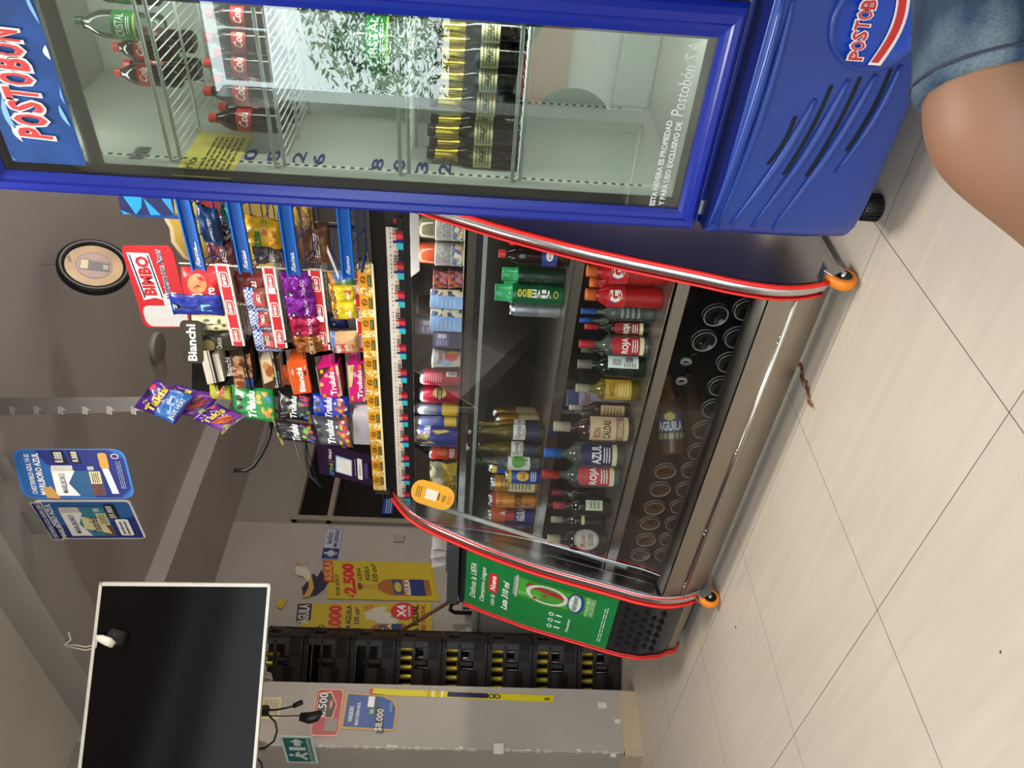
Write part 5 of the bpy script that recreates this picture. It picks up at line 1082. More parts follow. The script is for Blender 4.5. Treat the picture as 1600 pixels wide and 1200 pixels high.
# ---- hanging bags, left of the racks
WH_ = dep(py(430, 640, 2.0))
def qw(tl, tr, br, bl, dw=0): return quad(tl, tr, bl, br, w=WH_+dw)
PPL, DBLUE = m('#4a1c86', .25), m('#2a6cb4', .3)
def a_tk(b):
    b.text('Takis', .06, .52, .95, .76, m('#3a1260', .3), 2, shear=.1, off=.07); b.text('Takis', .08, .535, .93, .745, m('#e0c832', .3), 4, shear=.1, off=.03); b.poly([(.02, .8), (.3, .86), (.4, .80), (.15, .76)], m('#e0c832', .3), 2); b.ell(.8, .9, .1, .06, m('#c8323c', .3), 2); b.ell(.55, .9, .15, .07, m('#1a1030', .3), 2)
def a_tk1(b): a_tk(b); [b.poly([(x, y), (x+.3, y+.07), (x+.32, y+.02), (x+.04, y-.05)], m('#1d4f96', .3), 2) for x, y in ((.3, .42), (.5, .36), (.35, .3), (.55, .25))]; b.poly([(.1, .05), (.9, .05), (.85, .22), (.5, .3), (.15, .2)], m('#9ac4e8', .3), 2); b.text('BLUE HEAT', .15, .08, .85, .18, WHITE, 3)
def a_tk2(b): a_tk(b); [b.tube([b.map(x, y, 2), b.map(x+.32, y-.22, 5)], .0035, m(c_, .5), 6) for x, y, c_ in ((.2, .48, '#c8642c'), (.35, .46, '#b84a24'), (.5, .48, '#d07a34'), (.28, .36, '#c8582c'), (.45, .34, '#b8482c'))]; b.ell(.3, .12, .1, .05, m('#8ab03a', .4), 2)
bag('purple rolled-chips bag hanging behind the blue one', qw((250, 640), (271, 601), (345, 615), (316, 657), .05), a_tk2, PPL, lambda u, v: m('#6a2c8a', .3) if v < .4 else None, D=.035, seed=60, wr=.004)
bag('topmost blue and purple rolled-chips bag hanging from the clip strip', qw((210, 635), (242, 594), (305, 619), (272, 665), 0), a_tk1, PPL, lambda u, v: DBLUE if .06 < v < .5 else None, D=.04, seed=61, wr=.004)
bag('lowest purple rolled-chips bag with rubber band on its corner', qw((302, 655), (337, 629), (385, 651), (348, 675), -.02), a_tk2, PPL, lambda u, v: m('#7a3a9a', .3) if v < .45 else None, D=.035, seed=62, loop=(.2, .02), wr=.004, seal=m('#c8c8cc', .2, .8))
def gum(nm_, tagm=None):
    def f(b):
        b.text(nm_, .06, .42, .9, .62, m('#f0eee8', .35), 3, shear=.15, off=.035); b.ell(.35, .82, .10, .08, BLACK, 2, 8); b.ell(.62, .82, .10, .08, BLACK, 2, 8)
        rg = random.Random(nm_+str(tagm)); 
        for k in range(16): b.ell(rg.uniform(.1, .9), rg.uniform(.06, .34), rg.uniform(.04, .1), rg.uniform(.03, .07), m(rg.choice(tagm), .35), 1+k*.1, 8)
    return f
G1 = ['#d8b02c', '#c8a030', '#3a8ab0', '#d07a2c', '#5aa04a']; G2 = ['#a82c44', '#5a9a3c', '#7a3a8a', '#c8485c', '#2c4a8a']; G3 = ['#b8302c', '#d0d4d8', '#6a4a9a', '#d8a02c', '#c8582c']
bag('yellow and pink candy bag peeking out behind the green one', qw((330, 622), (326, 601), (362, 602), (360, 626), .04), lambda b: b.text('Frutal', .1, .3, .9, .6, m('#c8285a', .4), 3, off=.04), m('#b8b83c', .35), D=.02, seed=63, name='candy_bag')
bag('green gummy bag with animal-shaped sweets hanging on the clip strip', qw((372, 653), (361, 602), (424, 611), (423, 655), .02), gum('Trululu', G1), m('#1f8a44', .3), D=.03, seed=64, name='candy_bag', loop=(.1, .05))
bag('black gummy bag nearest the orange box, upper of the black pair', qw((438, 652), (436, 613), (484, 618), (482, 657), .02), gum('Trululu', G2), m('#141216', .3), D=.03, seed=65, name='candy_bag', loop=(.1, .05))
bag('black gummy bag hanging lower left above the purple payment card', qw((442, 684), (427, 657), (491, 663), (490, 694), -.03), gum('Trululu', G2+['#8ab03a']), m('#17151a', .3), D=.03, seed=66, name='candy_bag', loop=(.05, .95))
bag('blue gummy bag behind the grey one, beside the pink boxes', qw((490, 652), (487, 614), (540, 622), (540, 655), .03), gum('Trululu', G3), m('#1a34a8', .3), D=.03, seed=67, name='candy_bag')
bag('dark grey and orange gummy bag above the white box', qw((495, 693), (488, 650), (541, 655), (546, 696), -.02), gum('Trululu', G3), m('#3c4048', .3), lambda u, v: m('#a84a24', .35) if v < .16 else None, D=.03, seed=68, name='candy_bag')
cbox('small white open box standing on the case beside the payment card', (553, 694), (551, 650), (581, 695), (580, 651), .06, m('#dcd4dc', .5), m('#8a8078', .6), None, 1.995, name='white_box')
cl = T('clip_strip', 'clear plastic hanging strip with faint marks above the chip bags', 'hanging strip', pw(-60, 640, WH_+.05)); b = B()
b.prism([pw(x, y, WH_+.05) for x, y in ((-90, 622), (-90, 652), (240, 642), (240, 620))], FW*.001, glass('film', '#d8d8d8', 1.3, .2, opa=.25, body='#b8b4b0')); b.build('strip', cl)
b = B()
for k in range(9): O, ex, ey = quad((-60+k*38, 648), (-60+k*38, 630), (-52+k*38, 648), w=WH_+.048); b.map = affine(O, ex, ey); b.text('sep', 0, -.4, .7, 1.2, m('#c8c2bc', .5), 1, shear=.4)
b.build('strip_print', cl)
# black hooks of the hanging display and a grey rod
hk = T('hanging_hooks', 'bent black display hooks sticking out left of the hanging bags', 'hook', pw(480, 690, WH_+.1)); 
b = B(); b.tube([pw(x, y, WH_+.06) for x, y in ((425, 655), (421, 680), (416, 694), (407, 712), (396, 728), (385, 735), (366, 735))], .008, BLACK, 8); b.build('hook', hk)
b = B(); b.tube([pw(x, y, WH_+.1) for x, y in ((476, 680), (477, 700), (479, 722), (486, 745), (501, 760))], .006, BLACK, 8); b.tube([pw(x, y, WH_+.12) for x, y in ((478, 690), (484, 715), (493, 745), (499, 757))], .002, BLACK, 6); b.build('hook', hk)
b = B(); b.tube([pw(x, y, WH_+.1) for x, y in ((460, 690), (471, 727))], .0025, m('#6a6a6a', .4), 6); b.tube([pw(478, 690, WH_+.1), pw(430, 640, WH_+.15), pw(350, 615, WH_+.12)], .003, BLACK, 6); b.build('rod', hk)
# payment card stand
O, ex, ey = quad((499, 738), (494, 693), (582, 761), (580, 709), fn=lambda x, y: py(x, y, 1.985)); b = B(); b.map = affine(O, ex, ey)
b.prism([b.map(x, y, 0) for x, y in ((0, 0), (1, 0), (1, 1), (0, 1))], ex.cross(ey).normalized()*-.003, m('#2c1436', .35, amp=.04))
for i, (ch, c_) in enumerate(zip('Bre-B', ('#3aa0d8', '#3ab0c8', '#8ac83a', '#e0e0e0', '#7ac83a'))): b.text(ch, .08+i*.075, .72 if ch != '-' else .75, .14+i*.075, .80 if ch != '-' else .765, m(c_, .4), 1, off=.02)
b.rect(.50, .70, .506, .82, WHITE, 1); b.text('Nequi', .58, .72, .88, .80, WHITE, 1, off=.02)
b.poly([(.16, .38), (.70, .36), (.74, .66), (.20, .69)], m('#7aa8e0', .4), 1); b.poly([(.19, .39), (.68, .38), (.70, .65), (.21, .67)], WHITE, 2)
b.lines(.2, .30, .75, .325, 1, m('#c8b8d0', .5), 1); b.rrect(.12, .18, .80, .27, .03, .03, WHITE, 1); b.lines(.25, .21, .6, .24, 1, m('#5a5a6a', .5), 2); b.lines(.2, .08, .7, .14, 2, m('#7a6ac8', .5), 1)
b.build('card', cd_ := T('payment_card', 'dark purple payment stand card leaning at the left end of the case top', 'sign', O+ex/2), recalc=False)
b = B(); b.box(O+ex/2+V((0, .03, .005)), (.1, .06, .004), m('#2a2a2c', .3)); b.build('base', cd_)

# ---- yellow pasta price rail along the case top
pr_ = T('shelf_rail', 'yellow and cream printed price rail running along the case top', 'price rail', (-1.84, 1.955, 1.224)); Yr = 1.95
b = B(); b.box((-1.83, Yr+.006, 1.246), (1.03, .010, .044), m('#e8d890', .4)); b.map = lambda x, y, L: V((x, Yr-L*.0006, y))
YO, LMN, PST = m('#e09a20', .4), m('#ece6b4', .4), pattern('pasta', ['#e8c85a', '#f2e2a0', '#d8a83a', '#f4ecc8', '#c88a2a'], 160)
x = -2.345
while x < -1.32:
    e = min(-1.316, x+.082); b.rect(x, 1.226, e, 1.268, YO, 1); b.rect(x, 1.226, min(e, x+.030), 1.268, PST, 2); b.rect(x+.034, 1.230, min(e, x+.074), 1.240, m('#2c4424', .4), 3); b.lines(x+.038, 1.233, x+.070, 1.237, 1, CREAM, 4); b.text('Ñ', min(e-.02, x+.048), 1.247, min(e-.004, x+.066), 1.262, m('#6a4a18', .4), 3); b.ring(min(e-.012, x+.057), 1.254, .013, .009, .85, m('#6a4a18', .4), 3); x += .083
b.rect(-2.345, 1.220, -1.316, 1.2265, LMN, 4); b.build('printed_strip', pr_, recalc=False)
b = B(); b.box((-1.15, Yr+.008, 1.245), (.40, .008, .042), m('#6a6864', .3, .7)); b.box((-2.36, Yr+.01, 1.235), (.02, .02, .055), m('#5a5856', .3, .7)); b.box((-1.72, 2.09, 1.2375), (1.36, .26, .004), m('#4a4744', .35, .5)); b.build('rail_body', pr_)

# ================================================================ WALL GRAPHICS AND THINGS AT THE LEFT
def flat(name, label, cat, tl, tr, bl, br, fn, art, base, th=.002, pts=None, group=None, w=None):
    O, ex, ey = quad(tl, tr, bl, br, fn=fn, w=w); n = ex.cross(ey).normalized(); b = B(); b.map = affine(O, ex, ey)
    b.prism([b.map(x, y, 0) for x, y in (pts or ((0, 0), (1, 0), (1, 1), (0, 1)))], n*-th, base)
    art(b); return tag(b.build(name, recalc=False), label, cat, group)
XW = -4.612; fw_ = lambda x, y: px(x, y, XW)
YEL, DKB = m('#c4ae1c', .5, amp=.04), m('#141a3c', .5)
def eagle(b, x, y, sx, sy, full=True):
    P = lambda pts, mt, L: b.poly([(x+sx*p, y+sy*q) for p, q in pts], mt, L)
    if full:
        P([(0, .95), (.10, .55), (.30, .30), (.55, .12), (.80, .0), (.92, .1), (.70, .30), (.85, .35), (.62, .50), (.72, .62), (.50, .80), (.30, .98)], DKB, 3)
        P([(.0, 1.0), (.05, .75), (.30, .62), (.62, .66), (.78, .80), (.55, .76), (.30, .78), (.12, .9)], m('#c9a040', .5), 4)
        P([(.45, .80), (.62, .92), (.66, 1.10), (.80, 1.16), (.98, 1.08), (.90, 1.0), (.92, .85), (.80, .72), (.62, .70)], m('#cfcabb', .5), 5); P([(.94, 1.10), (1.08, 1.12), (1.02, 1.0), (.92, 1.02)], m('#c08030', .5), 6)
    else:
        P([(0, 0), (.1, .5), (.35, .85), (.7, .9), (.95, .6), (1, .3), (.7, .35), (.6, .1), (.4, .2), (.3, -.05)], m('#cfcabb', .5), 3); P([(.7, .9), (1.0, .95), (1.1, .7), (.95, .62), (.85, .7)], m('#c08030', .5), 4); b.ell(x+sx*.7, y+sy*.72, .012, .008, BLACK, 5, 8)
def pbottle(b, x, y, w, h):
    GL = m('#a5601c', .4, amp=.2, scale=20); b.poly([(x+w*p, y+h*q) for p, q in ((.05, 0), (.95, 0), (1, .05), (1, .55), (.9, .64), (.62, .74), (.6, 1), (.4, 1), (.38, .74), (.1, .64), (0, .55), (0, .05))], GL, 3)
    b.rect(x, y+h*.08, x+w, y+h*.28, m('#1c2a6a', .4), 4); b.text('AGUILA', x+w*.02, y+h*.28, x+w*.98, y+h*.36, WHITE, 5, off=.03); b.rect(x+w*.05, y+h*.38, x+w*.95, y+h*.52, m('#3a4478', .4), 4); b.ell(x+w*.5, y+h*.45, w*.3, h*.05, m('#c9b24a', .4), 5); b.rect(x+w*.38, y+h*.72, x+w*.62, y+h*.92, m('#b8983c', .4), 4); b.rect(x+w*.3, y+h*.95, x+w*.7, y+h*1.0, m('#6a3a1c', .4), 4)
def a_p1(b):
    b.text('POR SOLO', .10, .885, .62, .92, BLACK, 2, off=.02); b.text('$', .04, .76, .12, .81, RED, 2, off=.03); b.text('2.500', .12, .735, .93, .85, RED, 2, off=.06)
    b.text('LLEVA', .48, .675, .82, .715, BLACK, 2, off=.02); b.text('AGUILA', .48, .60, .86, .645, BLACK, 2, off=.02); b.text('330 cm³', .46, .53, .92, .58, BLACK, 2, off=.02)
    pbottle(b, .12, .06, .42, .66); b.rect(0, .02, 1, .022, BLACK, 2)
    b.rect(.42, .93, .98, 1.02, m('#c0392c', .45), 6); b.text('AGUILA', .45, .94, .95, 1.01, m('#d8b04a', .45), 7, off=.03)
    eagle(b, .0, 1.0-.07, .88, .30)
flat('beer_poster', 'yellow beer price poster reading 2.500 below the women\'s toilet sign', 'poster', (520, 937), (500, 874), (679, 938), (683, 881), fw_, a_p1, YEL)
def a_p2(b):
    b.rect(.62, .93, 1.0, 1.04, m('#1c2244', .45), 2); b.text('AGUILA', .56, .945, .98, 1.03, m('#d0ccc0', .45), 3, off=.03)
    b.text('POR SOLO', .10, .82, .52, .87, BLACK, 2, off=.02); b.text('$9.000', -.1+.2, .68, .96, .80, RED, 2, off=.05); b.text('LLEVA 4 AGUILA', .08, .62, .95, .665, BLACK, 2, off=.02); b.text('330 cm³', .52, .56, .90, .60, BLACK, 2, off=.02)
    eagle(b, .50, .27, .42, .28, False); pbottle(b, .08, .20, .44, .40)
    b.ell(.80, .22, .20, .10, RED, 6, 24); b.text('X4', .66, .20, .94, .27, WHITE, 7, off=.04); b.text('unidades', .68, .165, .92, .19, WHITE, 7)
    b.text('A IGUAL', .30, .10, .95, .15, BLACK, 7, off=.03); b.text('SABE DE IGUAL', .30, .05, .95, .085, RED, 7)
flat('beer_poster', 'yellow beer price poster with X4 circle and eagle head, beside the crates', 'poster', (470, 1013), (470, 945), (673, 1013), (677, 940), fw_, a_p2, YEL)
SW, SB_ = m('#b4b8c0', .5), m('#16286e', .5)
def a_bano(b):
    b.rect(.015, .03, .985, .97, SB_, 1); b.rect(.03, .05, .97, .95, SW, 2); b.rect(.04, .05, .36, .95, SB_, 3); b.ell(.2, .80, .035, .09, SW, 4, 12); b.poly([(.2, .72), (.15, .68), (.08, .42), (.13, .40), (.12, .30), (.17, .30), (.17, .12), (.195, .12), (.195, .30), (.205, .30), (.205, .12), (.23, .12), (.23, .30), (.28, .30), (.27, .40), (.32, .42), (.25, .68)], SW, 4)
    b.text('BAÑO', .50, .52, .86, .86, SB_, 3, off=.03); b.text('MUJERES', .40, .12, .94, .42, SB_, 3, off=.03)
flat('toilet_sign', 'blue and white women\'s toilet sign on the rear left wall', 'sign', (501, 874), (510, 825), (528, 876), (537, 826), fw_, a_bano, SW)
for q, l_ in ((((435, 944), (431, 938), (442, 942)), 'yellow sticker scrap on the grey wall beside the television'),):
    b = B(); P_ = [px(*p, XW) for p in ((431, 948), (440, 952), (448, 938), (444, 934), (434, 940))]; b.prism(P_, (.001, 0, 0), YEL); tag(b.build('sticker_scrap'), l_, 'sticker')
b = B(); p = px(624, 842, XW); b.box(p, (.02, .055, .075), m('#9a958c', .5), bev=.004); tag(b.build('wall_switch'), 'pale wall switch on the rear left wall behind the napkins', 'switch')
b = B(); p = px(606, 795, -4.621); b.box(p+V((0, .02, 0)), (.012, .14, .08), m('#1a3c9c', .5)); b.map = lambda x, y, L: V((p.x+.0068, x, y)); b.lines(p.y-.045, p.z-.03, p.y+.09, p.z+.02, 3, m('#b8c4e0', .5), 1); tag(b.build('notice_sign'), 'small blue notice board seen past the curved red trim', 'sign')
# broom stick, sink cabinet, tap
b = B(); b.tube([px(706, 938, -4.35), px(610, 996, -4.50)], .011, m('#6a4a28', .5), 8); tag(b.build('broom_stick'), 'brown wooden stick leaning across the yellow poster', 'stick')
sk = T('sink_cabinet', 'white sink cabinet standing behind the green counter unit', 'sink', (-4.33, 2.95, 0)); WC = m('#a8a6a2', .4)
b = B(); b.box((-4.33, 2.95, .40), (.5, .62, .80), WC, bev=.01); b.build('body', sk)
b = B(); b.box((-4.33, 2.95, .82), (.54, .66, .04), WC, bev=.01); b.build('basin_top', sk)
b = B(); b.tube([(-4.5, 2.75, .84), (-4.5, 2.75, .95), (-4.47, 2.75, .98), (-4.40, 2.75, .97), (-4.38, 2.75, .93)], .013, BLACK, 8); b.box((-4.5, 2.80, .88), (.04, .06, .05), CHROME, bev=.008); b.build('tap', sk)
# items on the narrow unit's worktop
nh = T('toothpick_box', 'clear plastic toothpick box on the narrow counter unit', 'box', (-2.60, 2.0, .978)); p = V((-2.57, 2.02, .978)); nh.location = p
b = B(); b.box((p.x, p.y, p.z+.05), (.07, .05, .10), glass('clear_box', '#d0d0cc', opa=.3, body='#8c8a86'), bev=.004); b.build('box', nh)
b = B()
for k in range(9): b.box((p.x-.026+k*.0065, p.y, p.z+.045), (.002, .03, .07), m('#c0b08a', .6), Matrix.Rotation(.05*(k-4), 3, 'Y'))
b.build('toothpicks', nh)
nk = T('napkin_holder', 'bunch of white napkins on the narrow counter unit', 'napkins', (-2.68, 1.93, .978)); rg = random.Random(8)
b = B()
for k in range(13):
    x = -2.745+k*.010; b.grid([[V((x+rg.uniform(-.004, .004)+.010*math.sin(i+k), 1.88+.10*j/2, .979+.062*i/3*rg.uniform(.85, 1.1))) for j in range(3)] for i in range(4)], m('#b9b2b0', .7))
b.build('napkins', nk)
b = B(); b.box((-2.685, 1.93, .981), (.15, .11, .006), m('#5a5856', .3), bev=.001); b.build('tray', nk)

# ---- posters on the pier
XP = -3.846; fp = lambda x, y: px(x, y, XP)
def seg(b, t, x0, y0, x1, y1, mt, L=3): b.text(t, x0, y0, x1, y1, mt, L, off=.01)
def a_red(b):
    b.rrect(.03, .05, .97, .97, .08, .12, m('#b01f24', .4), 1); b.poly([(.38, .92), (.97, .92), (.97, .70), (.70, .22), (.38, .55)][:0] or [(.36, .28), (.40, .92), (.90, .92), (.94, .45), (.66, .20)], m('#d8a878', .4), 2)
    b.poly([(.38, .33), (.42, .89), (.87, .89), (.90, .48), (.66, .24)], m('#17100f', .4), 3); seg(b, '6.500', .40, .56, .90, .86, m('#e8e2d8', .4), 4); b.rect(.56, .34, .76, .48, m('#a8283a', .4), 4); b.text('10s', .60, .37, .72, .45, WHITE, 5)
    b.rect(.10, .10, .36, .55, m('#9a9088', .5), 3)
flat('cigarette_price_poster', 'red price poster with black 6.500 panel on the grey pier', 'poster', (486, 1150), (494, 1076), (527, 1151), (540, 1076), fp, a_red, m('#d8a898', .45), pts=rr_pts(0, 0, 1, 1, .12, .12))
def a_blu(b):
    b.poly([(.05, .04), (.62, .04), (.80, .10), (.93, .30), (.96, .95), (.06, .95)], m('#1a4a96', .4, amp=.25, scale=6), 1); b.text('MARLBORO', .20, .80, .62, .88, WHITE, 2, off=.02); b.text('SELECCIÓN AZUL', .10, .69, .74, .76, WHITE, 2, off=.02)
    b.rect(.62, .34, .92, .56, WHITE, 2); b.rect(.62, .34, .92, .44, m('#22406a', .4), 3); b.rrect(.42, .42, .58, .52, .02, .02, m('#3a8a3a', .4), 3); b.text('10s', .45, .44, .55, .50, WHITE, 4)
    b.poly([(-.06, .20), (.62, .28), (.62, .42), (-.06, .34)], m('#0c0c0e', .4), 5); seg(b, '$8.000', -.03, .23, .58, .37, m('#e4e0d8', .4), 6); b.lines(.5, .10, .8, .15, 2, m('#9ab4d8', .5), 2)
flat('cigarette_price_poster', 'blue price poster with black 8.000 tag, below the red one', 'poster', (531, 1138), (540, 1082), (617, 1143), (624, 1086), fp, a_blu, m('#c99a50', .45), pts=[(0, 0), (.68, 0), (.88, .08), (1.0, .30), (1, 1), (0, 1)])
def a_note(b):
    for k in range(6): b.lines(.1, .12+k*.13, .9, .20+k*.13, 1, (m('#a83028', .5), m('#4a4a4a', .5))[k % 2], 2, seed=k)
    b.rect(.1, .85, .9, .93, YEL, 2)
flat('wall_note', 'small yellow printed note on the pier just under the television', 'paper', (407, 1124), (412, 1089), (436, 1123), (441, 1090), fp, a_note, m('#c8c4a0', .6))
def a_strip(b):
    b.rect(.0, .985, .9, 1, RED, 2)
    for k in range(4): b.rect(.0, .60+.025*k+.004, 1, .612+.025*k, (WHITE, m('#d08a3c', .5))[k % 2], 2)
    b.rect(.15, .36, .9, .58, m('#1c2050', .45), 2); [b.ring(.5, .34-.03*k, .35, .02, .6, m('#1c2050', .45), 2) for k in range(2)]; b.text('R', .25, .02, .75, .05, BLACK, 2)
flat('poster_edge', 'narrow yellow edge of a beer poster wrapped along the pier corner', 'poster', (578, 1085), (578, 1075), (864, 1097), (866, 1087), fp, a_strip, m('#d8c81c', .45))
TG, GW2 = m('#0f6a6c', .45), m('#cfe0d4', .5)
def a_ev(b):
    b.rect(.06, .10, .94, .92, TG, 1); b.poly([(.62, .48), (.62, .66), (.50, .66), (.70, .88), (.92, .66), (.80, .66), (.80, .48)][:0] or [(.80, .30), (.92, .52), (.80, .74), (.80, .62), (.66, .62), (.66, .42), (.80, .42)], GW2, 2)
    b.poly([(.50, .30), (.62, .30), (.62, .80), (.50, .80)], GW2, 2); b.ell(.32, .78, .05, .08, GW2, 2, 12); b.poly([(.26, .68), (.40, .64), (.46, .52), (.38, .52), (.34, .46), (.44, .30), (.38, .26), (.28, .42), (.20, .30), (.12, .34), (.24, .52)], GW2, 2); b.text('RUTA DE EVACUACION', .08, .13, .92, .24, GW2, 3, off=.02)
OE = py(436, 1150, 1.605); b = B(); EX, EY = V((-.30, 0, 0)), V((0, 0, -.16)); BR_ = OE+V((0, 0, -.155))
b.map = lambda x, y, L: BR_+V((-.30*(1-x), -L*.0007, .155*y))
b.prism([b.map(x, y, 0) for x, y in rr_pts(0, 0, 1, 1, .03, .05)], (0, .002, 0), GW2); a_ev(b); tag(b.build('evacuation_sign', recalc=False), 'green evacuation route sign on the side of the pier at the frame edge', 'sign')

# ---- television
SCR = m('#0b0809', .12, kind='screen', amp=.02); SCR.node_tree.nodes['Principled BSDF'].inputs['Specular IOR Level'].default_value = .10
tp, bp_ = pw(155, 910, 2.55), pw(423, 912, 2.62); hd = V((math.cos(math.radians(51)), math.sin(math.radians(51)), 0)); ey = tp-bp_; WTV = 1.02
O = bp_-hd*WTV; ex = hd*WTV; nn = ex.cross(ey).normalized()
tv = T('television', 'large wall-mounted flat television with thin silver frame, switched off', 'television', O+ex/2)
mp = lambda x, y, L: O+ex*x+ey*y+nn*L
b = B(); fr_ = m('#c9c5ba', .35, .3); t_, u_ = .011, .018
for x0, y0, x1, y1 in ((0, 0, 1, u_), (0, 1-u_, 1, 1), (0, 0, t_, 1), (1-t_, 0, 1, 1)): b.prism([mp(x0, y0, 0), mp(x1, y0, 0), mp(x1, y1, 0), mp(x0, y1, 0)], nn*-.03, fr_)
b.build('bezel', tv)
b = B(); b.prism([mp(t_, u_, -.004), mp(1-t_, u_, -.004), mp(1-t_, 1-u_, -.004), mp(t_, 1-u_, -.004)], nn*-.02, SCR); b.build('screen', tv)
b = B(); b.prism([mp(.03, .05, -.025), mp(.97, .05, -.025), mp(.97, .95, -.025), mp(.03, .95, -.025)], nn*-.03, BLACK); b.prism([mp(.25, .1, -.05), mp(.75, .1, -.05), mp(.75, .6, -.05), mp(.25, .6, -.05)], nn*-.03, BLACK)
c_ = mp(.5, .5, -.08); b.tube([c_, V((-3.3, 1.2, 2.02)), V((-3.84, 1.55, 2.28))], .02, BLACK, 8); b.box((-3.84, 1.52, 2.30), (.02, .12, .12), BLACK); b.build('wall_bracket', tv)
# white clip device hanging over the top edge
wd_ = T('sensor_plug', 'white plug-like device hung on two cords over the television\'s top edge', 'plug', pw(170, 1005, 2.5))
b = B(); b.tube([pw(150, 995, 2.50), pw(158, 998, 2.49), pw(170, 1003, 2.485), pw(178, 1008, 2.485)], [.006, .012, .014, .010], m('#d8d2c4', .4), 12); b.build('body', wd_)
b = B()
for d in (-2, 3): b.tube([pw(104, 1009+d/3, 2.75), pw(120, 1010+d, 2.7), pw(134, 1013+d, 2.6), pw(150, 1009+d, 2.52), pw(152, 999, 2.50)], .0018, m('#d8d2c4', .5), 5)
b.build('cord', wd_)
b = B(); b.tube([pw(171, 990, 2.53), pw(184, 996, 2.53), pw(197, 999, 2.53)], [.018, .024, .020], m('#050505', .8), 12); tag(b.build('black_pouch'), 'small black cloth pouch hanging in front of the television screen', 'pouch')
b = B(); b.tube([pz(107, 988, 2.51), pz(106, 1000, 2.51)+V((0, 0, -.012)), pz(101, 1008, 2.51)], .004, m('#d8d4cc', .5), 6); tag(b.build('ceiling_hook'), 'white bent hook under the cross beam above the television', 'hook')
# cables under the tv
WT_ = 2.75
cb = T('television_cable', 'black cables looping down from the television\'s lower edge', 'cable', pw(425, 1110, WT_))
b = B(); b.tube([pw(400, 1110, WT_), pw(415, 1110, WT_), pw(432, 1109, WT_), pw(448, 1106, WT_), pw(460, 1103, WT_)], .0032, BLACK, 6); b.box(pw(409, 1110, WT_), (.03, .03, .05), BLACK, bev=.005); b.tube([pw(459, 1103, WT_), pw(472, 1097, WT_)], .009, BLACK, 8); b.build('cable_with_plug', cb)
b = B(); b.tube([pw(405, 1115, WT_), pw(420, 1118, WT_), pw(430, 1128, WT_), pw(433, 1142, WT_), pw(428, 1158, WT_), pw(415, 1168, WT_), pw(395, 1171, WT_)], .0035, BLACK, 6); b.tube([pw(398, 1180, WT_), pw(408, 1192, WT_), pw(412, 1210, WT_)], .0035, BLACK, 6); b.build('cable_loop', cb)
b = B(); b.tube([pw(405, 1118, WT_), pw(440, 1119, WT_), pw(470, 1118, WT_)], .002, BLACK, 6); b.tube([pw(469, 1120, WT_), pw(484, 1122, WT_), pw(494, 1119, WT_), pw(502, 1113, WT_)], [.014, .020, .018, .008], BLACK, 12); b.build('power_adapter', cb)
for q, l_ in (((414, 1057), 'white cable bundle poking out below the television beside the crates'), ((407, 1166), 'white cable clip under the television\'s lower edge')):
    b = B(); p = pw(*q, 2.8)
    for k in range(4): b.tube([p+V((.012*math.cos(a)*(1+.1*k), .006*k-.01, .028*math.sin(a)*(1-.1*k))) for a in [i*math.pi/5 for i in range(10)]], .0035, m('#b8b2a6', .5), 5, closed=True)
    tag(b.build('cable_bundle'), l_, 'cable')

# ---- hanging cigarette boards
def pack(b, x, y, w, h, col, side_c):
    b.poly([(x, y), (x+w, y), (x+w, y+h), (x, y+h)], WHITE, 3); b.poly([(x, y), (x+w, y), (x+w, y+h*.60), (x+w*.5, y+h*.42), (x, y+h*.60)][:0] or [(x, y), (x+w, y), (x+w, y+h*.52), (x+w*.5, y+h*.70), (x, y+h*.52)], col, 4)
    b.poly([(x+w, y), (x+w*1.22, y+h*.03), (x+w*1.22, y+h*.97), (x+w, y+h)], side_c, 4); b.poly([(x+w, y+h*.55), (x+w*1.22, y+h*.55), (x+w*1.22, y+h*.97), (x+w, y+h)], m('#cfcac2', .4), 5)
    b.text('MARLBORO', x+w*.12, y+h*.74, x+w*.90, y+h*.86, m('#2a3a5c', .4), 5, off=.01); b.rect(x+w*.04, y+h*.02, x+w*.45, y+h*.24, m('#6a3a34', .5, amp=.4, scale=40), 5); b.rect(x+w*.48, y+h*.02, x+w*.97, y+h*.24, CREAM, 5); b.lines(x+w*.52, y+h*.05, x+w*.93, y+h*.21, 4, BLACK, 6); b.barcode(x+w*1.03, y+h*.12, x+w*1.18, y+h*.25, WHITE, 6)
BBL, BBD = m('#2262a8', .4), m('#1c2a78', .4)
w1 = dep(py(30, 740, 1.79))
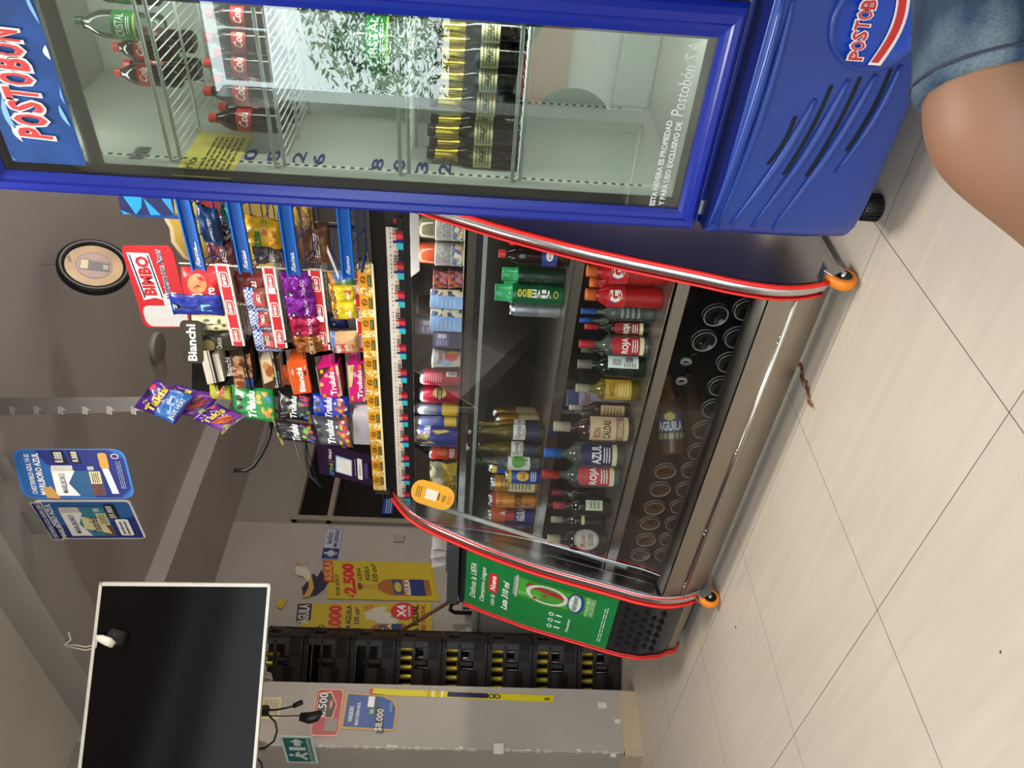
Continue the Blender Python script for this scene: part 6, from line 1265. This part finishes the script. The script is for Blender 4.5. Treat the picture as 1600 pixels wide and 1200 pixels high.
def a_m1(b):
    b.rrect(.02, .02, .98, .98, .16, .10, BBL, 1); b.poly([(.02, .12), (.20, .02), (.80, .02), (.98, .14), (.98, .80), (.70, .72), (.35, .40), (.02, .35)], BBD, 2)
    b.text('CHESTERFIELD AZUL YA ES', .10, .855, .90, .90, WHITE, 3, off=.02); b.text('MARLBORO AZUL', .08, .77, .92, .83, WHITE, 3, off=.03); b.poly([(.0, .66), (.25, .72), (.22, .80), (.02, .78)], m('#c99a50', .4), 4)
    pack(b, .06, .25, .50, .44, m('#2c5a86', .4), BBD)
    b.poly([(.70, .52), (.97, .55), (.97, .66), (.70, .63)], m('#0c0c10', .4), 6); seg(b, '8.888', .73, .555, .94, .63, m('#e8e4dc', .4), 7); b.poly([(.72, .40), (.97, .42), (.97, .50), (.72, .48)], m('#0c0c10', .4), 6); seg(b, '8.888', .74, .42, .95, .475, m('#e8e4dc', .4), 7)
    b.poly([(.12, .16), (.93, .10), (.93, .17), (.12, .23)][:0] or [(.10, .13), (.60, .17), (.60, .23), (.10, .19)], WHITE, 6); b.rrect(.60, .16, .92, .24, .04, .03, m('#d89a48', .4), 6); b.ring(.85, .09, .05, .035, .8, WHITE, 6); b.lines(.2, .05, .75, .10, 3, m('#8a9ac8', .5), 6)
flat('cigarette_board', 'rounded blue cigarette advertising board hanging under the cross beam, right one', 'sign', (36, 778), (18, 703), (213, 780), (192, 700), None, a_m1, m('#3a7ac8', .4), .004, rr_pts(0, 0, 1, 1, .17, .11), w=w1)
def a_m2(b):
    b.rrect(.03, .02, .97, .98, .06, .05, BBL, 1); b.poly([(.03, .02), (.60, .02), (.40, .5), (.35, .98), (.03, .98)], BBD, 2); b.poly([(-.02, .90), (.97, .92), (.97, 1.04), (-.02, 1.02)], WHITE, 2); b.poly([(0, .915), (.95, .93), (.95, 1.03), (0, 1.01)], BBD, 3)
    b.text('CHESTERFIELD AZUL AHORA SERÁ', .03, .94, .93, 1.0, WHITE, 4, off=.01); b.text('MARLBORO AZUL', .04, .84, .94, .90, WHITE, 4, off=.03)
    pack(b, .10, .30, .62, .48, m('#2f7f96', .4), m('#2f7f96', .4)); b.poly([(.16, .33), (.55, .38), (.62, .58), (.30, .60)], CREAM, 6); b.text('Chesterfield', .20, .42, .60, .52, BLACK, 7, shear=.3)
    b.rect(.55, .18, .92, .29, m('#0c0c10', .4), 6); seg(b, '$8.888', .58, .20, .89, .275, m('#e8e4dc', .4), 7); b.rrect(.12, .10, .55, .24, .03, .03, WHITE, 6); b.lines(.16, .12, .5, .22, 2, m('#5a5a6a', .5), 7)
flat('cigarette_board', 'square blue cigarette advertising board with white edge, left of the rounded one', 'sign', (86, 842), (50, 783), (228, 842), (203, 782), lambda x, y: py(x, y, 1.80), a_m2, m('#e4e6ea', .4), .004, rr_pts(0, 0, 1, 1, .07, .06))
for q, l_ in ((((12, 716), (30, 752)), 'right'), (((52, 800), (76, 835)), 'left')):
    b = B(); a, c_ = q; P0, P1 = py(a[0], a[1], 1.79), py(c_[0], c_[1], 1.79); b.prism([P0, P1, V((P1.x, P1.y, 2.512)), V((P0.x, P0.y, 2.512))], (0, .001, 0), glass('tape', '#e0e0e0', opa=.5, body='#bcb8b2')); tag(b.build('clear_tape'), 'clear tape holding the %s cigarette board to the beam' % l_, 'tape')
# ---- round hanging display and ceiling lamp
wD = dep(pz(150, 417, 2.45)); c_ = pw(147, 417, wD); n_ = (-FW*.74+(RT*.77-UP*.64)*.67).normalized()
rd = T('round_display', 'round black-rimmed promotional display disc hanging under the rear ceiling', 'sign', c_)
Mx = Matrix.Translation(c_) @ n_.to_track_quat('Z', 'X').to_matrix().to_4x4(); R = 52/F_PX*wD
b = B(); b.lathe([(R*.96, -.02, BLACK), (R, -.01, BLACK), (R, .012, BLACK), (R*.93, .02, BLACK), (R*.80, .016, BLACK), (R*.78, .008, BLACK)], 40, Mx, cap=False); b.lathe([(R*.96, -.02, BLACK), (.001, -.02, BLACK)], 40, Mx, cap=False); b.build('rim', rd)
b = B(); uu = (RT*.9+UP*.3); uu = (uu-n_*uu.dot(n_)).normalized(); vv = n_.cross(uu); b.map = lambda x, y, L: c_+uu*(x*R)+vv*(y*R)+n_*(.008+L*.0008)
OD = m('#b08a50', .4, amp=.35, scale=7); b.ell(0, 0, .79, .79, OD, 0, 32); b.ring(0, 0, .5, .5, .92, m('#8a5a4a', .4), 1, 32); b.ell(0, 0, .46, .46, m('#a8807a', .4, amp=.1), 2, 32)
ROTD = lambda x, y: (x*.93+y*.37, -x*.37+y*.93)
bx = lambda x0, y0, x1, y1, mt, L: b.poly([ROTD(*q) for q in ((x0, y0), (x1, y0), (x1, y1), (x0, y1))], mt, L)
bx(-.20, -.42, .20, .38, m('#2a2420', .4), 3); bx(-.17, .16, .17, .36, m('#d8cc9a', .4), 4); bx(-.12, -.38, .06, -.24, m('#9a968e', .4), 4); bx(.12, -.40, .19, .1, m('#8a7038', .4), 4); b.text('3333', .25, .52, .55, .62, m('#3a3030', .4), 3)
b.build('printed_disc', rd, recalc=False)
b = B(); top = c_+V((0, 0, R*.8)); b.tube([top, V((top.x, top.y, 2.66))], .0008, BLACK, 5); b.build('hanging_wire', rd)
lp = pz(244, 543, 2.655); cl_ = T('ceiling_downlight', 'round flush ceiling lamp on the rear ceiling, switched off', 'ceiling light', (lp.x, lp.y, 2.62)); R = .085
b = B(); b.lathe([(R*.94, 2.632, m('#8c8883', .5)), (R, 2.638, m('#a8a49e', .5)), (R, 2.66, m('#a8a49e', .5))], 32, Matrix.Translation((lp.x, lp.y, 0))); b.build('housing', cl_)
b = B(); b.lathe([(R*.86, 2.6315, m('#7a7672', .5)), (R*.8, 2.630, m('#7a7672', .5)), (.001, 2.630, m('#7a7672', .5))], 32, Matrix.Translation((lp.x, lp.y, 0)), cap=False); b.build('diffuser', cl_)
# added globe lamp, unseen behind the fridge, to brighten the rear ceiling
pl_ = T('added_pendant', 'added white globe lamp, unseen, brightening the rear of the shop', 'lamp', (.75, 3.6, 2.2)); b = B(); b.lathe([(.01, -.09, WHITE), (.06, -.07, WHITE), (.09, 0, WHITE), (.06, .07, WHITE), (.02, .09, WHITE)], 24, Matrix.Translation((.75, 3.6, 2.2))); b.build('globe', pl_)
b = B(); b.tube([(.75, 3.6, 2.28), (.75, 3.6, 2.66)], .004, BLACK, 6); b.build('cord', pl_)
for loc, pw_ in (((.75, 3.6, 2.2), REAR_W),):
    l = bpy.data.lights.new('rear_fill_light', 'POINT'); l.energy = pw_; l.shadow_soft_size = .12; l.color = (1, .93, .84); o = bpy.data.objects.new('rear_fill_light', l); o.location = (loc[0], loc[1], loc[2]-.12); C.objects.link(o)
area('fridge_fill', (-.404, 1.62, 1.885), (math.radians(25), 0, 0), .85, .04, FRIDGE_W, (.97, 1, .96))  # fill light added under the fridge top to brighten the liner
b = B(); b.box((-.409, 1.575, 1.15), (.05, .03, 1.35), m('#d8d8d2', .4), bev=.005); b.build('mullion', fr)
area('fridge_fill', (-.44, 1.60, 1.05), (math.radians(90), 0, math.radians(58)), .03, 1.1, 5.0, (.97, 1, .96))  # second added fill light, beside the mullion, for the lower side wall

# ================================================================ BEER CRATES
CR = m('#190f0b', .5, amp=.15, scale=12); CRD = m('#17110f', .5); FRc = pz(972, 1008); az = math.radians(-40)
cd_n = V((math.cos(az), math.sin(az), 0)); ce = V((-cd_n.y, cd_n.x, 0))   # ce points to the viewer's right
CW, CD, CH = .37, .28, None
g70 = 70/F_PX*dep(FRc); CH = g70/abs(UP.z)*1.0
def crate(k, label, filled, top=False):
    O_ = FRc-ce*CW; z0 = k*CH; loc = O_+ce*CW/2-cd_n*CD/2+V((0, 0, z0)); rt = T('beer_crate', label, 'crate', loc, az+math.pi/2, 'stacked beer crates')
    # local: x right, y back, z up ; front face at y=-CD/2
    W2, D2, H = CW/2, CD/2, CH*.985; b = B(); t = .014
    holes = [(-W2+.05, W2-.045, .66, .86)]
    def wall_f(y, s_):
        xs = [-W2, -W2+.05, W2-.045, W2]; yb = lambda z: y
        b.box((0, y, H*.15), (CW, t, H*.30), CR); b.box((0, y, H*.95), (CW, t, H*.10), CR)
        b.box((-W2+.025, y, H*.5), (.05, t, H), CR); b.box((W2-.022, y, H*.5), (.045, t, H), CR)
        b.box((-.06, y, H*.45), (CW-.20, t, H*.30), CR); b.box((-.06, y, H*.30), (CW-.2, t, H*.2), CR); b.box((W2-.075, y, H*.20), (.07, t, H*.4), CR)
        b.box((.06, y, H*.5), (.02, t, H*.35), CR)
        b.box((W2-.10, y, H*.61), (.16, t, H*.06), CR); b.box((-W2+.08, y, H*.61), (.14, t, H*.06), CR); b.box((0, y, H*.61), (.2, t, H*.07), CR)
    wall_f(-D2+t/2, 1); b.box((0, D2-t/2, H/2), (CW, t, H), CR)
    for s_ in (-1, 1):
        b.box((s_*(W2-t/2), 0, H*.3), (t, CD, H*.6), CR); b.box((s_*(W2-t/2), 0, H*.93), (t, CD, H*.14), CR); b.box((s_*(W2-t/2), -D2+.04, H*.5), (t, .08, H), CR); b.box((s_*(W2-t/2), D2-.04, H*.5), (t, .08, H), CR)
        b.box((s_*(W2+.002), 0, H*.96), (.006, CD*.9, .008), CR); b.box((s_*(W2+.002), 0, H*.40), (.006, CD*.8, .006), CR)
    b.box((0, -D2-.003, H*.97), (CW*.94, .008, .008), CR, bev=.002); b.box((0, -D2-.003, H*.03), (CW*.94, .008, .010), CR, bev=.002)
    b.box((0, 0, .006), (CW-.01, CD-.01, .012), CRD)
    b.build('crate_body', rt, world=False)
    return rt, loc, H
names = ['bottom', 'second', 'third', 'fourth', 'fifth', 'sixth', 'seventh', 'topmost']
bot0 = None; capcols = {}
for k in range(8):
    rt, loc, H = crate(k, 'dark brown beer crate, %s of the stack%s' % (names[k], {0: ' on the floor beside the pier', 5: ', empty', 6: ', empty', 7: ', partly behind the television'}.get(k, '')), k < 5)
    Rm = Matrix.Rotation(az+math.pi/2, 3, 'Z')
    if k < 5: spots = [(-W_, -CD/2+.045, 0) for W_ in [.125-.05*i for i in range(6)]]
    elif k == 7: spots = [(-.05, -.04, 1), (.02, -.06, 1), (.06, -.02, 1), (-.09, .02, 1)]
    else: spots = []
    for i, (x, y, up_) in enumerate(spots):
        p = loc+Rm @ V((x, y, .014)); 
        lab_ = ('gold-necked bottle in the %s crate, %s from the left' % (names[k], ORD[i])) if k < 5 else 'gold-capped bottle in the topmost crate, %s from the left' % ORD[i]
        if bot0 is None:
            bot0 = T('beer_bottle', lab_, 'bottle', p, 0, 'bottles in the crates'); R, Hb = .023, CH*.88
            b = B(); b.lathe([(R*.95, 0, AMB_ := m('#1d120a', .15)), (R, .005, AMB_), (R, Hb*.5, AMB_), (R*.5, Hb*.68, AMB_), (R*.46, Hb*.9, AMB_)], 14); b.build('body', bot0, world=False)
            GN = m('#b09a34', .3, .5); b = B(); b.lathe([(R*.80, Hb*.60, GN), (R*.62, Hb*.70, GN), (R*.6, Hb*.93, GN), (R*.7, Hb*.95, GN), (R*.68, Hb, GN)], 14); b.build('gold_neck', bot0, world=False)
        else: dup(bot0, p, None, lab_)

# ================================================================ SEATED PERSON AT THE RIGHT EDGE (denim shorts)
pe = T('person', 'seated person in faded blue denim shorts, bare knee at the right edge', 'person', (.3, .1, 0))
SKIN = m('#855f47', .55, amp=.05, scale=9, bump=.02)
def skinmesh(name, verts, edges, mat, parent, sub=2):
    me = bpy.data.meshes.new(name); L0 = V(parent.location); me.from_pydata([V(v[0])-L0 for v in verts], edges, []); o = bpy.data.objects.new(name, me); C.objects.link(o); o.parent = parent
    md = o.modifiers.new('skin', 'SKIN'); md.use_smooth_shade = True
    for i, v in enumerate(verts): r_ = v[1] if isinstance(v[1], tuple) else (v[1], v[1]); me.skin_vertices[0].data[i].radius = r_
    me.skin_vertices[0].data[0].use_root = True
    s_ = o.modifiers.new('sub', 'SUBSURF'); s_.levels = sub; s_.render_levels = sub
    dg = bpy.context.evaluated_depsgraph_get(); ev = o.evaluated_get(dg); nm = bpy.data.meshes.new_from_object(ev); o.modifiers.clear(); o.data = nm; nm.materials.clear(); nm.materials.append(mat)
    for p in nm.polygons: p.use_smooth = True
    return o
wk = .72
hip, mid_, hem, k0, knee = pw(1600, -330, wk+.05), pw(1588, -60, wk+.02), pw(1578, 110, wk), pw(1576, 165, wk-.005), pw(1584, 205, wk-.005)
dn = V((0, 0, -1)); lf = -RT
s1 = pw(1650, 240, wk+.0); ank = knee+lf*.30+V((0, 0, -(knee.z-.10)))+FW*.06; s2 = knee.lerp(ank, .35)+lf*-.012; s3 = knee.lerp(ank, .7)
toe = ank+lf*.14+V((0, 0, -.055))
off2 = -FW*.20
body = [(hip+V((0, 0, .02))+off2*.5, (.12, .10)), (hip, .088), (mid_, .082), (hem, .076), (k0, .078), (knee, .080), (s1.lerp(s2, .3), .072), (s2, .060), (s3, .045), (ank, .034), (toe, .03),
        (hip+off2, .088), (hem+off2, .072), (knee+off2, .064), (s2+off2, .056), (ank+off2, .034), (toe+off2, .03), (hip+off2*.5+V((0, 0, .22)), (.12, .09)), (hip+off2*.5+V((0, 0, .45)), (.16, .10)), (hip+off2*.5+V((0, 0, .55)), (.06, .06)), (hip+off2*.5+V((0, 0, .70)), (.085, .10))]
ed = [(0, 1), (1, 2), (2, 3), (3, 4), (4, 5), (5, 6), (6, 7), (7, 8), (8, 9), (9, 10), (0, 11), (11, 12), (12, 13), (13, 14), (14, 15), (15, 16), (0, 17), (17, 18), (18, 19), (19, 20)]
skinmesh('body', body, ed, SKIN, pe)
def denim():
    mt = bpy.data.materials.new('denim'); mt.use_nodes = True; nt = mt.node_tree; b_ = nt.nodes['Principled BSDF']; b_.inputs['Roughness'].default_value = .9
    tc = nt.nodes.new('ShaderNodeTexCoord'); n = nt.nodes.new('ShaderNodeTexNoise'); n.inputs['Scale'].default_value = 9; n.inputs['Detail'].default_value = 5
    mp_ = nt.nodes.new('ShaderNodeMapping'); mp_.inputs['Scale'].default_value = (1, 1, 2.4); nt.links.new(tc.outputs['Object'], mp_.inputs[0]); nt.links.new(mp_.outputs[0], n.inputs['Vector'])
    r = nt.nodes.new('ShaderNodeValToRGB'); e = r.color_ramp.elements; e[0].position = .38; e[1].position = .70; e[0].color = lin('#16253b'); e[1].color = lin('#5a6872'); e.new(.5).color = lin('#22384f')
    w = nt.nodes.new('ShaderNodeTexNoise'); w.inputs['Scale'].default_value = 420; nt.links.new(tc.outputs['Object'], w.inputs['Vector'])
    mx = nt.nodes.new('ShaderNodeMix'); mx.data_type = 'RGBA'; mx.blend_type = 'OVERLAY'; mx.inputs[0].default_value = .55
    nt.links.new(n.outputs['Fac'], r.inputs[0]); nt.links.new(r.outputs[0], mx.inputs[6]); nt.links.new(w.outputs['Fac'], mx.inputs[7]); nt.links.new(mx.outputs[2], b_.inputs['Base Color'])
    bp = nt.nodes.new('ShaderNodeBump'); bp.inputs['Strength'].default_value = .35; bp.inputs['Distance'].default_value = .002; nt.links.new(w.outputs['Fac'], bp.inputs['Height']); nt.links.new(bp.outputs[0], b_.inputs['Normal']); return mt
DN = denim()
SHR = lambda q, p: RT*(.16*(q-p).dot(UP)) if True else V()
b = B()
def leg_tube(pts, rs, mat, par, name):
    b = B(); N = 24; rings = []
    for i, (p, r_) in enumerate(zip(pts, rs)):
        t = (pts[min(i+1, len(pts)-1)]-pts[max(i-1, 0)]).normalized(); a = (UP-t*UP.dot(t)).normalized(); c2 = t.cross(a)
        rg_ = [p+a*math.cos(2*math.pi*k/N)*r_*(1+.02*math.sin(k*2+i))+c2*math.sin(2*math.pi*k/N)*r_ for k in range(N)]
        rings.append([q+SHR(q, p) for q in rg_])
    b.grid(rings, mat, closeu=True); return b.build(name, par)
cut = pw(1583, 142, wk); 
P_ = [hip, hip.lerp(mid_, .5), mid_, mid_.lerp(hem, .5), hem.lerp(cut, .25), hem.lerp(cut, .40), cut, cut-RT*-.0, hem.lerp(cut, .8)]
R_ = [.100, .094, .0885, .084, .0805, .0835, .083, .078, .070]
sh = leg_tube(P_, R_, DN, pe, 'shorts')
P2 = [p+off2 for p in P_]; leg_tube(P2, R_, DN, pe, 'shorts')
ST = m('#2a2c44', .8); c_ = hem.lerp(cut, .40); b = B(); t = (cut-hem).normalized(); a = (UP-t*UP.dot(t)).normalized(); c2 = t.cross(a)
b.tube([q+SHR(q, c_) for q in [c_+a*math.cos(2*math.pi*k/40)*.0845+c2*math.sin(2*math.pi*k/40)*.0845 for k in range(40)]], .0013, ST, 5, closed=True); b.build('hem_stitching', pe)
b = B(); bt = hip+off2*.5; b.lathe([(.15, bt.z-.10, DN), (.155, bt.z+.0, DN), (.14, bt.z+.10, DN)], 20, Matrix.Translation((bt.x, bt.y, 0))); b.build('waistband', pe)
b = B(); b.lathe([(.15, bt.z+.08, m('#4a4a4c', .8)), (.17, bt.z+.3, m('#4a4a4c', .8)), (.19, bt.z+.48, m('#4a4a4c', .8)), (.07, bt.z+.54, m('#4a4a4c', .8))], 20, Matrix.Translation((bt.x, bt.y, 0))); b.build('shirt', pe)
stl = T('stool', 'low stool under the seated person, outside the right edge', 'stool', (bt.x, bt.y, 0)); b = B(); b.lathe([(.17, bt.z-.16, BLACK), (.18, bt.z-.15, BLACK), (.18, bt.z-.115, BLACK)], 24, Matrix.Translation((bt.x, bt.y, 0))); b.build('seat', stl)
for k in range(4):
    b = B(); a_ = math.pi/4+k*math.pi/2; b.tube([(bt.x+.12*math.cos(a_), bt.y+.12*math.sin(a_), bt.z-.16), (bt.x+.16*math.cos(a_), bt.y+.16*math.sin(a_), 0)], .013, BLACK, 8); b.build('leg', stl)

# ---- rust stain and specks on the floor
def stain_mat():
    mt = bpy.data.materials.new('rust'); mt.use_nodes = True; nt = mt.node_tree; b_ = nt.nodes['Principled BSDF']; b_.inputs['Base Color'].default_value = lin('#7a4212'); b_.inputs['Roughness'].default_value = .6
    tc = nt.nodes.new('ShaderNodeTexCoord'); n = nt.nodes.new('ShaderNodeTexNoise'); n.inputs['Scale'].default_value = 55; n.inputs['Detail'].default_value = 5; r = nt.nodes.new('ShaderNodeValToRGB')
    r.color_ramp.elements[0].position = .38; r.color_ramp.elements[1].position = .62; r.color_ramp.elements[0].color = (.12, .12, .12, 1); nt.links.new(tc.outputs['Object'], n.inputs['Vector']); nt.links.new(n.outputs['Fac'], r.inputs[0]); nt.links.new(r.outputs[0], b_.inputs['Alpha']); return mt
b = B(); RS = stain_mat(); a, c_ = pz(1248, 568), pz(1272, 642); rg = random.Random(3); N = 16; Lp, Rp = [], []
t = (c_-a).normalized(); nrm = V((-t.y, t.x, 0))
for k in range(N+1):
    p = a.lerp(c_, k/N)+nrm*.006*math.sin(k*.9); w = (.005+.010*math.sin(math.pi*min(1, .15+k/N*.85)))*rg.uniform(.7, 1.3); Lp.append(p+nrm*w); Rp.append(p-nrm*w)
b.grid([[p+V((0, 0, .0006)) for p in Lp], [p+V((0, 0, .0006)) for p in Rp]], RS, smooth=False); o = b.build('rust_stain', world=False); tag(o, 'rusty brown stain streak on the floor tiles before the display case', 'stain')
for q, s_, l_ in (((1150, 980), .008, 'dark crumb on the floor near the left castor'), ((1564, 1019), .005, 'dark crumb on the floor tiles at the lower right of the frame')):
    b = B(); p = pz(*q); b.box(p+V((0, 0, .001)), (s_, s_*.5, .002), m('#3a3630', .8), Matrix.Rotation(.6, 3, 'Z'), bev=.0005); tag(b.build('floor_speck'), l_, 'crumb')

# ================================================================ STREET BEHIND THE CAMERA (seen in reflections)
rl = T('red_railing', 'red metal railing outside the shop front', 'railing', (-2.0, -6.1, .40)); RR = m('#a8281e', .5)
b = B()
for z in (.46, .81): b.tube([(-5.2, -6.08, z), (.2, -6.08, z)], .022, RR, 8)
b.build('rail', rl)
for k in range(24):
    b = B(); b.tube([(-5.2+k*.235, -6.08, .46 if k % 6 else .40), (-5.2+k*.235, -6.08, .81)], .010 if k % 6 else .022, RR, 6); b.build('baluster' if k % 6 else 'post', rl)
def tree(label, x, y_, h, r, mats, seed):
    rt = T('tree', label, 'tree', (x, y_, -.05)); rg = random.Random(seed); b = B(); b.tube([(x, y_, -.05), (x+.1, y_, h*.4), (x-.05, y_, h*.75)], [.12, .09, .04], m('#4a3a2c', .9), 8); b.build('trunk', rt)
    b = B()
    for k in range(3200):
        a, e_, q = rg.uniform(0, 6.28), rg.uniform(-1, 1), rg.random()**.5; p = V((x+r*q*math.cos(a)*math.sqrt(1-e_*e_), y_+r*q*math.sin(a)*math.sqrt(1-e_*e_), h*.8+r*.9*q*e_)); s_ = rg.uniform(.035, .075)
        u = V((rg.uniform(-1, 1), rg.uniform(-1, 1), rg.uniform(-.6, .6))).normalized(); w = u.cross(V((rg.uniform(-1, 1), rg.uniform(-1, 1), 1))).normalized()
        b.face([p-u*s_, p+w*s_*.35, p+u*s_, p-w*s_*.35], rg.choice(mats))
    b.build('foliage', rt, recalc=False)
GA, GB, GC = m('#3f6a2c', .7), m('#5a8a34', .7), m('#2c4a22', .7)
tree('leafy street tree reflected in the fridge door', -3.1, -7.0, 2.75, 1.15, (GA, GB, GC), 1); tree('smaller leafy street tree beside the first', -5.6, -8.2, 2.6, 1.3, (GA, GB), 2)
mt_ = T('motorbike', 'dark parked motorbike outside, reflected in the fridge door', 'motorbike', (-1.9, -2.6, -.05))
for dx in (-.6, .6):
    b = B(); Mw = Matrix.Translation((-1.9+dx, -2.6, .26)) @ Matrix.Rotation(math.radians(90), 4, 'X'); b.lathe([(.10, -.05, BLACK), (.28, -.05, BLACK), (.31, 0, BLACK), (.28, .05, BLACK), (.10, .05, BLACK)], 24, Mw, cap=False); b.lathe([(.22, -.01, SILVER), (.03, -.02, SILVER), (.03, .02, SILVER), (.22, .01, SILVER)], 16, Mw, cap=False); b.build('wheel', mt_)
b = B(); b.tube([(-2.50, -2.6, .3), (-2.30, -2.6, .75), (-2.00, -2.6, .72), (-1.70, -2.6, .55), (-1.30, -2.6, .3)], .06, BLACK, 8); b.tube([(-2.25, -2.6, .78), (-2.05, -2.6, .86), (-1.85, -2.6, .80)], [.08, .15, .08], m('#1a1c22', .3), 10); b.tube([(-1.85, -2.6, .78), (-1.40, -2.6, .82), (-1.25, -2.6, .88)], .09, BLACK, 8); b.build('frame', mt_)
b = B(); b.tube([(-2.35, -2.9, .98), (-2.30, -2.6, .95), (-2.35, -2.3, .98)], .018, BLACK, 6); b.build('handlebar', mt_)
